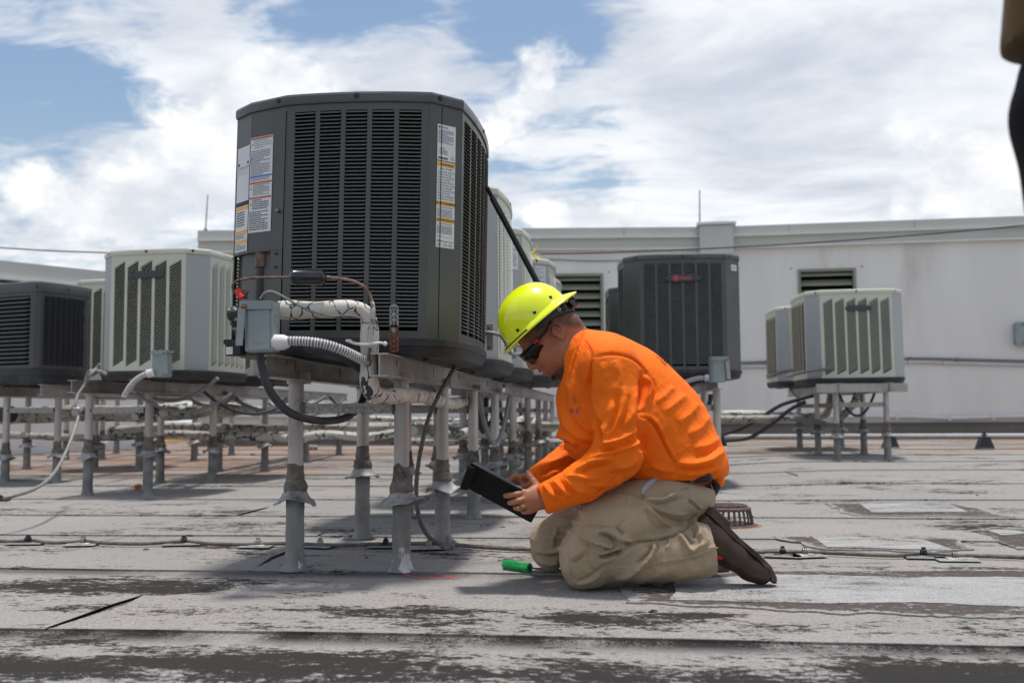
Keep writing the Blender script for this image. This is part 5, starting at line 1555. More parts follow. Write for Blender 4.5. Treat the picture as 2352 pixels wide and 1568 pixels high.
def poly_dist(q, pts):
    """distance of 2-D points to a smoothed polyline, and the parameter along it"""
    P = [Vector((x, y, 0)) for x, y in pts]
    P = np.array([[p.x, p.y] for p in catmull(P, 5)]) if len(P) > 2 else np.array(pts, float)
    best = np.full(len(q), 1e9); bt = np.zeros(len(q)); sgn = np.zeros(len(q))
    n = len(P)-1
    for i in range(n):
        a, b = P[i], P[i+1]; ba = b-a; L = ba @ ba
        t = np.clip(((q-a) @ ba)/(L+1e-9), 0, 1)
        e = q-a-t[:, None]*ba; dd = np.sqrt((e**2).sum(1))
        m = dd < best
        best = np.where(m, dd, best); bt = np.where(m, (i+t)/n, bt); sgn = np.where(m, np.sign(ba[0]*e[:, 1]-ba[1]*e[:, 0]), sgn)
    return best, bt, sgn
def folds(v, f, items, near_only=True):
    """items: (points in the 2352-px view, half width px, height m[, one-sided]) - ridges (+) and creases (-) pushed along the normals"""
    n = vnormals(v, f)
    w = v @ np.array(CF).T
    q = projn(w)
    disp = np.zeros(len(v))
    facing = np.clip(-n[:, 1]*3+.6, 0, 1) if near_only else np.ones(len(v))
    for it in items:
        pts, wd, amp = it[:3]
        d, t, sg = poly_dist(q, pts)
        taper = np.clip(np.minimum(t, 1-t)*5, 0, 1)**.7 if len(it) < 4 else np.clip(np.minimum(t, 1-t)*12, 0, 1)
        g = np.exp(-(d/wd)**1.45)
        if len(it) >= 4:         # step: one side falls off sharply
            s = it[3]; g = np.where(sg*s > 0, np.exp(-(d/(wd*.35))**2), g)
        disp += amp*g*taper
    return v+n*(disp*facing)[:, None], q

def to_obj(name, v, f, mats, parent, smooth=True, cam_frame=True, label=None, attr=None, mi=None):
    w = v @ np.array(CF).T if cam_frame else v
    Mi = np.array(WM[parent].inverted())
    w = w @ Mi[:3, :3].T+Mi[:3, 3]
    me = bpy.data.meshes.new(name)
    me.vertices.add(len(w)); me.vertices.foreach_set('co', w.astype(np.float32).ravel())
    me.loops.add(f.size); me.loops.foreach_set('vertex_index', f.astype(np.int32).ravel())
    me.polygons.add(len(f)); me.polygons.foreach_set('loop_start', np.arange(0, f.size, 4, dtype=np.int32))
    me.update(calc_edges=True); me.validate()
    me.polygons.foreach_set('use_smooth', [True]*len(me.polygons))
    for m in (mats if isinstance(mats, (list, tuple)) else [mats]): me.materials.append(MATS[m])
    if mi is not None: me.polygons.foreach_set('material_index', mi.astype(np.int32))
    if attr is not None:
        a = me.attributes.new('tone', 'FLOAT', 'POINT'); a.data.foreach_set('value', attr.astype(np.float32))
    o = link(name, me, parent)
    if label: o['label'] = label
    return o
CFi = CF.transposed()
def cp(px, py, D): return np.array(CFi @ at(px, py, D))       # view point at depth D, in the camera-heading frame
def cw(p): return CF @ Vector(p)

# fabrics and skin
def cloth_mat(name, col, rough=.85, weave=900, wb=.0004, dirt=None, dl=.6, sheen=.2, var=.06):
    mat(name, col, rough=rough, var=var, scale=7, bump=wb, bscale=weave, sheen=sheen, spec=.25, dirt=dirt, dlo=dl, dhi=dl+.2, dscale=5)
cloth_mat('shirt_orange', (.95, .165, .004), rough=.75, weave=75, wb=.0022, sheen=.0, var=.10, dirt=(.80, .11, .003), dl=.60)
cloth_mat('trouser_khaki', (.37, .283, .19), rough=.85, weave=90, wb=.0018, var=.12, dirt=(.27, .20, .13), dl=.55, sheen=.1)
cloth_mat('pocket_lining', (.36, .40, .45))
cloth_mat('belt_black', (.02, .022, .03), rough=.6)
mat('boot_leather', (.048, .022, .013), rough=.36, var=.25, scale=10, dirt=(.10, .065, .04), dlo=.55, dhi=.8, dscale=12, bump=.0012, bscale=70, rvar=.12)
mat('boot_sole', (.075, .052, .036), rough=.8, var=.3, scale=30, dirt=(.16, .12, .085), dlo=.5, dhi=.75, dscale=22, bump=.002, bscale=90)
mat('helmet_lime', (.80, .90, .0), rough=.22, var=0, coat=.5, spec=.6)
mat('helmet_trim', (.03, .06, .02), rough=.6, var=.3, scale=80)
mat('lens_dark', (.006, .006, .007), rough=.22, var=0, spec=.35)
mat('gold_ring', (.75, .6, .35), rough=.25, metal=1, var=0)
mat('tablet_case', (.007, .007, .008), rough=.7, spec=.15, var=.3, scale=20, bump=.0004, bscale=300)
mat('tablet_edge', (.035, .04, .055), rough=.35, var=.1)
mat('screen_glass', (.01, .012, .016), rough=.08, var=0)
mat('sock_red', (.6, .02, .02), rough=.8, var=.1)
def skin_mat(name, col=(.40, .165, .085)):
    m = bpy.data.materials.new(name); m.use_nodes = True; MATS[name] = m
    T = NT(m.node_tree); b = T.n['Principled BSDF']
    tc = T.node('ShaderNodeTexCoord').outputs['Object']
    base = T.mix(T.ramp(T.noise(tc, 14, 6, .6), .35, .68), col, (col[0]*.88, col[1]*.78, col[2]*.74))
    base = T.mix(T.math('MULTIPLY', T.ramp(T.noise(tc, 150, 2), .60, .75), .25), base, (col[0]*.6, col[1]*.45, col[2]*.4))
    at_ = T.node('ShaderNodeAttribute'); at_.attribute_name = 'tone'
    fz = T.noise(tc, 420, 2, .7)
    fac = T.math('MULTIPLY', at_.outputs['Fac'], T.ramp(fz, .30, .62, .55, 1.0), clamp=True)
    base = T.mix(fac, base, (.022, .014, .011))
    T.link(base, b.inputs['Base Color'])
    b.inputs['Roughness'].default_value = .48; b.inputs['Specular IOR Level'].default_value = .4
    b.inputs['Subsurface Weight'].default_value = .12; b.inputs['Subsurface Radius'].default_value = (.012, .004, .002)
    bn = T.node('ShaderNodeBump'); bn.inputs['Distance'].default_value = .0006
    T.link(T.noise(tc, 350, 3), bn.inputs['Height']); T.link(bn.outputs[0], b.inputs['Normal'])
skin_mat('skin')

# ------------------------------------------------------------------ the kneeling man
base_w = ground(1450, 1330); base_w.z = 0
man = thing('person', 'kneeling man in orange long sleeved shirt, khaki trousers and lime hard hat reading a tablet', 'person', base_w)
C0 = cp(1240, 752, 3.50)
hF, hU, hL = np.array([-.75, 0, -.661]), np.array([-.661, 0, .75]), np.array([0., 1, 0])
def hd(F, L, U): return C0+hF*F+hL*L+hU*U
HR = np.stack([hF, hL, hU])
# head and neck
H = Field(C0+[-.20, -.17, -.29], C0+[.27, .17, .17], .0023)
H.ell(hd(-.012, 0, .0), (.104, .079, .100), HR, k=.01)
H.ell(hd(.030, 0, -.070), (.068, .064, .095), HR, k=.03)
H.ell(hd(.028, 0, -.125), (.062, .062, .045), HR, k=.025)
H.ell(hd(.060, 0, -.152), (.030, .032, .026), HR, k=.02)
for sg in (-1, 1):
    H.ell(hd(.052, sg*.036, -.085), (.034, .028, .038), HR, k=.018)
    H.ell(hd(.010, sg*.050, -.120), (.040, .020, .034), HR, k=.02)
    H.ell(hd(.084, sg*.028, -.028), (.016, .026, .010), HR, k=.012)
    H.ell(hd(.094, sg*.033, -.046), (.016, .016, .012), HR, k=.008, op='s')
    H.ell(hd(.080, sg*.031, -.048), (.0125, .0125, .0125), HR, k=.003)
    H.ell(hd(.101, sg*.0125, -.091), (.012, .0085, .0085), HR, k=.006)
H.cap(hd(.098, 0, -.030), hd(.114, 0, -.082), .0085, .0125, k=.010)
H.ell(hd(.112, 0, -.088), (.0125, .012, .011), HR, k=.006)
for sg in (-1, 1): H.ell(hd(.106, sg*.007, -.0985), (.005, .0035, .004), HR, k=.003, op='s')
H.ell(hd(.091, 0, -.108), (.014, .026, .014), HR, k=.01)
H.ell(hd(.0975, 0, -.116), (.0115, .024, .0062), HR, k=.003)
H.ell(hd(.0935, 0, -.131), (.0125, .021, .0075), HR, k=.004)
H.ell(hd(.104, 0, -.1228), (.012, .026, .0022), HR, k=.003, op='s')
H.cap(hd(-.035, 0, -.075), cp(1372, 838, 3.50), .066, .100, k=.045)
H.cap(hd(.000, 0, -.13), cp(1345, 858, 3.50), .052, .085, k=.035)
# nape roll
H.cap(hd(-.088, -.035, -.066), hd(-.088, .035, -.066), .030, k=.045)
# ears
for sg in (-1, 1):
    e = lambda F, U, o=0.0: hd(F, sg*(.0785+o), U)
    H.ell(e(-.030, -.052, .004), (.016, .007, .026), HR, k=.006)
    H.ell(e(-.026, -.052, .012), (.011, .0065, .017), HR, k=.003, op='s')
    ring = [(-.012, -.030), (-.022, -.0235), (-.036, -.024), (-.047, -.034), (-.0505, -.048), (-.047, -.062), (-.038, -.074), (-.027, -.0815)]
    for (a, b), (c_, d_) in zip(ring, ring[1:]): H.cap(e(a, b, .010), e(c_, d_, .011), .0042, k=.003)
    H.cap(e(-.024, -.083, .008), e(-.021, -.074, .006), .0065, .005, k=.004)
    H.cap(e(-.036, -.040, .009), e(-.036, -.060, .009), .003, k=.003)
    H.cap(e(-.013, -.056, .006), e(-.014, -.048, .006), .004, k=.004)
    H.ell(e(-.020, -.056, .010), (.006, .006, .007), HR, k=.002, op='s')
v1, f1 = H.nets(); v1 = relax(v1, f1, 1, .35)
loc = (v1-C0) @ HR.T
F_, L_, U_ = loc[:, 0], loc[:, 1], loc[:, 2]
def ss(x, a, b):
    t = np.clip((x-a)/(b-a), 0, 1); return t*t*(3-2*t)
tone = np.zeros(len(v1))
# clipped hair on the skull behind and above the ear, goatee, moustache, jaw stubble
hl = np.where(F_ > -.045, -.036, -.036-(-.045-F_)*1.1)
hair = ss(U_-hl, -.020, .016)*ss(.088-F_, 0, .03)*.82
goat = ss(-U_, .142, .158)*ss(F_, .020, .046)*.95
jaw = ss(-U_, .118, .150)*ss(F_, -.03, .02)*.38
mous = np.exp(-((U_+.107)/.0055)**2)*ss(F_, .070, .088)*.45
side = np.exp(-((F_+.002)/.013)**2)*ss(U_, -.105, -.04)*.5
tone = np.clip(np.maximum.reduce([hair, goat, jaw, mous, side]), 0, 1)
nz = np_noise(v1, 60, 3)*.12
tone = np.clip(tone+nz*(tone > .05), 0, 1)
# lips slightly redder is left to the skin noise
# hands
def hand_near():
    o = cp(1218, 1148, 3.29)
    G = Field(o+[-.12, -.06, -.09], o+[.12, .09, .13], .0016)
    W = cp(1252, 1146, 3.30)
    G.cap(cp(1275, 1146, 3.31), W, .031, .027, k=.012)
    kn = [cp(1203, 1131, 3.285), cp(1205, 1146, 3.275), cp(1211, 1160, 3.275), cp(1220, 1170, 3.282)]
    for i, kk in enumerate(kn): G.cap(W, kk, .0215, .0125, k=.016)
    G.ell(cp(1222, 1146, 3.285), (.034, .014, .028), None, k=.012)
    G.ell(cp(1228, 1128, 3.295), (.022, .014, .02), None, k=.015)
    fing = [[(1203, 1131, 3.285, .0112), (1187, 1135, 3.275, .0098), (1172, 1137, 3.287, .0092), (1161, 1138, 3.306, .0082)],
            [(1205, 1146, 3.275, .0112), (1191, 1150, 3.265, .0100), (1179, 1153, 3.280, .0094), (1171, 1154, 3.300, .0084)],
            [(1211, 1160, 3.275, .0110), (1200, 1164, 3.266, .0098), (1190, 1166, 3.282, .0092), (1184, 1166, 3.302, .0082)],
            [(1220, 1170, 3.282, .0100), (1213, 1174, 3.275, .0088), (1206, 1175, 3.290, .0082), (1201, 1175, 3.305, .0074)]]
    for fg in fing:
        for a, b in zip(fg, fg[1:]): G.cap(cp(*a[:3]), cp(*b[:3]), a[3], b[3], k=.0035)
    th = [(1236, 1122, 3.302, .0165), (1226, 1106, 3.315, .0125), (1219, 1095, 3.325, .0108), (1213, 1086, 3.338, .0092)]
    for a, b in zip(th, th[1:]): G.cap(cp(*a[:3]), cp(*b[:3]), a[3], b[3], k=.005)
    G.ell(cp(1210.5, 1085, 3.332), (.005, .005, .006), None, k=.002)
    return G.nets()
def hand_far():
    o = cp(1200, 1100, 3.52)
    G = Field(o+[-.12, -.08, -.08], o+[.14, .08, .08], .0018)
    W = cp(1236, 1099, 3.58)
    G.cap(cp(1262, 1096, 3.60), W, .030, .026, k=.012)
    kn = [cp(1198, 1096, 3.515), cp(1201, 1100, 3.54), cp(1203, 1104, 3.565), cp(1206, 1108, 3.585)]
    for kk in kn: G.cap(W, kk, .021, .0135, k=.016)
    for i, kk in enumerate(kn):
        L = (.9, 1, .93, .75)[i]
        a = kk+np.array([-.026, -.004, .004])*L; b = kk+np.array([-.045, -.008, -.010])*L; c_ = kk+np.array([-.055, -.010, -.026])*L
        for p_, q_, r1, r2 in ((kk, a, .0112, .0100), (a, b, .0100, .0092), (b, c_, .0092, .0080)): G.cap(p_, q_, r1, r2, k=.0035)
    th = [cp(1230, 1106, 3.555), cp(1216, 1114, 3.52), cp(1205, 1118, 3.50), cp(1196, 1121, 3.485)]
    for a, b, r1, r2 in zip(th, th[1:], (.015, .012, .0105), (.012, .0105, .009)): G.cap(a, b, r1, r2, k=.005)
    return G.nets()
v2, f2 = hand_near(); v3, f3 = hand_far()
# hidden core that joins head, arms and hands under the clothes
Bf = Field(cp(1180, 1180, 3.2)-[0, .1, 0], cp(1640, 1000, 3.8)+[.05, .1, .35], .011)
for a, b, ra, rb in ((cp(1372, 838, 3.5), cp(1400, 880, 3.5), .09, .09), (cp(1400, 880, 3.5), cp(1530, 1060, 3.5), .10, .11), (cp(1530, 1060, 3.5), cp(1575, 1110, 3.5), .11, .10),
                     (cp(1400, 862, 3.36), cp(1415, 1045, 3.28), .05, .045), (cp(1415, 1045, 3.28), cp(1270, 1144, 3.31), .045, .028),
                     (cp(1390, 862, 3.64), cp(1335, 1040, 3.72), .05, .045), (cp(1335, 1040, 3.72), cp(1258, 1096, 3.60), .045, .028)): Bf.cap(a, b, ra, rb, k=.03)
v4, f4 = Bf.nets()
vv = np.concatenate([v1, v2, v3, v4]); ff = np.concatenate([f1, f2+len(v1), f3+len(v1)+len(v2), f4+len(v1)+len(v2)+len(v3)])
tone = np.concatenate([tone, np.zeros(len(v2)+len(v3)+len(v4))])
to_obj('body', vv, ff, 'skin', man, attr=tone)
# ring
kx = cp(1194.5, 1165.3, 3.275); ax_ = Vector(cw(cp(1190, 1166, 3.282)))-Vector(cw(cp(1200, 1164, 3.266)))
mb = MB(); mb.lathe([(.0102, -.002), (.0112, -.0015), (.0112, .0015), (.0102, .002)], 20, c=cw(kx), R=ax_.to_track_quat('Z', 'Y').to_matrix(), cap=False)
part('ring', mb, 'gold_ring', man, world=True)

# goatee: a tuft of short hairs on the chin
gb = MB(); gr = random.Random(9)
for k in range(900):
    F = gr.uniform(.028, .090); L = gr.uniform(-.032, .032)
    bx = hd(.056+ (F-.056)*.9, L, -.168+.25*max(0, F-.062)+.35*max(0, .045-F)*.3+.006*abs(L)/.03)
    dr = hF*gr.uniform(.1, .6)-hU*gr.uniform(.6, 1.0)+hL*gr.uniform(-.3, .3); dr /= np.linalg.norm(dr)
    ln = gr.uniform(.008, .019)
    a = Vector(cw(bx)); b = Vector(cw(bx+dr*ln))
    s = Vector((gr.uniform(-1, 1), gr.uniform(-1, 1), gr.uniform(-1, 1)))*.0010
    gb.add([a+s, a-s, b], [(0, 1, 2)])
mat('hair_black', (.018, .012, .010), rough=.5, var=.2)
o = part('goatee', gb, 'hair_black', man, world=True, smooth=False); o['kind'] = 'stuff'

# ---- shirt
S = Field(cp(1180, 1210, 3.20)+[-.03, -.14, -.02], cp(1700, 700, 3.8)+[.05, .14, .02], .0038)
tor = [((1378, 838), .118, .165), ((1425, 900), .180, .195), ((1468, 958), .200, .205), ((1505, 1010), .205, .215), ((1545, 1060), .155, .205), ((1570, 1085), .135, .20)]
for (c, ra, rb) in tor: S.ell(cp(*c, 3.50), (ra, rb, ra), None, k=.05)
S.ell(cp(1330, 900, 3.50), (.075, .15, .10), None, k=.05)
S.ell(cp(1365, 985, 3.50), (.115, .17, .13), None, k=.06)
S.ell(cp(1622, 1068, 3.50), (.055, .17, .075), None, k=.05)
S.cap(cp(1322, 812, 3.5), cp(1385, 868, 3.5), .094, .11, k=.03)
S.ell(cp(1398, 838, 3.34), (.088, .085, .092), None, k=.05); S.ell(cp(1395, 838, 3.66), (.088, .085, .092), None, k=.05)
# bottom hem
hp = cp(1560, 1093, 3.5)
S.plane(hp, (.02, 0, -1), k=.012)
# flap of shirt hanging at the back
S.cap(cp(1640, 1070, 3.44), cp(1646, 1102, 3.46), .026, .022, k=.02); S.cap(cp(1640, 1070, 3.60), cp(1646, 1104, 3.58), .026, .022, k=.02); S.cap(cp(1650, 1070, 3.47), cp(1650, 1104, 3.56), .020, k=.02)
# sleeves
S.cap(cp(1398, 848, 3.32), cp(1422, 960, 3.285), .086, .080, k=.045)
S.cap(cp(1422, 960, 3.285), cp(1418, 1046, 3.27), .080, .078, k=.02)
S.cap(cp(1418, 1046, 3.27), cp(1340, 1106, 3.275), .078, .062, k=.02)
S.cap(cp(1340, 1106, 3.275), cp(1250, 1146, 3.30), .062, .050, k=.02)
S.cap(cp(1388, 850, 3.67), cp(1335, 1035, 3.73), .085, .066, k=.04)
S.cap(cp(1335, 1035, 3.73), cp(1240, 1096, 3.585), .064, .046, k=.02)
# open cuffs and collar
S.plane(cp(1243, 1148, 3.30), (-.88, -.1, -.36), k=.004)
v5 = None
def cut_cap(Fd, a, b, r, k=.004): Fd.cap(a, b, r, k=k, op='s')
cut_cap(S, cp(1225, 1152, 3.30), cp(1262, 1140, 3.305), .040)
cut_cap(S, cp(1296, 800, 3.5), cp(1330, 826, 3.5), .083, k=.006)
cut_cap(S, hd(.0, 0, -.12), hd(.03, 0, -.22), .075, k=.006)
v, f = S.nets(); v = relax(v, f, 2, .5)
def c7(x, y): return ((1180+x/1.96)/1.0884, (680+y/1.96)/1.0884)
def c7l(*p): return [c7(*q) for q in p]
shirt_f = [
    # inner elbow, fan of folds
    (c7l((628, 850), (680, 838), (740, 815), (815, 760)), 9, .010), (c7l((560, 930), (620, 898), (700, 878), (790, 850), (835, 810)), 8, .010), (c7l((640, 880), (720, 862), (800, 820)), 5, -.006),
    (c7l((500, 985), (545, 955), (620, 925), (700, 910)), 8, .009), (c7l((530, 985), (590, 955), (680, 935)), 5, -.006), (c7l((590, 905), (650, 880), (720, 868)), 5, -.005),
    (c7l((455, 1005), (500, 1000), (570, 1010), (640, 1000)), 8, .006), (c7l((635, 740), (655, 790), (650, 842)), 7, .008), (c7l((690, 620), (680, 720), (650, 800)), 12, .006),
    (c7l((740, 560), (740, 660), (700, 760), (660, 820)), 10, .006), (c7l((715, 600), (705, 700), (670, 790)), 7, -.006), (c7l((800, 560), (790, 680), (740, 770)), 10, .005), (c7l((770, 600), (755, 700), (710, 780)), 7, -.005),
    (c7l((700, 950), (760, 950), (815, 900)), 9, .007), (c7l((660, 985), (740, 990), (800, 950)), 7, -.004), (c7l((560, 1040), (650, 1040), (740, 1010)), 10, .005),
    # cuff folds
    (c7l((350, 1040), (380, 1075), (420, 1110)), 7, .007), (c7l((400, 1020), (440, 1060), (490, 1100)), 8, .008), (c7l((372, 1030), (405, 1068), (450, 1105)), 5, -.005), (c7l((455, 1010), (500, 1050), (560, 1085)), 7, .006), (c7l((430, 1020), (465, 1055), (515, 1092)), 5, -.005),
    (c7l((322, 1060), (335, 1110), (355, 1165)), 4, -.003), 
    # arm against chest
    (c7l((585, 470), (565, 560), (585, 660), (625, 760), (638, 840)), 6, -.016), (c7l((545, 640), (580, 720), (620, 790)), 6, .006), (c7l((560, 560), (600, 660), (640, 740)), 6, .006),
    (c7l((425, 560), (430, 660), (460, 740), (520, 800), (600, 828)), 10, .007), (c7l((450, 560), (455, 650), (490, 740), (560, 790)), 7, -.005), (c7l((500, 650), (530, 730), (590, 790)), 7, .006),
    (c7l((430, 790), (480, 810), (520, 850)), 6, .008), (c7l((440, 820), (480, 845), (505, 880)), 5, -.006),
    # shoulder seam, yoke
    (c7l((545, 330), (580, 380), (585, 430), (570, 500)), 3, -.004), (c7l((585, 420), (680, 400), (780, 420), (840, 470), (870, 520)), 3.5, -.0045), (c7l((840, 480), (842, 600), (832, 760), (835, 880)), 9, -.020),
    (c7l((850, 500), (880, 560), (850, 640), (845, 680)), 7, .008), (c7l((868, 500), (900, 570), (880, 640)), 5, -.006),
    # flank seam and the pull folds of the back
    (c7l((842, 700), (900, 755), (950, 860), (1000, 945)), 3.5, -.0055), (c7l((855, 695), (912, 750), (962, 855), (1010, 940)), 4, .003),
    (c7l((1000, 935), (1090, 940), (1180, 915), (1232, 870)), 11, .009), (c7l((1000, 960), (1100, 965), (1190, 945)), 6, -.006), (c7l((1010, 985), (1120, 985), (1225, 955)), 7, .006),
    (c7l((870, 940), (930, 965), (1000, 975)), 9, .006), (c7l((1080, 860), (1150, 850), (1215, 810)), 12, .005), (c7l((1050, 800), (1120, 760), (1160, 700)), 12, .005), (c7l((1010, 740), (1070, 690), (1110, 640)), 12, .005),
    (c7l((940, 690), (1000, 640), (1050, 600)), 11, .005), (c7l((1090, 900), (1160, 885), (1220, 850)), 7, -.005), (c7l((900, 640), (950, 600), (990, 560)), 9, .004),
    # collar
    (c7l((552, 268), (528, 340), (500, 430), (476, 515)), 5, .004),
    (c7l((700, 430), (720, 520), (700, 600)), 12, .005), (c7l((640, 440), (650, 520), (640, 600)), 10, .004),
    # far arm
    (c7l((300, 985), (350, 950), (420, 920), (500, 900)), 7, .006), (c7l((330, 1000), (400, 965), (480, 945)), 6, -.004), (c7l((430, 745), (445, 800), (490, 830)), 8, .008), (c7l((430, 850), (470, 860), (510, 870)), 7, .006),
]
shirt_f = [(a, b*.80, c*1.85)+tuple(r) for a, b, c, *r in shirt_f]
v, q = folds(v, f, shirt_f)
nn = vnormals(v, f)
wr = np_noise(v @ np.array([[.8, 0, .6], [0, 1, 0], [-.6, 0, .8]]).T*[.7, 1, 2.4]+np_noise(v, 9, 3)[:, None]*.04, 14, 2)
wr2 = np_noise(v @ np.array([[.5, 0, -.87], [0, 1, 0], [.87, 0, .5]]).T*[.7, 1, 2.6]+np_noise(v, 12, 5)[:, None]*.03, 27, 6)
qq = projn(v @ np.array(CF).T)
calm = np.clip(1-np.exp(-(((qq[:, 0]-1440)/90)**2+((qq[:, 1]-830)/60)**2)), .25, 1)
v = v+nn*(((.5-np.abs(wr))*.0030+(.4-np.abs(wr2))*.0018)*calm+np_noise(v, 60, 4)*.0003)[:, None]
v = relax(v, f, 1, .15)
SHV, SHF = v, f
to_obj('shirt', v, f, 'shirt_orange', man)
def surf(px, py, V, Fc, out=.001):
    """nearest point of a sculpted surface under a view pixel, and its normal (camera-heading frame)"""
    if not hasattr(surf, 'c'): surf.c = {}
    key = id(V)
    if key not in surf.c:
        surf.c[key] = (projn(V @ np.array(CF).T), vnormals(V, Fc))
    q, n = surf.c[key]
    d = (q[:, 0]-px)**2+(q[:, 1]-py)**2
    m = np.nonzero(d < 25)[0]
    if len(m) == 0: m = np.array([d.argmin()])
    i = m[V[m][:, 1].argmin()]
    near = m[np.abs(V[m][:, 1]-V[i, 1]) < .012]
    P = V[near].mean(0); N = n[near].mean(0); N /= np.linalg.norm(N)
    p = cp(px, py, P[1])
    return p+N*out, N
def draped_text(body, size, px, py, rot, V, Fc, m, nm, parent, cols=None, sx=1.0):
    vs, fs = text_mesh(body, size)
    c0, N = surf(px, py, V, Fc)
    out = []
    ca, sa = math.cos(rot), math.sin(rot)
    scale_px = 35/36*2352/c0[1]
    cache = {}
    for v_ in vs:
        x = v_.x*sx; y = v_.y
        dx, dy = (x*ca-y*sa), (x*sa+y*ca)
        X, Y = px+dx*scale_px, py-dy*scale_px
        kx_ = (round(X/2), round(Y/2))
        if kx_ not in cache: cache[kx_] = surf(X, Y, V, Fc, .0016)
        p, _ = cache[kx_]
        out.append(cw(cp(X, Y, p[1]-.001)))
    mb = MB(); mb.add(out, fs); return part(nm, mb, m, parent, world=True, smooth=False)
mat('print_navy', (.035, .035, .12), rough=.8, var=0)
mat('print_grey', (.25, .20, .22), rough=.8, var=0)
draped_text('VAULT', .0235, 1321, 947, math.radians(8), SHV, SHF, 'print_navy', 'chest_print', man, sx=.52)
draped_text('----', .03, 1326, 954, math.radians(8), SHV, SHF, 'print_grey', 'chest_print', man, sx=.35)
mb = MB()
pp = [cw(surf(1318.5+.2*i, 906+3*i, SHV, SHF, .0016)[0]) for i in range(8)]
for a, b in zip(pp, pp[1:]): mb.tube([a, b], .0018, n=5, k=1, flat=.4)
part('chest_print', mb, 'print_grey', man, world=True)
mb = MB()
for i in range(6):
    x, y = 910+i*9, 392+i*9.5
    p, N = surf(*c7(x-6, y+6), SHV, SHF, .002)
    mb.box(cw(p), (.006, .012, .004), Matrix.Rotation(.8, 3, 'Y'))
part('back_print', mb, 'print_navy', man, world=True, smooth=False)

mat('seam_orange', (.78, .11, .003), rough=.8, var=.1)
SH_SEAMS = [c7l((585, 432), (680, 402), (780, 418), (845, 468), (876, 525), (862, 600), (848, 690), (900, 755), (950, 860), (1000, 948)), c7l((552, 270), (528, 340), (500, 430), (478, 512)), c7l((328, 1040), (345, 1090), (372, 1160)),
            c7l((552, 345), (580, 385), (586, 432), (572, 500), (560, 570)), c7l((1002, 1000), (1090, 1002), (1200, 985)), c7l((700, 1000), (640, 1060), (560, 1110))]
# ---- trousers
Tf = Field(cp(1195, 1362, 3.15)+[-.03, -.12, -.03], cp(1690, 1060, 3.85)+[.04, .12, .02], .0038)
Tf.ell(cp(1550, 1130, 3.5), (.118, .19, .105), None, k=.04)
Tf.ell(cp(1580, 1134, 3.5), (.086, .18, .080), None, k=.04)
def leg(D0, D1, hip, knee1, knee2, ank, r):
    Tf.cap(cp(*hip, D0), cp(*knee1, D1), r[0], r[1], k=.03)
    Tf.cap(cp(*knee1, D1), cp(*knee2, D1), r[1], r[2], k=.02)
    Tf.cap(cp(*knee2, D1), cp(*ank, D1), r[3], r[4], k=.012)
leg(3.40, 3.33, (1556, 1138), (1395, 1208), (1352, 1276), (1612, 1263), (.108, .102, .094, .088, .088))
Tf.cap(cp(1352, 1276, 3.33), cp(1345, 1300, 3.33), .090, .078, k=.02)
Tf.cap(cp(1520, 1276, 3.33), cp(1600, 1262, 3.33), .085, .090, k=.02)
leg(3.60, 3.68, (1540, 1140), (1320, 1222), (1272, 1240), (1560, 1262), (.115, .095, .085, .075, .07))
Tf.cap(cp(1268, 1250, 3.68), cp(1262, 1268, 3.68), .072, .060, k=.03)
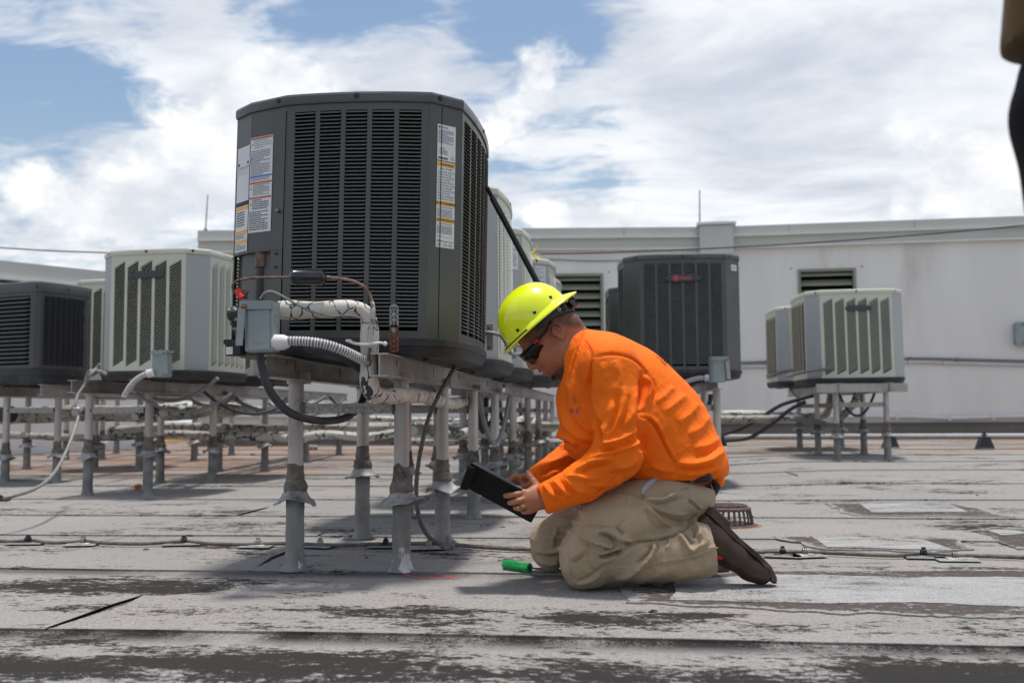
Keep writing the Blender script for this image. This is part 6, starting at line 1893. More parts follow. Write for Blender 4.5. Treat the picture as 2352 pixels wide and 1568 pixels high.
# crease between thigh and calf
for a, b, r_a, r_b in (((1400, 1256), (1465, 1249), .010, .024), ((1465, 1249), (1535, 1238), .026, .030), ((1535, 1238), (1612, 1188), .030, .034)): Tf.cap(cp(*a, 3.225), cp(*b, 3.225), r_a, r_b, k=.014, op='s')
Tf.plane((0, 0, .004), (0, 0, -1), k=.012)
Tf.plane(cp(1648, 1262, 3.33), (.985, 0, -.10), k=.006)
cut_cap(Tf, cp(1636, 1258, 3.33), cp(1700, 1258, 3.33), .082)
Tf.plane(cp(1560, 1100, 3.5), (.28, 0, 1), k=.010)
v, f = Tf.nets(); v = relax(v, f, 2, .5)
def c4(x, y): return ((1300+x/3.5636)/1.0884, (1150+y/3.5636)/1.0884)
def c4l(*p): return [c4(*q_) for q_ in p]
tr_f = [
    (c4l((1610, 450), (1470, 600), (1300, 690), (1150, 712), (1040, 725)), 5, -.010), (c4l((330, 800), (380, 640), (480, 480)), 10, .0),
    (c4l((1100, 345), (1190, 358), (1300, 345), (1400, 300)), 7, .009), (c4l((1120, 365), (1240, 385), (1350, 350), (1480, 330)), 4, -.006), (c4l((1130, 380), (1240, 440), (1370, 470), (1500, 480)), 6, .006),
    (c4l((1130, 385), (1260, 480), (1380, 540), (1480, 570)), 5, -.005), (c4l((1120, 400), (1200, 480), (1330, 580), (1420, 610)), 6, .005), (c4l((1110, 420), (1150, 520), (1230, 620)), 5, -.004),
    (c4l((1080, 300), (1100, 345)), 5, -.008), (c4l((860, 265), (980, 290), (1090, 345)), 4, -.004), (c4l((1410, 270), (1350, 300), (1290, 330)), 6, .005),
    (c4l((1490, 340), (1560, 400), (1610, 460)), 3, -.006), (c4l((1510, 335), (1580, 395), (1620, 430)), 3, .004), (c4l((1500, 240), (1420, 265)), 4, -.004),
    # cargo flap
    (c4l((545, 640), (560, 690), (640, 725), (740, 745), (845, 765)), 6, .013, 1), (c4l((550, 600), (600, 575), (700, 575), (830, 585)), 3, .004), (c4l((700, 660), (760, 665), (820, 700), (860, 740)), 8, -.010), (c4l((690, 640), (780, 635), (850, 670), (880, 720)), 7, .009),
    (c4l((850, 590), (900, 640), (930, 660)), 4, -.005), (c4l((880, 690), (950, 700), (1000, 740)), 6, .008), (c4l((930, 740), (1000, 745), (1090, 715)), 6, -.008),
    # cargo pocket bottom
    (c4l((710, 840), (760, 810), (840, 790), (920, 760)), 5, .012), (c4l((705, 870), (760, 850), (840, 830), (910, 790)), 5, -.014), (c4l((720, 900), (790, 880), (860, 850)), 7, .008), (c4l((600, 790), (600, 860), (640, 960), (700, 1000)), 3, -.003),
    # knee
    (c4l((440, 890), (500, 850), (560, 800), (620, 770)), 7, .008), (c4l((460, 920), (520, 880), (580, 830)), 5, -.006), (c4l((430, 820), (440, 920), (460, 1020), (490, 1085)), 3.5, -.004), (c4l((490, 1085), (580, 1060), (680, 990), (760, 930)), 5, -.005), (c4l((500, 1100), (620, 1070), (720, 1010)), 6, .005),
    # calf
    (c4l((1175, 715), (1195, 790), (1150, 870), (1080, 930), (960, 1010), (840, 1060)), 8, .010), (c4l((1160, 740), (1165, 800), (1110, 870), (1030, 930)), 5, -.008), (c4l((1215, 720), (1220, 790), (1180, 860)), 5, -.006),
    (c4l((1090, 720), (1020, 780), (940, 830), (860, 900)), 10, .005), (c4l((1400, 650), (1450, 700), (1500, 780), (1560, 830)), 8, .008), (c4l((1440, 640), (1500, 700), (1540, 760)), 5, -.007), (c4l((1545, 560), (1600, 630), (1590, 700)), 7, .009), (c4l((1530, 580), (1560, 640), (1550, 700)), 5, -.009),
    (c4l((1600, 560), (1650, 640), (1660, 720), (1640, 780)), 6, .006), (c4l((1320, 680), (1340, 740), (1300, 800)), 7, .006), (c4l((1640, 740), (1560, 790), (1440, 850)), 7, .005),
    (c4l((1200, 950), (1400, 930), (1600, 880), (1700, 830)), 10, -.003), (c4l((860, 950), (1060, 958), (1240, 905), (1500, 862), (1760, 782)), 2.5, .002), (c4l((1640, 800), (1700, 780), (1780, 760)), 4, .003), (c4l((1000, 1090), (1150, 1040), (1300, 980)), 12, .004), (c4l((1500, 1000), (1640, 950), (1720, 900)), 12, .004),
    (c4l((600, 330), (560, 430), (545, 540)), 9, .004), (c4l((820, 600), (900, 540), (980, 470)), 3, .002),
]
tr_f = [(a, b*.74, c*2.0)+tuple(r) for a, b, c, *r in tr_f]
v, q = folds(v, f, tr_f)
far_f = [(c4l((150, 790), (240, 815), (340, 800), (400, 770)), 6, .008), (c4l((130, 840), (240, 870), (340, 860)), 5, -.005), (c4l((150, 880), (260, 915), (350, 900)), 6, .007), (c4l((300, 590), (330, 640), (300, 700), (290, 780)), 7, .006),
         (c4l((240, 540), (340, 520), (460, 545), (540, 560)), 5, .007), (c4l((270, 620), (380, 600), (480, 590)), 5, -.005), (c4l((300, 650), (400, 630), (470, 640)), 6, .006), (c4l((180, 930), (260, 955), (350, 950)), 6, .006), (c4l((480, 420), (540, 460), (570, 500)), 4, .006), (c4l((200, 700), (300, 690), (400, 700)), 6, .005)]
far_f = [(a, b*.80, c*1.8) for a, b, c in far_f]
v, q = folds(v, f, far_f)
nn = vnormals(v, f)
wr = np_noise(v @ np.array([[.9, 0, .44], [0, 1, 0], [-.44, 0, .9]]).T*[1, 1, 2.2]+np_noise(v, 9, 3)[:, None]*.04, 13, 7)
wr2 = np_noise(v @ np.array([[.8, 0, -.6], [0, 1, 0], [.6, 0, .8]]).T*[.7, 1, 2.6]+np_noise(v, 12, 5)[:, None]*.03, 26, 9)
v = v+nn*((.5-np.abs(wr))*.0030+(.4-np.abs(wr2))*.0018+np_noise(v, 55, 8)*.0004)[:, None]
v = relax(v, f, 1, .15)
TRV, TRF = v, f
trz = to_obj('trousers', v, f, 'trouser_khaki', man)
# stitched seams, pocket lining, belt, loops, pouch
def seam(pts, V, Fc, r, m, nm, par, out=.0005):
    P = [Vector((x, y, 0)) for x, y in pts]; P = catmull(P, 6)
    W_ = [cw(surf(p.x, p.y, V, Fc, out)[0]) for p in P]
    mb = MB(); mb.tube(W_, r, n=5, k=1); return part(nm, mb, m, par, world=True)
mat('thread', (.46, .37, .26), rough=.8, var=.1)
for pts in SH_SEAMS: seam(pts, SHV, SHF, .0014, 'seam_orange', 'seam', bpy.data.objects['shirt'], .0002)
for pts in (c4l((860, 948), (960, 958), (1060, 955)), c4l((1180, 922), (1250, 903), (1380, 885), (1500, 862), (1640, 815), (1765, 775)), c4l((860, 262), (930, 278), (985, 292)), c4l((985, 292), (960, 400), (900, 500), (850, 580))):
    seam(pts, TRV, TRF, .0012, 'thread', 'stitching', trz)
# pocket lining: crescent
mb = MB(); top = c4l((1275, 140), (1190, 165), (1120, 215), (1085, 260), (1080, 300)); bot = c4l((1275, 146), (1215, 190), (1160, 235), (1120, 275), (1088, 306))
A_ = [cw(surf(*p, TRV, TRF, .004)[0]) for p in top]; B_ = [cw(surf(*p, TRV, TRF, .003)[0]) for p in bot]
n = len(A_); mb.add(A_+B_, [(i, i+1, n+i+1, n+i) for i in range(n-1)])
part('pocket_lining', mb, 'pocket_lining', man, world=True)
# belt round the waist at the back
mb = MB(); pts = []
for k in range(-12, 13):
    a = k/12*math.radians(115)
    c_ = cp(1548, 1104, 3.5)
    p = c_+np.array([math.cos(a)*.138+.0, math.sin(a)*.178, -.015-.060*max(0, math.cos(a))])
    pts.append(p)
vs = []
for p in pts:
    vs += [cw(p+[.0, 0, .021]), cw(p+[.004, 0, -.021])]
n = len(pts); mb.add(vs, [(2*i, 2*i+1, 2*i+3, 2*i+2) for i in range(n-1)])
part('belt', mb, 'belt_black', man, world=True)
mb = MB(); q = cp(1616, 1098, 3.30)
mb.bevbox(cw(q), (.060, .022, .026), .008, Matrix.Rotation(math.radians(-8), 3, 'Y')); part('belt_pouch', mb, 'black_plastic', man, world=True)
for (x0, y0, x1, y1, D) in ((1592, 1092, 1584, 1112, 3.325), (1632, 1112, 1641, 1150, 3.40)):
    mb = MB(); mb.tube([cw(cp(x0, y0, D)), cw(cp((x0+x1)/2+2, (y0+y1)/2, D-.004)), cw(cp(x1, y1, D))], .008, n=8, flat=.4); part('belt_loop', mb, 'trouser_khaki', man, world=True)
mb = MB(); mb.bevbox(cw(cp(1636, 1130, 3.43)), (.03, .06, .075), .008, Matrix.Rotation(.5, 3, 'Y')); part('belt_case', mb, 'belt_black', man, world=True)

# ---- boots
def boot(D, near=True):
    px0 = [(1613, 1190), (1640, 1222), (1652, 1245), (1692, 1272), (1730, 1300), (1756, 1318)]
    dx, dy, sc = (0, 0, 1) if near else (-98, -6, 1)
    pt_ = lambda i, off=(0, 0): cp(px0[i][0]+dx+off[0], px0[i][1]+dy+off[1], D)
    c_ = cp(1690+dx, 1262+dy, D)
    Bt = Field(c_+[-.19, -.10, -.16], c_+[.19, .10, .16], .0035)
    Bt.cap(pt_(0, (10, 12)), pt_(2, (-6, 0)), .034, .045, k=.02)
    Bt.cap(cp(1600+dx, 1262+dy, D), pt_(1, (2, 22)), .046, .045, k=.02)
    Bt.cap(pt_(1, (0, 10)), pt_(3, (-5, 2)), .049, .049, k=.02)
    Bt.cap(pt_(3, (-5, 2)), pt_(4, (-8, 0)), .049, .044, k=.02)
    Bt.cap(pt_(4, (-8, 0)), pt_(5, (-10, -6)), .045, .042, k=.015)
    ax = cp(1765, 1318, 3.3)-cp(1620, 1190, 3.3); ax /= np.linalg.norm(ax)
    up = np.array([ax[2], 0, -ax[0]])*-1          # towards the sole: up and right
    up = np.array([-ax[2], 0, ax[0]])
    Bt.plane(pt_(3)+up*.036, up, k=.010)
    Bt.plane((0, 0, .003), (0, 0, -1), k=.006)
    v, f = Bt.nets(); v = relax(v, f, 1, .5)
    nn_ = vnormals(v, f); v = v+nn_*(np_noise(v, 22, 9)*.0018+np_noise(v, 55, 3)*.0006)[:, None]
    b = to_obj('boot', v, f, 'boot_leather', man)
    # sole with welt and heel block, built across the foot
    fs_ = np.array([0, 1., 0])
    o_ = pt_(3)+up*.036
    prof = [(-.165, .0), (-.168, .022), (-.160, .030), (-.098, .030), (-.090, .014), (-.03, .010), (.05, .012), (.11, .008), (.148, -.006), (.160, -.022), (.150, -.030), (.118, -.010), (.05, -.004), (-.09, -.006)]
    wd = lambda s: .034+.010*math.exp(-((s-.06)/.07)**2) if s < .13 else .030
    mb = MB(); n = len(prof); K = 7; vs = []
    for k in range(K):
        u = -1+2*k/(K-1)
        for (s, h) in prof:
            w_ = wd(s); e = 1-.10*u*u
            ss_ = s*e
            vs.append(cw(o_+ax*ss_+up*(h if abs(u) < .99 else h*.9)+fs_*u*w_))
    fc = [(k*n+j, k*n+(j+1) % n, (k+1)*n+(j+1) % n, (k+1)*n+j) for k in range(K-1) for j in range(n)]
    fc.append(tuple(range(n))[::-1]); fc.append(tuple(range((K-1)*n, K*n)))
    mb.add(vs, fc)
    part('sole', mb, 'boot_sole', b, world=True, angle=25)
    return b
boot(3.33); boot(3.66, False)
mb = MB(); mb.tube([cw(cp(1640, 1275, 3.305)), cw(cp(1661, 1276, 3.305))], .014, n=14); part('sock', mb, 'sock_red', man, world=True)

# ---- hard hat
hat = None
mb = MB(); NA = 72
rows = []
def dome(a, t):
    """a: angle round (0 = front), t: 0 at brim .. 1 at crown"""
    ca, sa = math.cos(a), math.sin(a)
    el = t*math.pi/2
    r = math.cos(el)**.92; z = math.sin(el)
    F = -.006+.130*ca*r; L = .111*sa*r; U = .030+.126*z
    # raised centre rib and side flutes
    rib = math.exp(-(abs(L)/.030)**4)*math.sin(min(1, t*1.6)*math.pi/2)*.0045*(1 if t > .12 else t/.12)
    n = Vector((ca*r/.13, sa*r/.111, z/.126)).normalized()
    return F+n.x*rib, L+n.y*rib, U+n.z*rib
def brim(a, s):
    """s: 0 at the dome foot .. 1 at the edge"""
    ca, sa = math.cos(a), math.sin(a)
    b = .022+.010*max(0, ca)**2+.022*max(0, -ca)**2
    drop = .018+.004*max(0, -ca)-.002*max(0, ca)
    e = s
    F = -.006+(.130+b*e)*ca; L = (.111+(.020 if abs(ca) < 1 else 0)*e)*sa
    return F, L, .030-drop*e*(.75+.25*e)+.002
rings = []
for s in (1.0, .97, .8, .5, .2, .0): rings.append([brim(2*math.pi*j/NA, s) for j in range(NA)])
rings[0] = [(x, y, z-.0018) for x, y, z in rings[0]]
for t in (.015, .05, .1, .17, .25, .34, .44, .54, .64, .74, .83, .91, .97): rings.append([dome(2*math.pi*j/NA, t) for j in range(NA)])
inner = [[(x*.97-.0002, y*.97, z-.0035) for x, y, z in rings[k]] for k in (12, 9, 6, 5, 3, 1)]
rings = inner+[[(x*.998, y*.998, z-.003) for x, y, z in rings[0]]]+rings
vs = [cw(hd(*p)) for r in rings for p in r]
fc = [(i*NA+j, i*NA+(j+1) % NA, (i+1)*NA+(j+1) % NA, (i+1)*NA+j) for i in range(len(rings)-1) for j in range(NA)]
vs.append(cw(hd(*dome(0, 1.0)))); k0 = (len(rings)-1)*NA
for j in range(NA): fc.append((k0+j, k0+(j+1) % NA, len(vs)-1))
mb.add(vs, fc); hat = part('hard_hat', mb, 'helmet_lime', man, world=True, angle=70)
for (F, U) in ((-.0916, .050), (-.0123, .0455), (.0701, .0400)):
    for sg in (-1, 1):
        z = (U-.030)/.126; r = math.sqrt(max(0, 1-z*z)); L = sg*.111*math.sqrt(max(0, r*r-((F+.006)/.130)**2))
        c_ = Vector(cw(hd(F, L, U))); nr = Vector(cw(HR.T @ np.array([(F+.006)/.13**2, L/.111**2, (U-.03)/.126**2]))).normalized()
        m2 = MB(); m2.lathe([(.0062, -.003), (.0062, .0010), (.0045, .0024), (.0, .0027)], 14, c=c_, R=nr.to_track_quat('Z', 'Y').to_matrix(), cap=False); part('rivet', m2, 'black_plastic', hat, world=True)
mb = MB(); vs = []
for k in range(15):
    a = -(.30+k/14*.92); F, L, U = brim(a, .93); F2, L2, U2 = brim(a, .40)
    vs += [cw(hd(F, L, U-.004)), cw(hd(F*.995, L*1.004, U+.0055)), ]
mb.add(vs, [(2*i, 2*i+2, 2*i+3, 2*i+1) for i in range(14)]); part('edge_trim', mb, 'helmet_trim', hat, world=True)
# chest-like print on the front of the hat
m2 = MB()
for (F, L, U, s) in ((.108, -.038, .060, 'F.'), (.113, -.036, .048, 'L')):
    vs_, fs_2 = text_mesh(s, .016)
    o_ = hd(F+.006, L, U)
    m2.add([cw(o_+hL*(v_.x*-.9)*0+hF*(-.35*v_.x)-hL*(.9*v_.x)+hU*v_.y-hF*.3*v_.y) for v_ in vs_], fs_2)
part('hat_print', m2, 'print_navy', hat, world=True, smooth=False)
# suspension strap and ratchet
mb = MB(); vs = []
for k in range(31):
    a = math.radians(75+k*7)     # 180 = back
    F = -.014+.118*math.cos(a); L = .093*math.sin(a)
    lift = .0 if 120 < 75+k*7 < 240 else .012
    w_ = .010+.011*math.exp(-((75+k*7-180)/55)**2)
    U = -.004+lift*.5-.014*math.exp(-((75+k*7-180)/40)**2)
    vs += [cw(hd(F, L, U+w_)), cw(hd(F*1.0, L, U-w_))]
mb.add(vs, [(2*i, 2*i+1, 2*i+3, 2*i+2) for i in range(30)]); part('suspension_band', mb, 'black_plastic', hat, world=True)
mb = MB(); RR = Matrix((cw(hF), cw(hL), cw(hU))).transposed()
mb.bevbox(cw(hd(-.138, 0, -.012)), (.020, .085, .030), .006, RR); mb.cyl(cw(hd(-.140, 0, -.012)), cw(hd(-.158, 0, -.012)), .019, 18)
part('ratchet_knob', mb, 'black_gloss', hat, world=True)
mb = MB()
for sg in (-1,):
    mb.sphere(cw(hd(-.098, sg*.066, -.004)), .017, 14, sc=(1, .35, 1)); 
part('band_pad', mb, 'black_plastic', hat, world=True)
mb = MB(); mb.lathe([(.0035, .0), (.0062, .0), (.0062, .002), (.0035, .002)], 14, c=cw(hd(-.086, -.079, -.001)), R=Vector(cw(-hL)).to_track_quat('Z', 'Y').to_matrix(), cap=False); part('eyelet', mb, 'steel', hat, world=True)

# ---- safety glasses
gl = MB(); vs = []; NK = 36
for k in range(NK+1):
    a = math.radians(-78+156*k/NK)
    ca, sa = math.cos(a), math.sin(a)
    F = .012+.104*ca**.8 if ca > 0 else .012
    L = .0745*sa
    notch = math.exp(-(a/.16)**2)
    top = -.026-.004*abs(sa); botm = -.074-.004*math.exp(-((abs(a)-.6)/.35)**2)+.034*notch+.018*max(0, abs(sa)-.80)*5
    for u, ff_ in ((top, .004), ((top+botm)/2, .0045), (botm, -.006)): vs.append(cw(hd(F+ff_, L*(1.0+(0 if u != botm else -.03)), u)))
mbq = [(3*i+j, 3*i+3+j, 3*i+4+j, 3*i+1+j) for i in range(NK) for j in range(2)]
gl.add(vs, mbq); gle = part('glasses', gl, 'lens_dark', man, world=True)
mo = gle.modifiers.new('thick', 'SOLIDIFY'); mo.thickness = .0022; mo.offset = 0
mb = MB()
mb.tube([cw(hd(.012+.104*max(0, math.cos(a))**.8+.006, .076*math.sin(a), -.026-.003*abs(math.sin(a)))) for a in np.linspace(-1.5, 1.5, 25)], .0026, n=6, k=1)
part('frame_top', mb, 'black_plastic', gle, world=True)
for sg in (-1, 1):
    mb = MB(); mb.tube([cw(hd(.045, sg*.0775, -.032)), cw(hd(.030, sg*.0800, -.030)), cw(hd(.0, sg*.0825, -.026)), cw(hd(-.030, sg*.0835, -.017)), cw(hd(-.044, sg*.082, -.013))], [.0078, .0075, .0062, .0048, .0044], n=8, flat=.5)
    part('temple_arm', mb, 'black_plastic', gle, world=True)
    mb = MB(); mb.tube([cw(hd(.058, sg*.0772, -.0315)), cw(hd(.050, sg*.0784, -.0315)), cw(hd(.038, sg*.0808, -.0305))], [.0060, .0082, .0080], n=8, flat=.5); part('temple_mark', mb, 'red_tape', gle, world=True)

# ------------------------------------------------------------------ tablet in a black folio case
A_ = Vector(cw(cp(1062, 1112, 3.43))); D_ = Vector(cw(cp(1221, 1199, 3.415)))
ex = (D_-A_).normalized(); Lt = (D_-A_).length
B_ = Vector(cw(cp(1094, 1068, 3.285)))
ey = (B_-A_); ey = (ey-ex*ey.dot(ex)); Wt = ey.length; ey.normalize(); ez = ex.cross(ey)
if ez.z < 0: ez = -ez
Mt = Matrix(((ex.x, ey.x, ez.x, A_.x), (ex.y, ey.y, ez.y, A_.y), (ex.z, ey.z, ez.z, A_.z), (0, 0, 0, 1)))
tb = thing('tablet', 'black tablet in a folio case held in both hands by the kneeling man', 'tablet', M=Mt)
def rslab(mb, x0, y0, x1, y1, z0, z1, r):
    pl = []
    for cx, cy, a0 in ((x1-r, y1-r, 0), (x0+r, y1-r, 90), (x0+r, y0+r, 180), (x1-r, y0+r, 270)):
        for k in range(5):
            a = math.radians(a0+k*22.5); pl.append((cx+r*math.cos(a), cy+r*math.sin(a)))
    mb.prism(pl, z0, z1)
mb = MB(); rslab(mb, 0, 0, Lt, Wt, -.003, .0, .008); part('case_back', mb, 'tablet_case', tb)
mb = MB(); rslab(mb, .004, .004, Lt-.004, Wt-.002, .0015, .0095, .01); part('tablet_body', mb, 'tablet_edge', tb)
mb = MB(); rslab(mb, .012, .012, Lt-.012, Wt-.010, .0096, .0100, .006); part('screen', mb, 'screen_glass', tb)
mb = MB(); RR = Matrix.Rotation(math.radians(-24), 3, 'Y')
mb.bevbox((.012, Wt*.5, -.010), (.030, Wt*.96, .016), .003, RR); part('folded_flap', mb, 'tablet_case', tb)
mb = MB(); mb.box((Lt*.66, Wt-.001, .0055), (.018, .003, .003)); mb.box((Lt*.86, Wt-.001, .0055), (.012, .003, .003)); part('button', mb, 'steel', tb)
# ------------------------------------------------------------------ small things
# screwdriver
A_ = ground(1163, 1296, .019); B_ = ground(1212, 1303, .019); d_ = (B_-A_).normalized()
sd = thing('screwdriver', 'green handled screwdriver lying on the roof by the man\'s knee', 'screwdriver', (A_+B_)/2-Vector((0, 0, .019)))
A2 = A_-d_*.012; Lh = (B_-A2).length+.012
Rq = d_.to_track_quat('Z', 'Y').to_matrix()
mb = MB(); rq = lambda i, a, r, z: (r*(1+.06*math.cos(6*a)) if r > .012 else r, z)
mb.lathe([(.004, 0), (.014, .001), (.0175, .005), (.0182, .015), (.0182, Lh*.55), (.0170, Lh*.62), (.0150, Lh*.68), (.0150, Lh*.74), (.0178, Lh*.80), (.0185, Lh*.93), (.0165, Lh*.985), (.010, Lh), (.006, Lh)], 36, c=A2, R=Rq, rmod=rq)
part('handle', mb, 'green_plastic', sd, world=True)
mb = MB(); e = A2+d_*Lh; mb.cyl(e-d_*.002, e+d_*.001, .0085, 14); part('collar', mb, 'black_plastic', sd, world=True)
tip = ground(1300, 1309, .004)
mb = MB(); mb.cyl(e, e.lerp(tip, .7), .0032, 10); mb.tube([e.lerp(tip, .7), tip], [.0032, .0026], n=8, k=1); part('shaft', mb, 'steel', sd, world=True)
mb = MB()
vs, fs = text_mesh('XCELITE', .010)
cpt = A2+d_*Lh*.30; upv = Vector((0, 0, 1)); tov = (CAMP-cpt).normalized(); tov = (tov-d_*tov.dot(d_)).normalized(); yv = tov.cross(d_)
if yv.z < 0: yv = -yv
mb.add([cpt+d_*v_.x*.9+yv*(v_.y-.004)+tov*.0188 for v_ in vs], fs); part('engraving', mb, 'helmet_trim', sd, world=True, smooth=False)
# cast iron roof drain strainer
g = ground(1668, 1206)
dr_ = thing('roof_drain', 'rusty red cast iron drain strainer on the roof behind the boots', 'drain strainer', g)
R0, H0 = .135, .105
mb = MB(); mb.lathe([(R0*1.15, 0), (R0*1.15, .006), (R0, .010), (R0*.96, .012)], 36); part('base_ring', mb, 'iron_red', dr_)
mb = MB(); mb.tube([(R0*.88*math.cos(a), R0*.88*math.sin(a), H0*.82) for a in np.linspace(0, 2*math.pi, 37)], .008, n=8, k=1); part('top_ring', mb, 'iron_red', dr_)
for k in range(28):
    a = 2*math.pi*k/28; c_, s_ = math.cos(a), math.sin(a)
    mb = MB(); mb.tube([(R0*.99*c_, R0*.99*s_, .008), (R0*.95*c_, R0*.95*s_, H0*.45), (R0*.88*c_, R0*.88*s_, H0*.82)], .0052, n=6, k=2)
    if k == 0: me0 = None
    part('rib', mb, 'iron_red', dr_)
mb = MB()
mb.lathe([(R0*.9, H0*.80), (R0*.86, H0*.90), (R0*.74, H0*.95)], 28, cap=False)
for r_ in (R0*.15, R0*.35, R0*.55, R0*.75): mb.tube([(r_*math.cos(a), r_*math.sin(a), H0*.95+.01*(1-r_/R0)) for a in np.linspace(0, 2*math.pi, 29)], .0045, n=6, k=1)
for k in range(6):
    a = math.pi*k/6; mb.tube([(-R0*.8*math.cos(a), -R0*.8*math.sin(a), H0*.93), (0, 0, H0*.99), (R0*.8*math.cos(a), R0*.8*math.sin(a), H0*.93)], .006, n=6, k=2)
part('dome_grate', mb, 'iron_red', dr_)
mb = MB(); mb.lathe([(R0*1.32, .001), (R0*1.30, .003), (R0*1.1, .003)], 30, rmod=lambda i, a, r, z: (r*(1+.05*mnoise.noise(Vector((math.cos(a)*3, math.sin(a)*3, 0)))), z)); part('rust_stain', mb, 'rust_orange', dr_)
# ground cable with clips on patches
pts = [(-40, 1243), (30, 1246), (64, 1243), (120, 1249), (190, 1246), (250, 1250), (330, 1251), (422, 1246), (480, 1251), (560, 1253), (640, 1251), (720, 1253), (800, 1255), (885, 1252), (960, 1251), (1025, 1252), (1100, 1259), (1200, 1264), (1400, 1268), (1600, 1270), (1770, 1271), (1845, 1271), (1930, 1274), (1990, 1277), (2060, 1279), (2122, 1275), (2190, 1279), (2280, 1281), (2400, 1286)]
P = [ground(px_, py_+4)+Vector((0, 0, .014)) for px_, py_ in pts]
mb = MB(); mb.tube(P, .0085, n=10, k=6); gc = single('ground_cable', mb, 'cable_steel', 'long twisted grounding cable clipped across the whole roof in the foreground', 'cable')
# a second strand wound round it gives the twist
CP_ = catmull(P, 6); tw = []; acc = 0
fine = []
for a_, b_ in zip(CP_, CP_[1:]):
    for j in range(4): fine.append(a_.lerp(b_, j/4))
cl = [(64, 1243, 'b', 'black clip on the cable at the far left'), (190, 1246, 'w', 'white clip on the cable, second from the left'), (422, 1245, 'b', 'black clip on the cable left of the nearest left post'), (592, 1250, 'w', 'white clip on the cable just left of the nearest post'),
      (735, 1250, 'w', 'flattened pale clip on the cable between the nearest two posts'), (886, 1250, 'b', 'black clip on the cable at the foot of the nearest right post'), (985, 1254, 'w', 'white clip on the cable right of the nearest right post'),
      (1798, 1272, 'b', 'black clip on the cable just right of the boot'), (1850, 1272, 'w', 'white clip on the cable right of the boot'), (2122, 1275, 'b', 'black clip on the cable, second from the right edge'), (2195, 1281, 'w', 'pale clip patch on the cable nearest the right edge')]
for i, (px_, py_, c_, lab) in enumerate(cl):
    q = ground(px_, py_+6)
    t = thing('cable_clip', lab, 'cable clip', q, group='clips along the grounding cable')
    rr = random.Random(i)
    mb = MB(); s1, s2 = .075+rr.uniform(-.008, .01), .055
    a0 = rr.uniform(-.3, .3)
    mb.bevbox((.0, -.01, .0075), (s1*2, s2*2, .004), .002, Matrix.Rotation(a0, 3, 'Z')); part('adhesive_patch', mb, 'flash_skirt' if c_ == 'w' else 'sleeve', t)
    mb = MB(); mb.bevbox((.002, -.006, .0105), (s1*1.0, s2*.8, .004), .002, Matrix.Rotation(a0, 3, 'Z')); part('clip_base', mb, 'galv' if c_ == 'w' else 'black_plastic', t)
    mb = MB(); R = .0125
    arc = [(.0, math.cos(a)*R, .020+math.sin(a)*R) for a in np.linspace(-.6, math.pi+.4, 12)]
    for o_ in (-.008, .008): mb.tube([(x+o_, y, z) for x, y, z in arc], .003, n=6, k=1)
    mb.tube([(0, y, z) for x, y, z in arc], .0035, n=6, k=1)
    mb.box((0, .002, .036), (.014, .010, .012)); part('clip', mb, 'galv' if c_ == 'w' else 'black_plastic', t)
# braided cable from the beam down to the ground cable
bp = [at(1046, 842, 4.20), at(1030, 868, 4.15), at(1010, 903, 4.10), at(985, 958, 4.08), at(969, 1020, 4.07), at(959, 1080, 4.07), at(956, 1135, 4.08), at(962, 1185, 4.10), at(975, 1218, 4.13), at(992, 1238, 4.15), at(1012, 1249, 4.16), at(1030, 1252, 4.17)]
CP_ = catmull(bp, 16); tb_ = thing('braided_cable', 'braided steel cable hanging from the beam of the big unit down to the grounding cable', 'cable', bp[-1])
for s in range(3):
    ptsS = []; acc = 0
    for i, p in enumerate(CP_):
        if i: acc += (p-CP_[i-1]).length
        T_ = (CP_[min(i+1, len(CP_)-1)]-CP_[max(i-1, 0)]).normalized()
        n1 = T_.cross(Vector((0, 1, 0))).normalized(); n2 = T_.cross(n1)
        a = acc*150+s*2*math.pi/3
        ptsS.append(p+n1*math.cos(a)*.0050+n2*math.sin(a)*.0050)
    mb = MB(); mb.tube(ptsS, .0052, n=6, k=1); part('strand', mb, 'cable_rope', tb_, world=True)
q = at(1028, 1252, 4.16)
mb = MB(); mb.bevbox(q, (.030, .028, .036), .005); mb.cyl(q+Vector((.0, 0, .015)), q+Vector((0, 0, .042)), .006, 8); mb.cyl(q+Vector((0, 0, .022)), q+Vector((0, 0, .030)), .011, 6); mb.cyl(q+Vector((-.028, 0, 0)), q+Vector((.028, 0, 0)), .013, 12)
single('cable_clamp', mb, 'sleeve', 'bolted clamp joining the braided cable to the grounding cable', 'clamp')
# pale cable at the left
lp = [(202, 852, 6.6), (196, 880, 6.6), (180, 905, 6.55), (173, 930, 6.5), (176, 943, 6.5), (180, 955, 6.45), (172, 985, 6.3), (155, 1030, 6.1), (135, 1070, 5.8), (112, 1100, 5.5), (80, 1122, 5.25), (40, 1136, 5.05), (8, 1143, 4.98)]
mb = MB(); mb.tube([at(*p) for p in lp], .0095, n=10, k=6); single('lightning_cable', mb, 'cable_pale', 'pale grounding cable running down to the roof at the left edge', 'cable')
mb = MB(); q = at(176, 945, 6.46); mb.bevbox(q, (.05, .03, .06), .008); mb.cyl(q-Vector((.03, 0, .01)), q+Vector((.03, 0, .01)), .013, 10); single('cable_clamp', mb, 'galv', 'small clamp on the pale cable under the left beam', 'clamp')
mb = MB(); q = ground(6, 1150); mb.bevbox(q+Vector((0, 0, .012)), (.10, .06, .02), .006); mb.sphere(q+Vector((-.02, 0, .026)), .018, 10); single('cable_anchor', mb, 'black_plastic', 'small black cable anchor on the roof at the left edge', 'anchor')
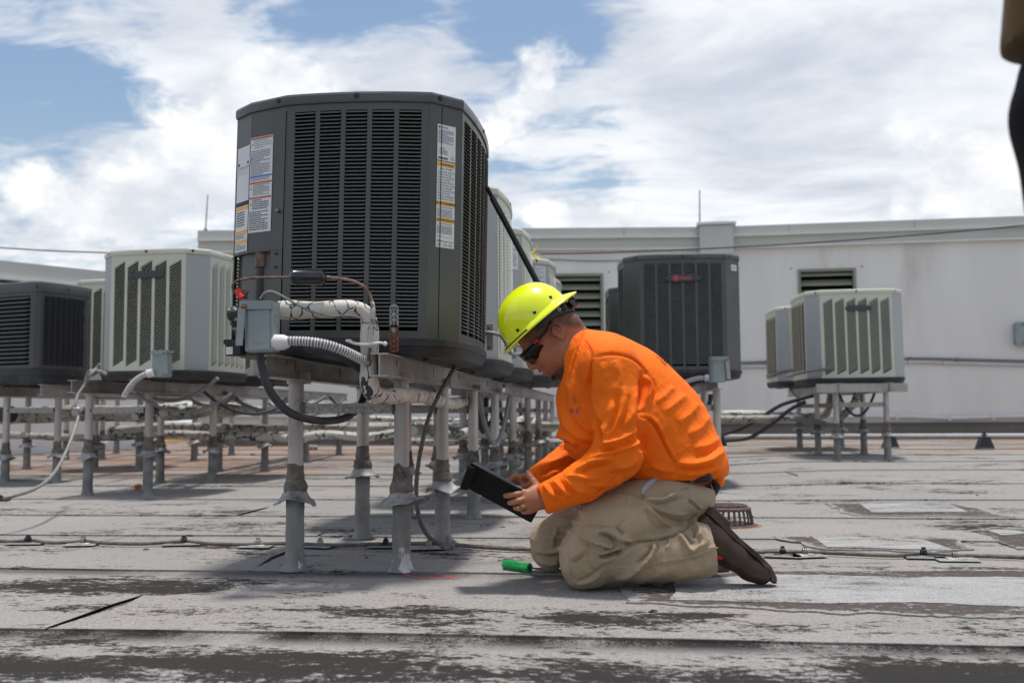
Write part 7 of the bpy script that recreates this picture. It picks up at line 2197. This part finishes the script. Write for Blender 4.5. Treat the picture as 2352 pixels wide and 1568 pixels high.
mb = MB(); mb.tube([at(230, 835, 6.75), at(222, 845, 6.75), at(210, 858, 6.7), at(202, 868, 6.7)], .012, n=8); mb.tube([at(205, 852, 6.72), at(228, 852, 6.74), at(245, 860, 6.75)], .012, n=8); single('cable_stub', mb, 'cable_pale', 'short pale cable stubs at the corner of the badged cream unit', 'cable')
# leaning pole
top = at(1118, 430, 4.02); botp = ground(1560, 1262); 
axp = (botp-top).normalized(); f0 = (botp-top).length
pl = thing('pole', 'black pole with a threaded tip leaning against the big unit behind the man', 'pole', botp)
mb = MB(); mb.cyl(top+axp*.10, botp, .0125, 16); part('shaft', mb, 'black_plastic', pl, world=True)
mb = MB(); mb.tube([top+axp*.045, top+axp*.05, top+axp*.125, top+axp*.13], [.012, .0195, .0185, .013], n=6, k=1); part('coupling', mb, 'black_plastic', pl, world=True, smooth=False)
mb = MB(); mb.cyl(top, top+axp*.05, .0085, 12)
for k in range(6): mb.tube([top+axp*(.004+k*.008), top+axp*(.006+k*.008), top+axp*(.008+k*.008)], [.0085, .0122, .0085], n=12, k=1)
part('threaded_tip', mb, 'black_plastic', pl, world=True)
# crumpled orange scrap, leaves and grit
q = ground(317, 1122)
vs = []
mb = MB(); mb.sphere(q+Vector((0, 0, .018)), .035, 12, sc=(1.1, .7, .5))
mb.v = [tuple(Vector(v_)+Vector((mnoise.noise(Vector(v_)*40), mnoise.noise(Vector(v_)*43+Vector((5, 5, 5))), mnoise.noise(Vector(v_)*41+Vector((9, 9, 9)))))*.012) for v_ in mb.v]
single('scrap', mb, 'orange_scrap', 'small crumpled orange scrap on the roof by a left post', 'scrap', smooth=False)
lr = random.Random(4)
for i, (px_, py_) in enumerate(((1105, 1210), (1120, 1207), (1155, 1212), (1012, 1188), (953, 1193), (930, 1285), (842, 1283), (335, 1263), (1140, 1150), (600, 1085), (2245, 1138), (1965, 1406), (1952, 1368), (1500, 1406))):
    q = ground(px_, py_)
    mb = MB(); a = lr.uniform(0, 6); s = lr.uniform(.006, .012)
    vs = [q+Vector((math.cos(a+b)*s*r_, math.sin(a+b)*s*r_, .004+z)) for b, r_, z in ((0, 1.6, 0), (1.4, .7, .004), (3.1, 1.5, .001), (4.6, .7, .005))]
    vs2 = [v_-Vector((0, 0, .0035)) for v_ in vs]
    mb.add(vs+vs2, [(0, 1, 2, 3), (7, 6, 5, 4), (0, 4, 5, 1), (1, 5, 6, 2), (2, 6, 7, 3), (3, 7, 4, 0)])
    single('dry_leaf', mb, 'leaf_brown', 'tiny dry brown leaf crumb on the pale roof', 'leaf', 'leaf crumbs on the roof', smooth=False)
# ------------------------------------------------------------------ bystander at the right edge
cloth_mat('ochre_cloth', (.10, .052, .007), rough=.9)
cloth_mat('black_cloth', (.012, .010, .012), rough=.9, sheen=0)
mat('hair_dark', (.02, .015, .012), rough=.7, var=.3, scale=60)
bc = np.array([.945, 1.34, 0.0])
by = thing('person', 'blurred person in ochre jacket and black trousers standing at the right edge', 'person', cw(bc))
def bp_(x, y, z): return bc+[x, y, z]
Q = Field(bp_(-.42, -.28, -.01), bp_(.36, .28, 1.14), .010)
Q.ell(bp_(0, 0, .92), (.235, .155, .14), None, k=.04); Q.ell(bp_(0, 0, .985), (.255, .15, .13), None, k=.04); Q.ell(bp_(0, .02, 1.06), (.225, .12, .08), None, k=.04)
for sx in (-1, 1):
    Q.cap(bp_(sx*.115, 0, .86), bp_(sx*.115, .01, .50), .118, .078, k=.03); Q.cap(bp_(sx*.115, .01, .50), bp_(sx*.12, .02, .06), .078, .062, k=.02)
v, f = Q.nets(); v = relax(v, f, 1, .5); nn = vnormals(v, f); v = v+nn*(np_noise(v, 14, 2)*.005)[:, None]; to_obj('trousers', v, f, 'black_cloth', by)
Q = Field(bp_(-.42, -.34, 1.05), bp_(.42, .34, 1.62), .010)
Q.ell(bp_(0, 0, 1.34), (.215, .14, .16), None, k=.05)
for xx in (-.15, 0, .15): Q.cap(bp_(xx, .02, .96), bp_(xx*.9, 0, 1.34), .108, .10, k=.04)
for sx in (-1, 1):
    Q.cap(bp_(sx*.19, 0, 1.42), bp_(sx*.27, -.02, 1.18) if sx > 0 else bp_(-.13, -.12, 1.25), .07, .058, k=.04)
Q.cap(bp_(.27, -.02, 1.18), bp_(.12, -.22, 1.24), .055, .042, k=.02); Q.cap(bp_(-.13, -.12, 1.25), bp_(.03, -.25, 1.27), .055, .042, k=.02)
Q.plane(bp_(0, 0, 1.085), (0, 0, -1), k=.006)
v, f = Q.nets(); v = relax(v, f, 1, .5); nn = vnormals(v, f); v = v+nn*(np_noise(v, 12, 6)*.005)[:, None]; to_obj('jacket', v, f, 'ochre_cloth', by)
Q = Field(bp_(-.14, -.34, 1.16), bp_(.24, .15, 1.86), .006)
Q.ell(bp_(0, 0, 1.73), (.077, .098, .115), None, k=.02); Q.ell(bp_(0, -.02, 1.66), (.060, .075, .075), None, k=.03); Q.cap(bp_(0, .01, 1.62), bp_(0, .01, 1.46), .056, .075, k=.03)
Q.cap(bp_(0, -.095, 1.70), bp_(0, -.112, 1.675), .010, .014, k=.01)
for sx in (-1, 1):
    Q.ell(bp_(sx*.03, -.085, 1.71), (.014, .012, .010), None, k=.006, op='s'); Q.ell(bp_(sx*.078, .0, 1.695), (.008, .02, .03), None, k=.006)
Q.ell(bp_(0, -.088, 1.635), (.024, .012, .008), None, k=.005)
for hx, hy, hz, sx in ((.12, -.22, 1.24, -1), (.03, -.25, 1.27, 1)):
    Q.ell(bp_(hx+sx*.04, hy-.02, hz+.01), (.045, .022, .035), None, k=.01)
    for j in range(4):
        a = bp_(hx+sx*.075, hy-.02-.004*j, hz+.035-.019*j); b = a+np.array([sx*.030, -.012, -.002]); c_ = b+np.array([sx*.010, .022, -.004])
        Q.cap(a, b, .010, .009, k=.004); Q.cap(b, c_, .009, .008, k=.004)
    Q.cap(bp_(hx+sx*.03, hy-.03, hz+.03), bp_(hx+sx*.065, hy-.035, hz+.065), .013, .010, k=.006)
v, f = Q.nets(); v = relax(v, f, 1, .4); loc = v-bc
tn = ss(loc[:, 2]+.35*loc[:, 1], 1.72, 1.75)
to_obj('body', v, f, 'skin', by, attr=tn*.95)
for sx in (-1, 1):
    Q = Field(bp_(sx*.12-.08, -.24, -.01), bp_(sx*.12+.08, .14, .14), .006)
    Q.cap(bp_(sx*.12, .03, .10), bp_(sx*.12, .03, .05), .05, .045, k=.02); Q.cap(bp_(sx*.12, .04, .04), bp_(sx*.12, -.16, .035), .042, .042, k=.02); Q.plane((0, 0, .004), (0, 0, -1), k=.004)
    v, f = Q.nets(); to_obj('shoe', v, f, 'boot_leather', by)
